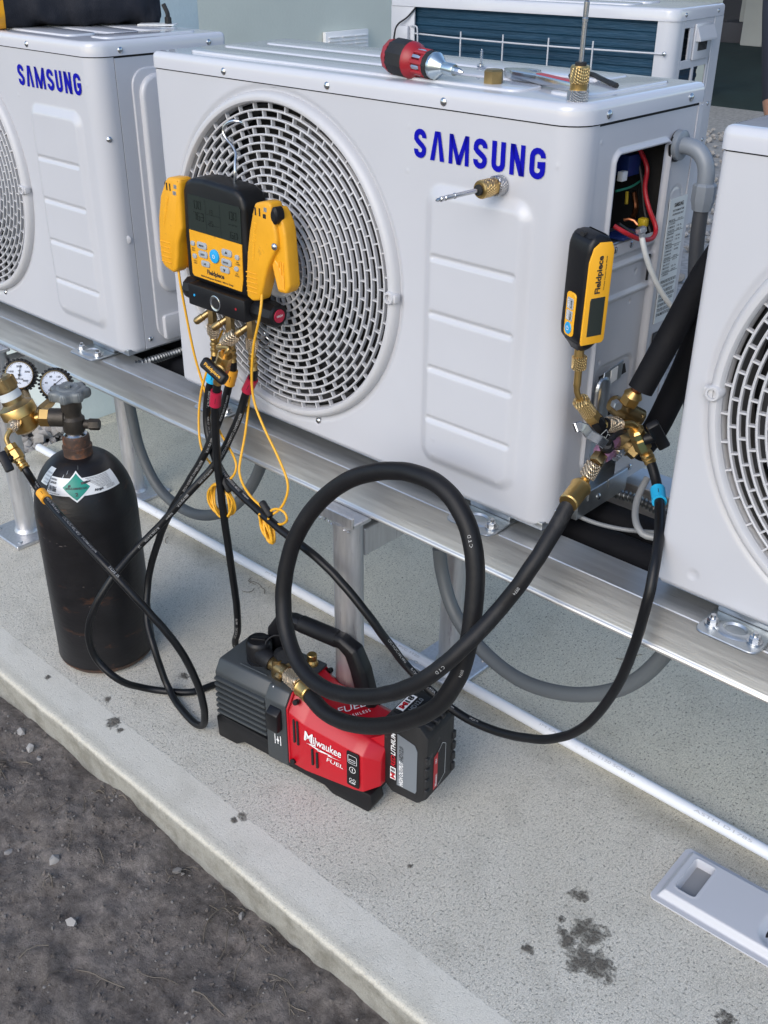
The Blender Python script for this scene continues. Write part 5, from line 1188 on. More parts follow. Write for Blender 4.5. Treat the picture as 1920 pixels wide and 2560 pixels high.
# battery hung on the end
bm = NB(); BT = [(.336, .056), (.352, .040), (.402, .040), (.419, .058), (.419, .182), (.404, .198), (.350, .200), (.336, .186)]
pprism(bm, BT, .028, .108, .004, 2)
for w in (.072, .094, .116, .138):
    for v in (.0295, .106): t = NB(); box(t, (.4185, v, w), (.006, .010, .016), None, .0015, 1); t.transform(PL); merge(bm, t)
for v in (.045, .062, .079, .096): t = NB(); box(t, (.408, v, .193), (.018, .010, .008), None, .0015, 1); t.transform(PL); merge(bm, t)
bat = obj('battery', bm, BATT, pump)
bm = NB(); t = NB(); prism(t, [(.3635, .062), (.3985, .062), (.4010, .068), (.4010, .150), (.3960, .160), (.3635, .168)], -.0275, -.0265, PM, .0003, 1); merge(bm, t); sl = obj('label', bm, SLATE, bat, 0)
vt = lambda u, w: (lambda a, b: pp(u-b, .0262, w+a))       # lettering running upwards
bm = NB(); text_on(bm, 'LITHIUM', lambda a, b: vt(.3605, .1215)(a+.2*b, b), .044, .0085, .02); text_on(bm, 'HIGH OUTPUT', lambda a, b: vt(.3755, .064)(a+.2*b, b), .050, .0078, .02); obj('label_print', bm, WHITE, bat, 0)
bm = NB(); text_on(bm, 'RED', lambda a, b: vt(.3605, .098)(a+.2*b, b), .022, .0085, .02); obj('label_print', bm, REDP, bat, 0)
bm = NB(); text_on(bm, 'HD12.0', lambda a, b: vt(.3755, .117)(a+.2*b, b), .028, .0078, .02); obj('label_print', bm, INK, bat, 0)
bm = NB(); fv = vt(.3605, .071); flat(bm, [(0, -.001), (.025, -.001), (.025, .0095), (0, .0095)], fv); wl_ = obj('label', bm, WHITE, bat, 0)
v2 = lambda u, w: (lambda a, b: pp(u-b, .0258, w+a))
bm = NB(); text_on(bm, 'M', lambda a, b: v2(.3605, .0725)(a+.12*b, b), .011, .0085, .03); obj('label_print', bm, REDP, bat, 0)
bm = NB(); text_on(bm, '18', lambda a, b: v2(.3605, .0838)(a+.12*b, b), .010, .0085, .03); obj('label_print', bm, INK, bat, 0)
# top badge of the battery
tb = lambda a, b: pp(.350+.026, .040, .201) + PV*a - PU*b + PZ*.0005
bm = NB(); t = NB(); box(t, (.366, .066, .1995), (.034, .062, .005), None, .002, 2); t.transform(PL); merge(bm, t); tp_ = obj('top_cover', bm, BLACK, bat)
tb = lambda a, b: pp(.362, .042, .2026) + PV*a - PU*b
bm = NB(); flat(bm, [(0, -.001), (.042, -.001), (.042, .0125), (0, .0125)], tb); obj('label', bm, WHITE, bat, 0)
tb2 = lambda a, b: pp(.362, .042, .2031) + PV*a - PU*b
bm = NB(); text_on(bm, 'M', lambda a, b: tb2(.004+a, .001+b), .016, .0095, .05); obj('label_print', bm, REDP, bat, 0)
bm = NB(); text_on(bm, '18', lambda a, b: tb2(.0215+a, .001+b), .017, .0095, .05); obj('label_print', bm, INK, bat, 0)
bm = NB(); text_on(bm, 'HD12.0', lambda a, b: tb2(.008+a, -.0135+b), .034, .0085, .02); obj('label_print', bm, SLATE, bat, 0)
# rating sticker on the outer face
fo_ = lambda a, b: pp(.4198, .046+a, .066+b)
bm = NB(); flat(bm, [(0, 0), (.012, .0), (.012, .072), (0, .068)], fo_); rs = obj('label', bm, REDP, bat, 0)
bm = NB(); flat(bm, [(.0122, 0), (.034, .012), (.034, .074), (.024, .082), (.0122, .072)], fo_); obj('label', bm, BLACKT, bat, 0)
bm = NB(); fo2 = lambda a, b: pp(.4202, .046+a, .066+b); rr_ = [(.0122, .0), (.034, .012), (.034, .074), (.024, .082), (.0122, .072)]; ribbon(bm, rr_, .0007, fo2)
text_on(bm, 'Milwaukee', lambda a, b: fo2(.0105-b, .004+a), .024, .0065, .02); text_on(bm, '18V', lambda a, b: fo2(.009-b, .052+a), .010, .005, .02); obj('label_print', bm, WHITE, bat, 0)
# ================================================================== MICRON GAUGE AND VALVE FITTINGS
def at3(x, y, X_): return at(x, y, 'x', X_)
mg0 = at3(1449, 872, .832); mg = thing('micron_gauge', 'black and yellow vacuum gauge standing upright beside the open unit corner', 'vacuum gauge', mg0)
mgz = 0
top_ = Vector((mg0.x+.0035, mg0.y-.004, mg0.z+.1375)); MA_ = (top_-mg0).normalized()
fx = Vector((.93, -.37, 0)); fx = (fx-MA_*fx.dot(MA_)).normalized()      # outward normal of the yellow face
sx_ = MA_.cross(fx).normalized()                                        # along the face, away from the wall corner
MGM = Matrix.Identity(4)
for i in range(3): MGM[i][0] = sx_[i]; MGM[i][1] = MA_[i]; MGM[i][2] = fx[i]; MGM[i][3] = mg0[i]
bm = NB(); HW, HD = .0175, .0215
t = NB(); prism(t, [(-.008, .0), (.008, .0), (.011, .008), (HW, .016), (HW+.001, .030), (HW, .127), (HW-.004, .138), (HW-.010, .142), (-HW+.010, .142), (-HW+.004, .138), (-HW, .127), (-HW-.001, .030), (-HW, .016), (-.011, .008)], -HD, HD, None, .007, 4)
for v in t.verts:
    k = max(0, 1-v.co.y/.018); v.co.z *= 1-.55*k; v.co.x *= 1-.1*k
t.transform(MGM); merge(bm, t); hs = obj('housing', bm, BLACK, mg, 50)
mf = lambda a, b, d=.0: MGM @ Vector((a, b, HD+d))
bm = NB(); prism(bm, [(-.0165, .018), (-.0155, .0145), (.0130, .0145), (.0160, .018), (.0165, .125), (.0125, .134), (-.003, .135), (-.011, .129), (-.0155, .113)], HD-.001, HD+.0016, MGM, .0008, 2); yf = obj('face_plate', bm, YELC, mg)
bm = NB(); prism(bm, [(-.0095, .0245), (.0110, .0245), (.0110, .071), (-.0085, .071), (-.0095, .068)], HD+.0012, HD+.0020, MGM, .0003, 1); obj('screen', bm, LCD, mg)
bm = NB(); up_t = lambda x0, y0, d: (lambda a, b: mf(x0-b, y0+a, d)); text_on(bm, 'Fieldpiece', up_t(.0045, .076, .0020), .044, .0098, .035); text_on(bm, 'Wireless Vacuum Gauge MG44', up_t(.0082, .079, .0020), .040, .0021, .015); obj('lettering', bm, INK, yf, 0)
# left flank with its keys: outward normal -sx_
ml = lambda a, b, d=.0: MGM @ Vector((-HW-.001-d, b, a))
MSM = Matrix.Identity(4)
for i in range(3): MSM[i][0] = fx[i]; MSM[i][1] = MA_[i]; MSM[i][2] = -sx_[i]; MSM[i][3] = mg0[i]
bm = NB(); prism(bm, rrect(-.009, .020, .009, .073, .005, 4), HW, HW+.0020, MSM, .0006, 1); kpl = obj('keypad', bm, YELC, mg)
for (y0, y1, s1, s2) in ((.053, .0665, 'NEXT', 'ALARM'), (.039, .0515, 'ENTER', 'MENU')):
    bm = NB(); prism(bm, rrect(-.006, y0, .006, y1, .0015, 3), HW+.0018, HW+.0030, MSM, .0004, 1); kk = obj('key', bm, GREYB, kpl)
    bm = NB(); g_ = lambda x0: (lambda a, b: MSM @ Vector((x0-b, y0+.0015+a, HW+.0033))); text_on(bm, s1, g_(-.0005), .0105, .0034, .02); obj('key_print', bm, WHITE, kpl, 0)
    bm = NB(); text_on(bm, s2, g_(.0045), .0095, .0028, .02); obj('key_print', bm, INK, kpl, 0)
bm = NB(); prism(bm, [(.0062*math.cos(2*math.pi*k/26), .0300+.0072*math.sin(2*math.pi*k/26)) for k in range(26)], HW+.0018, HW+.0032, MSM, .0004, 1); pk2 = obj('power_key', bm, BLUEB, kpl)
bm = NB(); f7 = lambda a, b: MSM @ Vector((a, .030+b, HW+.0036)); ribbon(bm, [(.0024*math.sin(t), .0024*math.cos(t)) for t in [.6+5.1*k/12 for k in range(13)]], .0007, f7); ribbon(bm, [(0, 0), (0, .0030)], .0007, f7); obj('power_symbol', bm, WHITE, pk2, 0)
bm = NB(); prism(bm, rrect(-.0035, .1375, .0035, .1425, .001, 2), HW-.009, HW-.004, MSM); obj('loop_slot', bm, DARKIN, mg)
bm = NB(); cyl(bm, mg0+MA_*.002, mg0-MA_*.010, .0060, 16); nb = obj('neck', bm, BRASS, mg)
bm = NB(); a_, b_ = at3(1449, 890, .832), at3(1447, 922, .832); lathe(bm, a_, b_, [(0, .0080), (.05, .0092), (.92, .0092), (1, .0082)], 26); obj('knurled_nut', bm, BRASSK, mg)
bm = NB(); S = [at3(1447, 918, .832), at3(1444, 950, .832), at3(1442, 975, .832), at3(1446, 992, .834), at3(1455, 1004, .836), at3(1462, 1012, .837)]; tube(bm, S, .0042, 12, .003, True, lambda f: .0046 if f < .45 else .0038); obj('tube', bm, BRASS, mg)
bm = NB(); a_, b_ = at3(1450, 1000, .836), at3(1474, 1034, .840); lathe(bm, a_, b_, [(0, .0075), (.06, .0105), (.25, .0105), (.3, .0095), (.92, .0098), (1, .009)], 26); obj('knurled_nut', bm, BRASSK, mg)
# core removal tool on the service port
ct = thing('core_removal_tool', 'mauve and black valve tool with chrome lever at the service port', 'valve tool', at3(1515, 1110, .848))
bm = NB(); hexnut(bm, at3(1472, 1032, .840), at3(1488, 1052, .842), .0108); obj('hex_collar', bm, BRASS, ct)
a_, b_ = at3(1484, 1046, .842), at3(1523, 1096, .848)
bm = NB(); lathe(bm, a_, b_, [(0, .0098), (.03, .0106), (.97, .0106), (1, .0098)], 8, True, .39); blk2 = obj('black_body', bm, BLACK, ct)
mid_ = (a_+b_)/2; dd = (b_-a_).normalized(); toc = (CAM-mid_); toc = (toc-dd*toc.dot(dd)).normalized(); sd2 = dd.cross(toc)
bm = NB(); f8 = lambda a, b: mid_ + toc*.0109 + dd*(a+.0) + sd2*(b-.004)*1; ribbon(bm, [(.0, .009), (-.001, .0), (.0035, .001)], .0009, lambda a, b: f8(a*1.6-.004, b)); ribbon(bm, [(.003, .008), (.008, .007), (.004, .002), (.009, .001)], .0009, lambda a, b: f8(a-.001, b)); obj('maker_mark', bm, STICK, blk2, 0)
bm = NB(); lathe(bm, at3(1503, 1062, .846), at3(1516, 1062, .850), [(0, .0075), (1, .0075)], 8); obj('port', bm, BRASS, ct)
bm = NB(); lathe(bm, at3(1511, 1061, .849), at3(1516, 1061, .850), [(0, .0085), (1, .0085)], 18); obj('seal', bm, RUBBER, ct)
pc = at3(1516, 1122, .850); pa, pb = at3(1534, 1094, .848), at3(1502, 1142, .852)
bm = NB(); lathe(bm, pa, pb, [(0, .011), (.15, .0132), (.85, .0132), (1, .011)], 8, True, .39); obj('mauve_body', bm, PURPLE, ct)
tow = (CAM-pc).normalized()
bm = NB(); lathe(bm, pc+tow*.010+Vector((0, 0, .002)), pc+tow*.030+Vector((0, 0, .006)), [(0, .0085), (.3, .0095), (.4, .0088), (.6, .0095), (.9, .0085), (1, .006)], 22); obj('knob', bm, BLACK, ct)
bm = NB(); S = [pc+tow*.026+Vector((.000, 0, .006)), at3(1530, 1094, .872), at3(1548, 1083, .868), at3(1562, 1078, .860)]; tube(bm, S, .0034, 8); obj('retaining_loop', bm, RUBBERM, ct)
lv = [at3(1512, 1110, .878), at3(1497, 1099, .876), at3(1470, 1083, .870), at3(1462, 1070, .866), at3(1448, 1066, .862), at3(1437, 1070, .860)]
bm = NB(); R_ = []
for i, p in enumerate(lv):
    d = (lv[min(i+1, 5)]-lv[max(i-1, 0)]).normalized(); n = d.cross(tow).normalized(); q = n.cross(d).normalized()
    R_.append([bm.verts.new(p+n*.0062*a+q*.0028*b) for a, b in ((-1, -1), (1, -1), (1, 1), (-1, 1))])
for a, b in zip(R_[:-1], R_[1:]):
    for k in range(4): bm.faces.new((a[k], a[(k+1) % 4], b[(k+1) % 4], b[k]))
bm.faces.new(R_[0][::-1]); bm.faces.new(R_[-1]); bmesh.ops.bevel(bm, geom=bm.edges[:], offset=.001, segments=1, affect='EDGES'); obj('lever', bm, CHROME, ct, 20)
bm = NB(); 
for k, (w, l) in enumerate(((.0085, .006), (.0075, .008), (.0060, .010))): cyl(bm, at3(1548, 1124+k*2, .862), at3(1548-l*900*.35-k*5, 1134+k*7, .862), w, 6)
box(bm, at3(1545, 1125, .866), (.012, .012, .006), None, .001); obj('wing_key', bm, CHROME, ct, 20)
bm = NB(); hexnut(bm, at3(1503, 1138, .852), at3(1488, 1158, .853), .0102); obj('hex_collar', bm, BRASSD, ct)
# brass service valves of the unit
sv = thing('service_valve', 'upper brass service valve with flare nut on the side of the unit', 'valve', at3(1555, 1020, .83))
bm = NB(); lathe(bm, at3(1530, 1008, .82), at3(1600, 1045, .845), [(0, .011), (.2, .014), (.5, .0125), (.62, .0125), (1, .0125)], 20); lathe(bm, at3(1556, 1035, .83), at3(1576, 1000, .838), [(0, .011), (1, .0105)], 16); obj('valve_body', bm, BRASSD, sv)
bm = NB(); hexnut(bm, at3(1584, 1036, .838), at3(1604, 1048, .848), .0125); obj('valve_cap', bm, BRASSD, sv)
bm = NB(); hexnut(bm, at3(1570, 1010, .838), at3(1583, 988, .843), .0128); lathe(bm, at3(1583, 988, .843), at3(1590, 977, .846), [(0, .013), (.5, .010), (1, .0075)], 16); obj('flare_nut', bm, BRASS, sv)
bm = NB(); hexnut(bm, at3(1536, 1008, .836), at3(1546, 1016, .846), .0065); obj('bolt', bm, GALV, sv)
bm = NB(); tube(bm, [at3(1587, 982, .845), at3(1593, 970, .848), at3(1600, 955, .85)], .0062, 12); obj('copper_pipe', bm, COPPER, sv)
sv2 = thing('service_valve', 'lower brass service valve behind the mauve tool', 'valve', at3(1560, 1110, .83))
bm = NB(); lathe(bm, at3(1530, 1085, .815), at3(1580, 1118, .845), [(0, .014), (.4, .0165), (.7, .015), (1, .015)], 20); obj('valve_body', bm, BRASSD, sv2)
bm = NB(); hexnut(bm, at3(1575, 1112, .842), at3(1598, 1132, .855), .0138); obj('valve_cap', bm, BRASSD, sv2)
bm = NB(); hexnut(bm, at3(1545, 1095, .83), at3(1570, 1075, .845), .0138); obj('flare_nut', bm, BRASSD, sv2)
# insulated lines
il = thing('insulated_line', 'thick black foam insulated pipe rising from the upper valve', 'pipe', at3(1640, 860, .86))
bm = NB(); tube(bm, [at3(1601, 975, .853), at3(1638, 908, .862), at3(1695, 805, .875), at3(1760, 690, .90), at3(1830, 590, .93)], .0168, 24, .01, True); obj('foam_sleeve', bm, FOAM, il)
il2 = thing('insulated_line', 'second black foam insulated pipe passing behind the first one, lower down', 'pipe', at3(1660, 1030, .83))
bm = NB(); tube(bm, [at(1590, 1130, 'x', .83), at(1630, 1085, 'x', .835), at(1680, 990, 'x', .85), at(1730, 880, 'x', .875), at(1770, 760, 'x', .90), at(1800, 640, 'x', .92)], .0178, 24, .01, True); obj('foam_sleeve', bm, FOAM, il2)
# ================================================================== HOSES
def frame_at(S, s):
    L_ = 0
    for a, b in zip(S[:-1], S[1:]):
        d = (b-a).length
        if L_+d >= s: return a.lerp(b, (s-L_)/d), (b-a).normalized()
        L_ += d
    return S[-1], (S[-1]-S[-2]).normalized()
def slen(S): return sum((b-a).length for a, b in zip(S[:-1], S[1:]))
def path_text(S, s0, r, hint, flip=False):
    """letters follow the hose; hint = side of the hose that carries the print"""
    L_ = slen(S)
    def fn(x, y):
        p, t = frame_at(S, max(0, min(L_, s0 + (-x if flip else x)))); h = hint(p) if callable(hint) else Vector(hint); n = (h - t*h.dot(t)).normalized(); b = t.cross(n)*(-1 if not flip else 1)
        if flip: b = t.cross(n)
        a = y/r
        return p + n*(r*1.03*math.cos(a)) + b*(-r*1.03*math.sin(a) if False else r*1.03*math.sin(a))
    return fn
toward = lambda p: (CAM - p) + Vector((0, 0, .35))
def barb(bm, a, b, r):
    lathe(bm, a, b, [(0, r*.85), (.08, r*1.0), (.2, r*.82), (.27, r*.82), (.33, r*1.08), (.45, r*1.08), (.5, r*.84), (.58, r*.84), (.63, r*1.1), (.75, r*1.1), (.8, r*.9), (1, r*1.08)], 18)
def hose(label, pts, r, bandmat=None, bands=(), texts=(), group='charging hoses', m_=None, ends=(True, True), step=.006, rf=None):
    S = spline(pts, step); n_ = len(S); S = [p + Vector((noise.noise(p*38), noise.noise(p*38+Vector((9, 0, 0))), noise.noise(p*38+Vector((0, 9, 0)))))*.0007*min(1, i/12, (n_-1-i)/12) for i, p in enumerate(S)]; t = thing('hose', label, 'hose', S[len(S)//2], group)
    bm = NB(); sweep(bm, S, r, 14, True, rf); obj('rubber_hose', bm, m_ or RUBBER, t, 60)
    for sb in bands:
        L_ = slen(S); s = sb if sb >= 0 else L_+sb; Q = [frame_at(S, s-.0135+.027*k/6)[0] for k in range(7)]; bm = NB(); sweep(bm, Q, r*1.42, 18, True); bd = obj('colour_band', bm, bandmat, t, 50)
        p, tt = frame_at(S, s); n = toward(p); n = (n-tt*n.dot(tt)).normalized(); bm = NB(); ribbon(bm, [(-.005, 0), (.005, 0)], .0008, lambda a, b: p+tt*a+n*r*1.43+tt.cross(n)*b); obj('slit', bm, DARKIN, bd, 0)
    if texts:
        bm = NB()
        for (s, s0, h, hint, flip) in texts: text_on(bm, s, path_text(S, s0, r, hint, flip), None, h, .004)
        tag(obj('printed_text', bm, PRINT, t, 0), kind='stuff')
    return t, S
DZ = Vector((0, 0, -1))
def run(words, s0, gap, h, hint=toward, flip=False):
    out = []; s = s0
    for w in words: out.append((w, s, h, hint, flip)); s += (gap+len(w)*h*.72)*(-1 if flip else 1)
    return out
# blue band: manifold left port -> service port of the unit
p0 = PB[0][0]
ptsA = [p0+DZ*.048, p0+DZ*.062] + [at(*q) for q in ((519, 995, 'y', -.050), (518, 1065, 'y', -.055), (532, 1130, 'y', -.066), (561, 1190, 'y', -.078), (612, 1245, 'y', -.088), (695, 1319, 'y', -.098), (808, 1408, 'y', -.10), (905, 1518, 'y', -.09), (975, 1612, 'y', -.07), (1010, 1657, 'y', -.055), (1076, 1727, 'y', -.045), (1157, 1791, 'y', -.04), (1273, 1838, 'y', -.04), (1388, 1846, 'y', -.04), (1470, 1810, 'y', -.045), (1551, 1700, 'y', -.05), (1600, 1570, 'y', -.052), (1628, 1460, 'y', -.045), (1646, 1350, 'y', -.005), (1650, 1270, 'y', .055), (1643, 1215, 'y', .092), (1630, 1165, 'y', .105), (1620, 1142, 'y', .110))]
W1 = ['4000 PSI (275 BAR) BURST', '800 PSI W.P.', 'Fieldpiece', 'REFRIGERANT BARRIER HOSE', 'R-12/HFO R-134A R-410A', 'CFC HCFC HFC HFO', 'SAE J2888 SAE J2196', '5223E 25']
hA, SA = hose('black hose with cyan bands running from the manifold to the unit service port', ptsA, .0068, CYAN, (.040, -.062), run(W1[1:2]+W1[:1]+W1[3:4]+['Fieldpiece'], .07, .012, .0044, flip=False)+run(['CFC HCFC HFC HFO', 'R-134A R-404A R-410A', 'Fieldpiece', 'SAE J2196'], .66, .02, .0040))
bm = NB(); lathe(bm, p0+Vector((0, 0, .003)), p0+DZ*.022, [(0, .0085), (.06, .0100), (.7, .0100), (.75, .008), (1, .006)], 24); obj('knurled_nut', bm, BRASSKP, hA)
bm = NB(); barb(bm, p0+DZ*.020, p0+DZ*.050, .0066); obj('crimp', bm, BRASS, hA)
# its ball valve end at the service port
e = [at3(1516, 1062, .850), at3(1552, 1061, .858), at3(1562, 1060, .860)]
bm = NB(); lathe(bm, e[0], e[1], [(0, .0085), (.04, .0105), (.72, .0105), (1, .0075)], 26); obj('knurled_nut', bm, BRASSKP, hA)
bm = NB(); tube(bm, [e[1], e[2], at3(1575, 1060, .863), at3(1585, 1066, .866), at3(1592, 1077, .868)], .0052, 12, .003); obj('bent_tube', bm, BRASS, hA)
va0, va1 = at3(1588, 1072, .868), at3(1612, 1128, .872); vb = SA[-1]
bm = NB(); lathe(bm, va0, va1, [(0, .0075), (.05, .0108), (.28, .0108), (.3, .0092), (.36, .0116), (.8, .0118), (.86, .009), (1, .008)], 8, True, .3); obj('ball_valve', bm, BRASS, hA, 25)
bm = NB(); barb(bm, va1-(va1-va0)*.1, vb+(SA[-2]-SA[-1])*1.2, .0078); obj('crimp', bm, BRASS, hA)
h0 = at3(1608, 1100, .878); h1, h2 = at3(1630, 1060, .893), at3(1660, 1115, .893)
bm = NB(); cyl(bm, h0, at3(1640, 1090, .890), .0075, 14); M = frame((h1+h2)/2, h2-h1, CAM-h1); box(bm, (0, 0, 0), ((h2-h1).length, .011, .0165), M, .003, 2); obj('valve_handle', bm, BLACK, hA)
# yellow band: manifold centre port -> regulator
p1 = PB[1][0]
ptsB = [p1+DZ*.048, p1+DZ*.060] + [at(*q) for q in ((572, 964, 'y', -.050), (556, 1026, 'y', -.058), (514, 1130, 'y', -.080), (463, 1219, 'y', -.10), (426, 1280, 'y', -.115), (390, 1370, 'y', -.125), (370, 1455, 'y', -.14), (368, 1550, 'y', -.165), (385, 1620, 'y', -.18), (420, 1718, 'z', .018), (455, 1775, 'z', .0082), (490, 1810, 'z', .0078), (508, 1812, 'y', -.206), (510, 1770, 'y', -.214), (490, 1700, 'y', -.225), (440, 1610, 'y', -.25), (367, 1525, 'y', -.275), (287, 1437, 'y', -.295), (210, 1355, 'y', -.30), (135, 1272, 'y', -.288), (92, 1217, 'y', -.275))] + [P(66, 1177, dep0-.05), P(60, 1166, dep0-.045)]
hB, SB = hose('black hose with orange bands looping on the slab from the manifold to the gas regulator', ptsB, .0066, ORANGE, (.030, -.075), run(W1[:2]+W1[3:4]+W1[:1], .06, .012, .0042)+run(['Fieldpiece', 'R-12/HFO R-134A R-410A', 'CFC HCFC HFC HFO', 'SAE J2888 SAE J2196', '5223E 25'], 1.50, .012, .0044, toward, True))
bm = NB(); lathe(bm, p1+Vector((0, 0, .003)), p1+DZ*.022, [(0, .0085), (.06, .0100), (.7, .0100), (.75, .008), (1, .006)], 24); obj('knurled_nut', bm, BRASSKP, hB)
bm = NB(); barb(bm, p1+DZ*.020, p1+DZ*.050, .0066); obj('crimp', bm, BRASS, hB)
bm = NB(); lathe(bm, P(41, 1050, dep0-.022), P(26, 1076, dep0-.035), [(0, .0085), (.05, .0100), (.7, .0100), (1, .007)], 24); obj('knurled_nut', bm, BRASSKP, hB)
bm = NB(); tube(bm, [P(27, 1074, dep0-.034), P(19, 1086, dep0-.038), P(16, 1096, dep0-.04), P(19, 1106, dep0-.042), P(25, 1117, dep0-.045)], .0045, 12, .003); obj('bent_tube', bm, BRASS, hB)
v0, v1 = P(24, 1113, dep0-.045), P(50, 1154, dep0-.047)
bm = NB(); lathe(bm, v0, v1, [(0, .0085), (.04, .0115), (.3, .0115), (.33, .010), (.4, .0130), (.85, .0130), (.9, .010), (1, .009)], 8, True, .2); obj('ball_valve', bm, BRASS, hB, 25)
bm = NB(); barb(bm, P(47, 1149, dep0-.047), SB[-1]+(SB[-2]-SB[-1])*1.0, .0085); obj('crimp', bm, BRASS, hB)
bm = NB(); cyl(bm, P(38, 1140, dep0-.05), P(22, 1151, dep0-.06), .006, 12); a_, b_ = P(2, 1130, dep0-.062), P(26, 1178, dep0-.062); M = frame((a_+b_)/2, b_-a_, CAM-a_); box(bm, (0, 0, 0), ((b_-a_).length, .012, .016), M, .003, 2); obj('valve_handle', bm, BLACK, hB)
# crimson bands: both ends on the right port, looping behind the pump
p2 = PB[2][0]; dT = PB[2][2]; eT = PB[2][1]
k0 = at(544, 957, 'y', -.092)
ptsC = [p2+DZ*.048, p2+DZ*.060] + [at(*q) for q in ((614, 985, 'y', -.050), (596, 1045, 'y', -.058), (562, 1120, 'y', -.070), (534, 1166, 'y', -.080), (466, 1238, 'y', -.118), (405, 1308, 'y', -.150), (339, 1375, 'y', -.19), (278, 1448, 'y', -.240), (236, 1522, 'y', -.272), (221, 1589, 'y', -.283), (240, 1646, 'y', -.278), (293, 1697, 'y', -.262), (370, 1722, 'z', .012), (482, 1730, 'z', .008), (548, 1708, 'z', .008))] + [pp(.02, .185, .009), pp(.075, .215, .03)] + [at(*q) for q in ((596, 1625, 'y', -.045), (595, 1570, 'y', -.062), (590, 1500, 'y', -.075), (574, 1390, 'y', -.085), (557, 1270, 'y', -.09), (546, 1180, 'y', -.092), (540, 1100, 'y', -.092), (537, 1040, 'y', -.092), (539, 995, 'y', -.092))] + [k0]
hC, SC_ = hose('black hose with crimson bands looping from the right manifold port round behind the pump', ptsC, .0066, CRIM, (.032, -.030), run(['REFRIGERANT CHARGING HOSE', 'Fieldpiece', '4000 PSI (275 BAR)', '800 PSI W.P.', 'Fieldpiece', 'R-134A R-410A', '25'], .085, .010, .0042)+run(W1[2:3]+W1[:1]+['Fieldpiece', 'CFC HCFC HFC', '800 PSI'], 1.20, .014, .0040))
bm = NB(); lathe(bm, p2+Vector((0, 0, .003)), p2+DZ*.022, [(0, .0085), (.06, .0100), (.7, .0100), (.75, .008), (1, .006)], 24); lathe(bm, eT-dT*.006, eT+dT*.022, [(0, .009), (.06, .0110), (.72, .0110), (1, .0075)], 26); obj('knurled_nut', bm, BRASSKP, hC)
bm = NB(); barb(bm, p2+DZ*.020, p2+DZ*.050, .0066); obj('crimp', bm, BRASS, hC)
q0, q1 = at(563, 890, 'y', -.095), at(548, 938, 'y', -.094)
bm = NB(); tube(bm, [eT+dT*.020, eT+dT*.030, at(574, 872, 'y', -.095), at(566, 884, 'y', -.096), q0], .0042, 12, .003); obj('bent_tube', bm, BRASS, hC)
bm = NB(); lathe(bm, q0+(q0-q1)*.05, q1, [(0, .0115), (.05, .0125), (.38, .0125), (.4, .0105), (.5, .0135), (.85, .0125), (1, .008)], 8, True, .2); obj('ball_valve', bm, BRASS, hC, 25)
bm = NB(); lathe(bm, q1, k0, [(0, .0075), (1, .0075)], 14); cyl(bm, at(552, 922, 'y', -.098), at(545, 926, 'y', -.118), .0095, 16); obj('crimp', bm, BRASS, hC)
a_, b_ = at(511, 905, 'y', -.125), at(561, 950, 'y', -.122); M = frame((a_+b_)/2, b_-a_, Vector((.35, -.9, .35))); bm = NB(); box(bm, (0, 0, 0), ((b_-a_).length+.006, .014, .0185), M, .005, 3); vh2 = obj('valve_handle', bm, BLACK, hC)
u_ = (b_-a_).normalized(); nn = (Vector((.35, -.9, .35))-u_*Vector((.35, -.9, .35)).dot(u_)).normalized(); sd3 = nn.cross(u_)
bm = NB(); text_on(bm, 'Fieldpiece', lambda a, b: (a_+b_)/2 + nn*.0076 + u_*(a-.017) + sd3*(b-.003), .036, .0068, .02); obj('lettering', bm, CABY, vh2, 0)
# thick vacuum hose
BIG = [(668, 1501, -.158), (700, 1537, -.168), (745, 1560, -.172), (800, 1569, -.175), (875, 1559, -.175), (945, 1525, -.168), (988, 1465, -.155), (1010, 1400, -.142), (1022, 1320, -.130), (1027, 1232, -.118), (1015, 1150, -.108), (985, 1086, -.102), (940, 1042, -.10), (885, 1021, -.10), (820, 1018, -.10), (750, 1038, -.105), (692, 1083, -.112), (646, 1145, -.125), (621, 1215, -.138), (612, 1290, -.150), (618, 1360, -.165), (640, 1425, -.182), (682, 1475, -.195), (738, 1500, -.205), (805, 1504, -.208), (875, 1488, -.205), (945, 1448, -.192), (1012, 1388, -.165), (1080, 1315, -.125), (1140, 1236, -.100), (1192, 1155, -.065), (1224, 1097, -.040), (1236, 1076, -.032)]
ptsV = [at(x*DS, y*DS, 'y', v) for x, y, v in BIG]
hV, SV = hose('thick matt black vacuum hose looped in a big ring between pump and unit', ptsV, .0128, None, (), (), 'charging hoses', RUBBERM, step=.008, rf=lambda f: .0130-.0022*max(0, min(1, (f-.62)/.3)))
hV['group'] = ''; del hV['group']
def near_s(S, p):
    L_ = 0; best = (9, 0)
    for a, b in zip(S[:-1], S[1:]):
        d = (a-p).length
        if d < best[0]: best = (d, L_)
        L_ += (b-a).length
    return best[1]
bm = NB()
for s, x, y, v, h, fl in (('C T D', 1022, 1180, -.108, .0044, False), ('0974', 1000, 1440, -.150, .0040, True), ('C T D', 970, 1435, -.185, .0044, True), ('0974', 1130, 1255, -.09, .0040, True)):
    s0 = near_s(SV, at(x*DS, y*DS, 'y', v)); text_on(bm, s, path_text(SV, s0, .0131, lambda p: (CAM-p), fl), None, h, 0)
tag(obj('printed_text', bm, PRINT, hV, 0), kind='stuff')
n0, n1, n2, n3 = at(722, 1688, 'y', -.146), at(748, 1711, 'y', -.152), at(751, 1714, 'y', -.153), at(775, 1737, 'y', -.159)
bm = NB(); lathe(bm, n0, n1, [(0, .012), (.05, .0140), (.9, .0140), (1, .012)], 30); lathe(bm, i0_, n0, [(0, .009), (1, .010)], 16); obj('knurled_nut', bm, BRASSKP, hV)
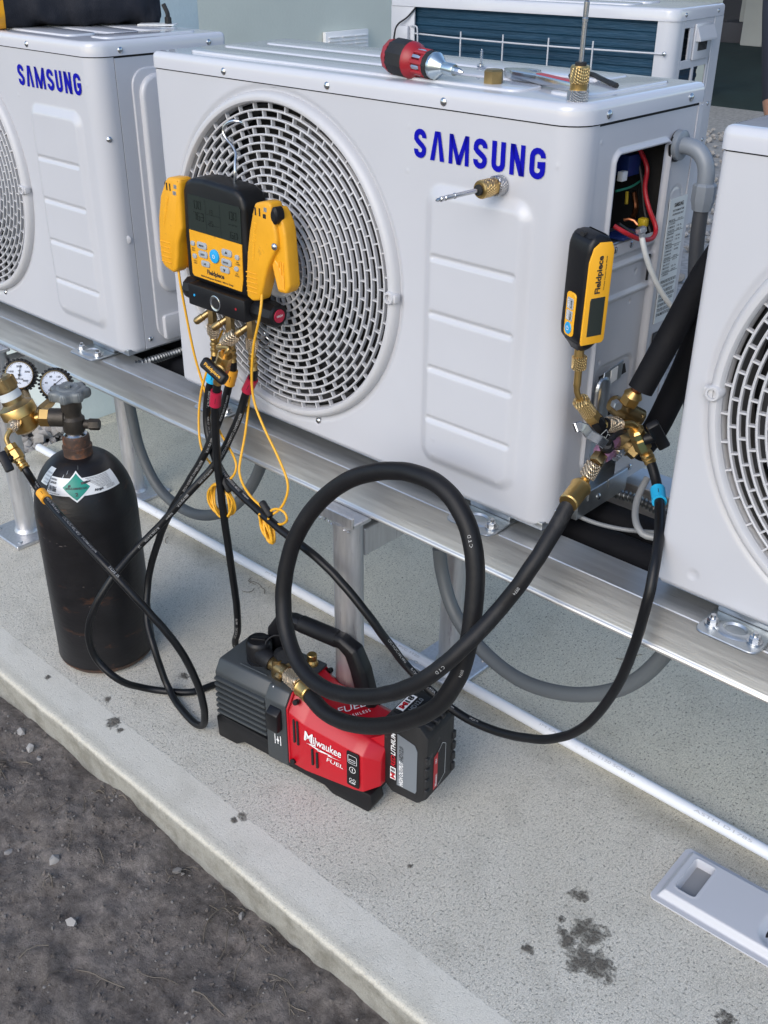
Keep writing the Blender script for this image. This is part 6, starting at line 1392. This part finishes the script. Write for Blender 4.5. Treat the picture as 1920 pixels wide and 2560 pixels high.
bm = NB(); lathe(bm, n1-(n2-n1)*.5, n3, [(0, .009), (.2, .009), (.24, .0150), (.36, .0165), (.44, .0150), (.95, .0150), (1, .0135)], 30); obj('ferrule', bm, BRASS, hV)
w0, w1, w2, w3, w4 = at3(1487, 1158, .853), at3(1466, 1194, .850), at3(1457, 1211, .846), at3(1452, 1216, .842), SV[-1]
bm = NB(); lathe(bm, w0, w1, [(0, .0088), (.05, .0104), (.95, .0104), (1, .009)], 30); obj('knurled_nut', bm, BRASSKP, hV)
bm = NB(); lathe(bm, w1+(w0-w1)*.1, w2, [(0, .0058), (1, .0066)], 18); d = (w4-w2)
lathe(bm, w2, w4+d.normalized()*.012, [(0, .008), (.05, .0124), (.16, .0144), (.26, .0130), (.96, .0130), (1, .0118)], 30); obj('ferrule', bm, BRASS, hV)
# clamp cables, each with its coil
def cable(label, pts, coil, strap, extra=None):
    S = spline(pts, .006); t = thing('clamp_cable', label, 'cable', S[len(S)//2], 'yellow clamp cables'); bm = NB(); sweep(bm, S, .0021, 8, True)
    if extra: sweep(bm, spline(extra, .006), .0021, 8, True)
    obj('cable', bm, CABY, t, 60); bm = NB(); sweep(bm, spline(coil, .005), .0021, 8, True); obj('cable_coil', bm, CABY, t, 60)
    bm = NB(); M = frame(strap[0], strap[1], CAM-strap[0]); box(bm, (0, 0, 0), (strap[2], strap[3], .012), M, .004, 2); obj('strap', bm, RUBBERM, t)
cc = at(554, 1251, 'y', -.080); coil = []
for k in range(64):
    a = math.pi*.45+2*math.pi*k/12; r = .0268+.0022*math.sin(k*.9)+.0014*(k//12 % 3); coil.append(cc + Vector((r*.98*math.cos(a), .005*math.sin(k*.7)-.003+.0012*(k//12), r*1.08*math.sin(a))))
cable('yellow cable hanging from the left clamp to a round coil', [at(*q) for q in ((444, 655, 'y', -.052), (448, 690, 'y', -.055), (463, 775, 'y', -.050), (486, 887, 'y', -.045), (506, 956, 'y', -.042), (528, 1030, 'y', -.045), (550, 1080, 'y', -.055), (579, 1130, 'y', -.065), (591, 1163, 'y', -.072), (586, 1185, 'y', -.076), (570, 1203, 'y', -.080))], coil, (at(566, 1212, 'y', -.082), Vector((.6, 0, -.8)), .028, .020),
      [at(*q) for q in ((556, 826, 'y', -.030), (532, 887, 'y', -.036), (503, 979, 'y', -.045), (497, 1064, 'y', -.055), (505, 1125, 'y', -.065), (532, 1165, 'y', -.072), (560, 1196, 'y', -.078), (572, 1210, 'y', -.080))])
cc2 = at(668, 1320, 'y', -.095); ax1 = (at(682, 1352, 'y', -.095)-at(655, 1285, 'y', -.095)).normalized(); ax2 = Vector((ax1.z, 0, -ax1.x)); coil = []
for k in range(56):
    a = math.pi+2*math.pi*k/10; r1 = .024+.003*math.sin(k*1.3); r2 = .0085+.0028*math.sin(k*.8+1); coil.append(cc2 + ax1*r1*math.cos(a) + ax2*r2*math.sin(a) + Vector((0, .004*math.sin(k*.9), 0)))
coil += [at(*q) for q in ((672, 1285, 'y', -.10), (690, 1272, 'y', -.10), (711, 1281, 'y', -.10), (718, 1298, 'y', -.10), (706, 1310, 'y', -.098), (688, 1310, 'y', -.096))]
cable('yellow cable hanging from the right clamp to a narrow bundled coil', [at(*q) for q in ((657, 690, 'y', -.052), (653, 765, 'y', -.075), (645, 812, 'y', -.078), (635, 858, 'y', -.076), (630, 912, 'y', -.074), (630, 967, 'y', -.074), (637, 1010, 'y', -.075), (663, 1076, 'y', -.08), (698, 1149, 'y', -.085), (720, 1211, 'y', -.09), (713, 1251, 'y', -.094), (695, 1277, 'y', -.097), (670, 1291, 'y', -.099))], coil, (at(666, 1273, 'y', -.100), Vector((.75, 0, -.65)), .030, .017),
      [at(*q) for q in ((626, 940, 'y', -.036), (624, 985, 'y', -.040), (613, 1084, 'y', -.055), (601, 1150, 'y', -.07), (598, 1177, 'y', -.076), (606, 1208, 'y', -.083), (626, 1240, 'y', -.09), (654, 1267, 'y', -.097), (668, 1283, 'y', -.099))])
# wire bundle left on the grille
bm = NB(); pts = [at(*q) for q in ((630, 812, 'y', -.018), (650, 818, 'y', -.02), (664, 838, 'y', -.02), (650, 850, 'y', -.02), (632, 834, 'y', -.02), (640, 850, 'y', -.022), (662, 864, 'y', -.02), (674, 852, 'y', -.02), (662, 840, 'y', -.022), (650, 852, 'y', -.022), (640, 842, 'y', -.02), (655, 862, 'y', -.02), (672, 868, 'y', -.02), (660, 872, 'y', -.02), (640, 862, 'y', -.02))]
tube(bm, pts, .0010, 6, .003); tag(obj('wire_twist', bm, CHROME, None, 60), 'small tangle of thin steel wire stuck in the fan grille under the manifold', 'wire')
# grey conduits drooping under the stand
bm = NB(); S = [at(*q) for q in ((318, 980, 'y', .13), (332, 1050, 'y', .13), (352, 1130, 'y', .13), (400, 1225, 'y', .13), (480, 1283, 'y', .13), (560, 1280, 'y', .13), (615, 1235, 'y', .13), (650, 1170, 'y', .13), (668, 1100, 'y', .13))]
t = thing('conduit', 'grey flexible conduit drooping under the stand behind the yellow coil', 'conduit', S[4], 'grey conduits under the stand'); tube(bm, S, .0118, 16, .01); obj('tube', bm, GREYTUBE, t, 60)
bm = NB(); S = [at(*q) for q in ((1098, 1370, 'y', .17), (1105, 1430, 'y', .17), (1135, 1530, 'y', .16), (1200, 1620, 'y', .14), (1300, 1700, 'y', .12), (1420, 1735, 'y', .11), (1520, 1730, 'y', .11), (1600, 1695, 'y', .11), (1665, 1630, 'y', .12), (1705, 1560, 'y', .13))]
t = thing('conduit', 'grey flexible conduit drooping under the stand at right, crossed by the cyan-banded hose', 'conduit', S[4], 'grey conduits under the stand'); tube(bm, S, .0122, 16, .01); obj('tube', bm, GREYTUBE, t, 60)
# thick black tubes filling the gap on the stand between and behind the units
for (y, z, r, lb) in ((.105, .492, .026, 'black foam insulated line lying nearest along the stand under the units'), (.165, .497, .026, 'black foam insulated line lying farther back along the stand under the units')):
    t = thing('black_tube', lb, 'pipe', (.3, y, z)); bm = NB(); tube(bm, [Vector((-1.9, y, z)), Vector((-.6, y+.01, z)), Vector((.3, y-.006, z)), Vector((.9, y+.006, z)), Vector((2.2, y, z))], r, 20, .04); obj('foam_sleeve', bm, FOAM, t, 60)
def armour(label, pts):
    S = spline(pts, .0012); t = thing('metal_conduit', label, 'conduit', S[len(S)//2], 'armoured metal conduits'); bm = NB(); sweep(bm, S, .007, 12, True, lambda f: .0068+.0017*math.sin(f*len(S)*.0012/.0062*2*math.pi)); obj('armour', bm, ARMOUR, t, 60)
armour('armoured metal conduit in the dark gap beside the main unit base', [at(*q) for q in ((1500, 1210, 'z', .525), (1540, 1232, 'z', .53), (1590, 1248, 'z', .53), (1640, 1272, 'z', .525), (1700, 1310, 'z', .52))])
armour('armoured metal conduit in the dark gap between left and main units', [at(*q) for q in ((340, 912, 'z', .525), (370, 903, 'z', .53), (420, 888, 'z', .53), (470, 872, 'z', .53))])
t = thing('drain_tube', 'milky drain tube curling down out of the gap beside the cyan band', 'tube', at(1590, 1280, 'y', .12)); bm = NB(); tube(bm, [at(*q) for q in ((1618, 1195, 'y', .15), (1598, 1235, 'y', .13), (1588, 1275, 'y', .11), (1592, 1312, 'y', .09), (1608, 1336, 'y', .085), (1640, 1345, 'y', .09))], .0048, 12); obj('tube', bm, CLEAR, t, 60)
t = thing('drain_tube', 'thin milky tube lying across the dark gap under the thick hose end', 'tube', at(1530, 1320, 'z', .53)); bm = NB(); tube(bm, [at(*q) for q in ((1440, 1288, 'z', .535), (1490, 1308, 'z', .528), (1560, 1324, 'z', .525), (1650, 1332, 'z', .525))], .0032, 10); obj('tube', bm, CLEAR, t, 60)
# control cable in the wiring compartment
t = thing('control_cable', 'white cable with foil end hanging out of the open wiring compartment', 'cable', at3(1640, 700, .82)); S = [at(*q) for q in ((1602, 574, 'x', .806), (1607, 605, 'x', .812), (1618, 650, 'x', .818), (1640, 705, 'x', .826), (1672, 757, 'x', .836), (1705, 790, 'x', .846), (1745, 805, 'x', .858), (1790, 812, 'x', .87))]
bm = NB(); tube(bm, S, .0036, 12, .005); obj('jacket', bm, WCABLE, t, 60)
bm = NB(); lathe(bm, at(1600, 566, 'x', .806), at(1606, 592, 'x', .811), [(0, .004), (.2, .0075), (.6, .007), (.7, .0045), (1, .004)], 7); obj('foil_wrap', bm, FOIL, t, 0)
# grey elbow fitting and its conduit
ey, ez = .2265, 1.0235
t = thing('conduit_elbow', 'grey plastic conduit elbow entering the side of the main unit', 'conduit fitting', (UW+.03, ey, ez))
bm = NB(); lathe(bm, (UW, ey, ez), (UW+.010, ey, ez), [(0, .0178), (.15, .0185), (.9, .0185), (1, .017)], 36); obj('flange', bm, GREYPVC, t)
bm = NB(); lathe(bm, (UW+.0002, ey, ez-.0015), (UW+.003, ey, ez-.0015), [(0, .0195), (1, .0195)], 36); obj('gasket', bm, RUBBER, t)
S = [Vector((UW+.006, ey, ez)), Vector((UW+.018, ey, ez)), Vector((UW+.032, ey, ez-.004)), Vector((UW+.043, ey, ez-.016)), Vector((UW+.047, ey, ez-.030)), Vector((UW+.0475, ey, ez-.045))]
bm = NB(); tube(bm, S, .0105, 24, .003); obj('elbow', bm, GREYPVC, t)
bm = NB(); q = S[-1]; lathe(bm, q+Vector((0, 0, .004)), q+Vector((0, 0, -.030)), [(0, .0125), (.08, .0150), (.65, .0150), (.8, .0135), (1, .012)], 8, True, .2); obj('lock_nut', bm, GREYPVC, t, 25)
t = thing('conduit', 'dark grey conduit dropping from the grey elbow behind the right unit', 'conduit', q); bm = NB(); tube(bm, [q+Vector((0, 0, -.026)), q+Vector((0, 0, -.06)), q+Vector((.004, .005, -.13)), q+Vector((.015, .012, -.25)), q+Vector((.03, .02, -.40))], .0095, 18, .01); obj('tube', bm, DARKTUBE, t, 60)
# ================================================================== TOOLS ON THE LID
LZ = .548+ULT; LP = LZ+.0028
t = thing('stubby_screwdriver', 'stubby ratchet screwdriver with red and black grip lying on the main unit lid', 'screwdriver', at(1030, 160, 'z', LP))
a = at(975, 137, 'z', LP+.0225); b = at(1145, 178, 'z', LP+.0135); d = (b-a).normalized(); Ls = (b-a).length
def on(f): return a + (b-a)*f
bm = NB(); lathe(bm, on(0), on(.10), [(0, .017), (.3, .0205), (1, .0222)], 10); obj('end_cap', bm, REDD, t); bm = NB(); lathe(bm, on(.34), on(.44), [(0, .0228), (.5, .0215), (1, .016)], 20); lathe(bm, on(.54), on(.60), [(0, .0145), (.5, .0155), (1, .0165)], 24)
u_, w_, _ = basis(b-a)
for k in range(7):
    an = 2*math.pi*k/7+.3; c = on(.48)+(u_*math.cos(an)+w_*math.sin(an))*.0150; box(bm, (0, 0, 0), (.030, .0055, .0042), Matrix.Translation(c) @ frame((0, 0, 0), d, u_*(-math.sin(an))+w_*math.cos(an)), .001, 1)
obj('bit_cage', bm, REDD, t)
bm = NB(); lathe(bm, on(.09), on(.345), [(0, .0215), (.1, .0228), (.9, .0232), (1, .0225)], 10, True, .3); obj('black_grip', bm, BLACKT, t, 25); bm = NB(); lathe(bm, on(.595), on(.665), [(0, .0165), (.1, .0172), (.9, .0172), (1, .0165)], 12); obj('collar_ring', bm, BLACKT, t, 25)
bm = NB()
for k in range(7):
    an = 2*math.pi*k/7+.3+.45; c = on(.47)+(u_*math.cos(an)+w_*math.sin(an))*.0125; lathe(bm, c-d*.010, c+d*.012, [(0, .0036), (.7, .0036), (1, .0015)], 6)
lathe(bm, on(.40), on(.58), [(0, .009), (1, .009)], 12); obj('spare_bit', bm, CHROME, t)
bm = NB(); lathe(bm, on(.66), on(.955), [(0, .0162), (.12, .0162), (.38, .0090), (.48, .0068), (.55, .0076), (.95, .0074), (1, .0068)], 26); obj('chuck', bm, mat('zinc_plate', (.60, .68, .70), .28, 1), t)
bm = NB(); lathe(bm, on(.95), on(1.07), [(0, .0042), (.6, .0042), (.75, .0034), (1, .0010)], 8); obj('driver_bit', bm, CHROME, t)
# lone screw on its head
c = at(1202, 168, 'z', LP); t = thing('loose_screw', 'small self-tapping screw standing on its head on the lid', 'screw', c)
bm = NB(); lathe(bm, c, c+Vector((0, 0, .004)), [(0, .0052), (.4, .0058), (.5, .0045), (1, .0045)], 12); obj('head', bm, CHROME, t)
bm = NB(); S = [c+Vector((0, 0, .004)), c+Vector((.0004, 0, .023))]; SS = [S[0].lerp(S[1], k/60) for k in range(61)]; sweep(bm, SS, .002, 10, True, lambda f: (.0016+.0007*math.sin(f*60*.9))*(1 if f < .85 else max(.2, (1-f)/.15))); obj('thread', bm, CHROME, t, 60)
# flare nut
c = at(1233, 214, 'z', LZ); t = thing('flare_nut', 'loose brass flare nut sitting on the lid between screw and wrench', 'nut', c)
bm = NB(); hexnut(bm, c, c+Vector((0, 0, .019)), .0125, .5); obj('nut_body', bm, BRASSD, t, 25)
# adjustable wrench lying flat
w0 = at(1276, 180, 'z', LP+.005); w1 = at(1452, 222, 'z', LP+.005); U_ = (w1-w0).normalized(); Ul = (w1-w0).length; V_ = Vector((0, 0, 1)).cross(U_)
WM = Matrix.Identity(4)
for i in range(3): WM[i][0] = U_[i]; WM[i][1] = V_[i]; WM[i][2] = (0, 0, 1)[i]; WM[i][3] = w0[i]
t = thing('adjustable_wrench', 'steel adjustable wrench with a red band lying on the lid', 'wrench', w0)
bm = NB(); prism(bm, [(.0, -.010), (.030, -.016), (.052, -.012), (.075, -.0075), (Ul+.004, -.0085), (Ul+.010, 0), (Ul+.004, .0085), (.075, .0075), (.055, .013), (.040, .020), (.034, .020), (.030, .010), (.006, .008)], -.005, .006, WM, .0018, 2); obj('wrench_body', bm, CHROME, t)
bm = NB(); prism(bm, [(.002, .012), (.030, .014), (.034, .023), (.030, .028), (.004, .024)], -.004, .005, WM, .0014, 2); obj('jaw', bm, CHROME, t)
bm = NB(); lathe(bm, WM @ Vector((.036, .010, .001)), WM @ Vector((.052, .008, .001)), [(0, .005)]+[(.1+.1*k, .0062 if k % 2 else .005) for k in range(9)]+[(1, .005)], 16); obj('adjusting_screw', bm, STEELK, t)
bm = NB(); prism(bm, rrect(.070, -.0055, Ul-.008, .0055, .004, 4), .0058, .0066, WM, .0003, 1); obj('red_band', bm, REDP, t)
# hex key
t = thing('hex_key', 'black bent hex key lying behind the upright brass tool', 'hex key', at(1490, 185, 'z', LP)); bm = NB()
S = [at(1425, 190, 'z', LP+.003), at(1455, 186, 'z', LP+.003), at(1470, 184, 'z', LP+.003), at(1482, 186, 'z', LP+.003), at(1500, 195, 'z', LP+.003), at(1542, 214, 'z', LP+.003)]; tube(bm, S, .0030, 6, .004); obj('key_bar', bm, BLACKT, t, 20)
# core tools
def core_tool(label, c, ax, L_, cat='valve core tool'):
    ax = Vector(ax).normalized(); t = thing('core_tool', label, cat, c, 'brass valve core tools')
    bm = NB(); lathe(bm, c, c+ax*.012, [(0, .0112), (.08, .0122), (.92, .0122), (1, .0112)], 30); obj('steel_knob', bm, STEELK, t)
    bm = NB(); lathe(bm, c+ax*.012, c+ax*.020, [(0, .0098), (.7, .0098), (1, .0104)], 26); lathe(bm, c+ax*.0355, c+ax*.0375, [(0, .0108), (1, .0095)], 26); obj('brass_collar', bm, BRASS, t)
    bm = NB(); lathe(bm, c+ax*.019, c+ax*.036, [(0, .0104), (.05, .0110), (.95, .0110), (1, .0105)], 30); obj('knurled_sleeve', bm, BRASSK, t)
    bm = NB(); cyl(bm, c+ax*.030, c+ax*.041, .0065, 16); obj('bore', bm, DARKIN, t)
    bm = NB(); lathe(bm, c+ax*.036, c+ax*L_, [(0, .0028), (.56, .0028), (.57, .0034), (.60, .0034), (.61, .0028), (.70, .0030), (.80, .0030), (.81, .0022), (.84, .0030), (.90, .0030), (.91, .002), (.97, .0022), (1, .001)], 14); obj('rod', bm, CHROME, t)
core_tool('brass and steel valve core tool standing upright on the front corner of the lid', at(1443, 252, 'z', LZ), (.02, -.01, 1), .118)
cb = at(1252, 462, 'y', -.001); tip = at(1090, 501, 'x', cb.x-.010)
core_tool('brass and steel valve core tool stuck sideways to the front panel under the lettering', cb, tip-cb, (tip-cb).length)
# ================================================================== BAG ON THE LEFT UNIT
A_, B_ = Vector((-.438, .006, LZ)), Vector((-.316, .264, LZ)); ax = (B_-A_).normalized(); pr_ = Vector((-ax.y, ax.x, 0))
bag = thing('tool_bag', 'dark navy fabric bag with yellow end trim lying on the left unit', 'bag', (A_+B_)/2)
def bag_ring(f, k):
    n = 40; out = []
    c = A_+(B_-A_)*f + pr_*.085; end = max(0, (f-.80)/.20); sag = .004*math.sin(f*9)
    for q in range(n):
        a = 2*math.pi*q/n; ca, sa = math.cos(a), math.sin(a); ex = .55
        x = .088*(abs(ca)**ex)*(1 if ca > 0 else -1); z = .085*(abs(sa)**ex)*(1 if sa > 0 else -1) + .086
        s = 1-.30*end**2; x *= s; z = .004+(z-.004)*(1-.12*end**2)
        wr = .007*noise.noise(Vector((f*7, q*.30, 2))) + .003*noise.noise(Vector((f*22, q*.5, 8))) + (.012*noise.noise(Vector((f*26, q*.25, 5))))*end
        p = c + pr_*(x+wr+sag) + Vector((0, 0, max(.002, z+wr))); out.append(p)
    return out
bm = NB(); R_ = [[bm.verts.new(p) for p in bag_ring(k/44, 0)] for k in range(45)]
for a, b in zip(R_[:-1], R_[1:]):
    for k in range(40): bm.faces.new((a[k], a[(k+1) % 40], b[(k+1) % 40], b[k]))
bm.faces.new(R_[0][::-1]); bm.faces.new(R_[-1]); obj('bag_body', bm, NAVY, bag, 60)
bm = NB(); R0 = bag_ring(0, 0); R1 = bag_ring(-.02, 0); cz_ = sum(R0, Vector())/40
sc = lambda p, k: cz_+(p-cz_)*k
RR = [[bm.verts.new(sc(p, 1.01)-ax*.0) for p in R0], [bm.verts.new(sc(p, 1.02)-ax*.012) for p in R0], [bm.verts.new(sc(p, .98)-ax*.022) for p in R0]]
for v in bm.verts: v.co.z = max(LZ+.001, v.co.z)
for a, b in zip(RR[:-1], RR[1:]):
    for k in range(40): bm.faces.new((a[k], b[k], b[(k+1) % 40], a[(k+1) % 40]))
bm.faces.new(RR[-1]); obj('yellow_trim', bm, YEL, bag, 60)
bm = NB(); e0 = at(408, 10, 'y', .26); tube(bm, [e0, e0+Vector((.006, .004, -.018)), e0+Vector((-.002, .006, -.034)), e0+Vector((.012, .004, -.044))], .0042, 8, .004); box(bm, e0+Vector((.004, .005, -.030)), (.012, .010, .018), None, .003); tube(bm, [e0+Vector((-.010, .004, -.052)), e0+Vector((.005, .004, -.055)), e0+Vector((.016, .006, -.054))], .003, 6, .004); obj('strap_buckle', bm, BLACKT, bag)
bm = NB(); prism(bm, rrect(-.035, -.02, .035, .02, .003, 2), 0, .002, Matrix.Translation(at(395, 62, 'z', LP+.001)) @ Matrix.Rotation(.7, 4, 'Z')); tag(obj('paper_slip', bm, STICKW, None), 'white paper slip lying beside the bag end on the left unit', 'paper')
# ================================================================== SERVICE COVER ON THE SLAB
t = thing('service_cover', 'pale plastic service cover lying on the slab at lower right', 'panel', (1.14, .085, 0))
CM = Matrix.Translation(Vector((1.020, .020, 0))) @ Matrix.Rotation(.035, 4, 'Z')
def cover():
    bm = NB(); nx, ny = 150, 84; LX, LY = .27, .126; V = []
    for i in range(nx+1):
        row = []
        for j in range(ny+1):
            x, y = LX*i/nx, LY*j/ny; d = rr_d(x, y, .0, LX, 0, LY, .010)
            z = .0028 + .0125*sstep(.004, .013, -d-.004)
            r = rr_d(x, y, .026, .0575, .030, .102, .006); z -= .0135*(1-sstep(-.0045, .0005, r)) - .0008*(1-sstep(0, .0025, abs(r-.001)))
            r2 = rr_d(x, y, .150, .30, .018, .092, .030); z -= .010*(1-sstep(-.016, .002, r2))
            row.append(bm.verts.new((x, y, z)))
        V.append(row)
    for i in range(nx):
        for j in range(ny): 
            x, y = LX*(i+.5)/nx, LY*(j+.5)/ny
            if rr_d(x, y, .0, LX, 0, LY, .010) < 0: bm.faces.new((V[i][j], V[i+1][j], V[i+1][j+1], V[i][j+1]))
    for v in [v for v in bm.verts if not v.link_faces]: bm.verts.remove(v)
    ed = [e for e in bm.edges if e.is_boundary]; r = bmesh.ops.extrude_edge_only(bm, edges=ed)
    for v in [g for g in r['geom'] if isinstance(g, bmesh.types.BMVert)]: v.co.z = .0003
    bmesh.ops.recalc_face_normals(bm, faces=bm.faces[:]); bm.transform(CM); return bm
obj('cover_shell', cover(), PAINT, t, 50)
bm = NB(); prism(bm, rrect(.152, .040, .168, .070, .007, 4), .0062, .0066, CM); obj('dark_opening', bm, DARKIN, t)
bm = NB(); prism(bm, rrect(.0295, .0335, .054, .0985, .003, 3), .0018, .0030, CM); obj('handle_recess', bm, mat('recess_grey', (.25, .255, .265), .5), t)
# ================================================================== PERSON AT THE RIGHT EDGE
def person():
    o = Vector((.292, 2.125, 0)); f = math.radians(-130)
    t = thing('person', 'person in dark clothes standing behind the units, cut off by the right edge', 'person', o)
    J = {'pel': (0, 0, .95), 'wai': (0, 0, 1.08), 'che': (0, .01, 1.30), 'nek': (0, 0, 1.47), 'hd0': (0, .015, 1.55), 'hd1': (0, .03, 1.64), 'hd2': (0, .015, 1.72)}
    E_ = [('pel', 'wai'), ('wai', 'che'), ('che', 'nek'), ('nek', 'hd0'), ('hd0', 'hd1'), ('hd1', 'hd2')]; Rd = {'pel': .15, 'wai': .135, 'che': .15, 'nek': .06, 'hd0': .075, 'hd1': .092, 'hd2': .06}
    for s, n in ((-1, 'l'), (1, 'r')):
        J.update({n+'hip': (s*.09, 0, .88), n+'kne': (s*.11, .02, .49), n+'ank': (s*.12, -.01, .10), n+'toe': (s*.13, .14, .045), n+'sho': (s*.17, 0, 1.40), n+'elb': (s*.25, -.02, 1.13), n+'wri': (s*.27, .08, .90), n+'pal': (s*.27, .11, .84), n+'fin': (s*.265, .13, .77)})
        E_ += [('pel', n+'hip'), (n+'hip', n+'kne'), (n+'kne', n+'ank'), (n+'ank', n+'toe'), ('che', n+'sho'), (n+'sho', n+'elb'), (n+'elb', n+'wri'), (n+'wri', n+'pal'), (n+'pal', n+'fin')]
        Rd.update({n+'hip': .095, n+'kne': .068, n+'ank': .052, n+'toe': .042, n+'sho': .070, n+'elb': .052, n+'wri': .036, n+'pal': .036, n+'fin': .018})
    names = list(J); me = bpy.data.meshes.new('body'); me.from_pydata([J[n] for n in names], [(names.index(a), names.index(b)) for a, b in E_], [])
    b = bpy.data.objects.new('body', me); COL.objects.link(b); b.modifiers.new('s', 'SKIN'); 
    for i, n in enumerate(names): sv_ = me.skin_vertices[0].data[i]; sv_.radius = (Rd[n], Rd[n]*(.72 if n in ('pel', 'wai', 'che') else 1)); sv_.use_root = n == 'pel'
    b.modifiers.new('u', 'SUBSURF').levels = 2; b.modifiers['u'].render_levels = 2
    dg = bpy.context.evaluated_depsgraph_get(); em = bpy.data.meshes.new_from_object(b.evaluated_get(dg)); bpy.data.objects.remove(b)
    em.name = 'body'
    for mm in (mat('skin', (.36, .20, .14), .5), mat('navy_work_shirt', (.016, .020, .034), .85, 0, .3, 120, .2, 8), CLOTH, BLACKT): em.materials.append(mm)
    for p in em.polygons:
        c = p.center; arm = abs(c.x) > .2 and c.z < 1.25
        p.material_index = 0 if c.z > 1.49 or (arm and c.z < .86 and c.y > .03) else 1 if (c.z > .98 or arm) else 3 if c.z < .12 else 2
    em.shade_smooth(); bd = put('body', em, t); R_ = Matrix.Rotation(f, 4, 'Z'); bd.matrix_local = R_
    def add(name, bm, m_): x = put(name, mesh_of(name, bm, m_), t); x.matrix_local = R_
    bm = NB(); bmesh.ops.create_uvsphere(bm, u_segments=20, v_segments=12, radius=.1, matrix=Matrix.Translation((0, .012, 1.665)) @ Matrix.Diagonal((.95, 1.08, 1.0, 1)))
    bmesh.ops.delete(bm, geom=[v for v in bm.verts if v.co.z < 1.63 or (v.co.y > .06 and v.co.z < 1.70)], context='VERTS'); add('hair', bm, RUBBERM)
    for s in (-1, 1):
        bm = NB(); bmesh.ops.create_uvsphere(bm, u_segments=10, v_segments=8, radius=.011, matrix=Matrix.Translation((s*.033, .104, 1.645))); add('eye', bm, STICKW)
        bm = NB(); bmesh.ops.create_uvsphere(bm, u_segments=10, v_segments=8, radius=.02, matrix=Matrix.Translation((s*.088, .02, 1.63)) @ Matrix.Diagonal((.4, .8, 1.3, 1))); add('ear', bm, bpy.data.materials['skin'])
    bm = NB(); tube(bm, [Vector((0, .108, 1.65)), Vector((0, .125, 1.62)), Vector((0, .108, 1.605))], .011, 8, .01); add('nose', bm, bpy.data.materials['skin'])
person()
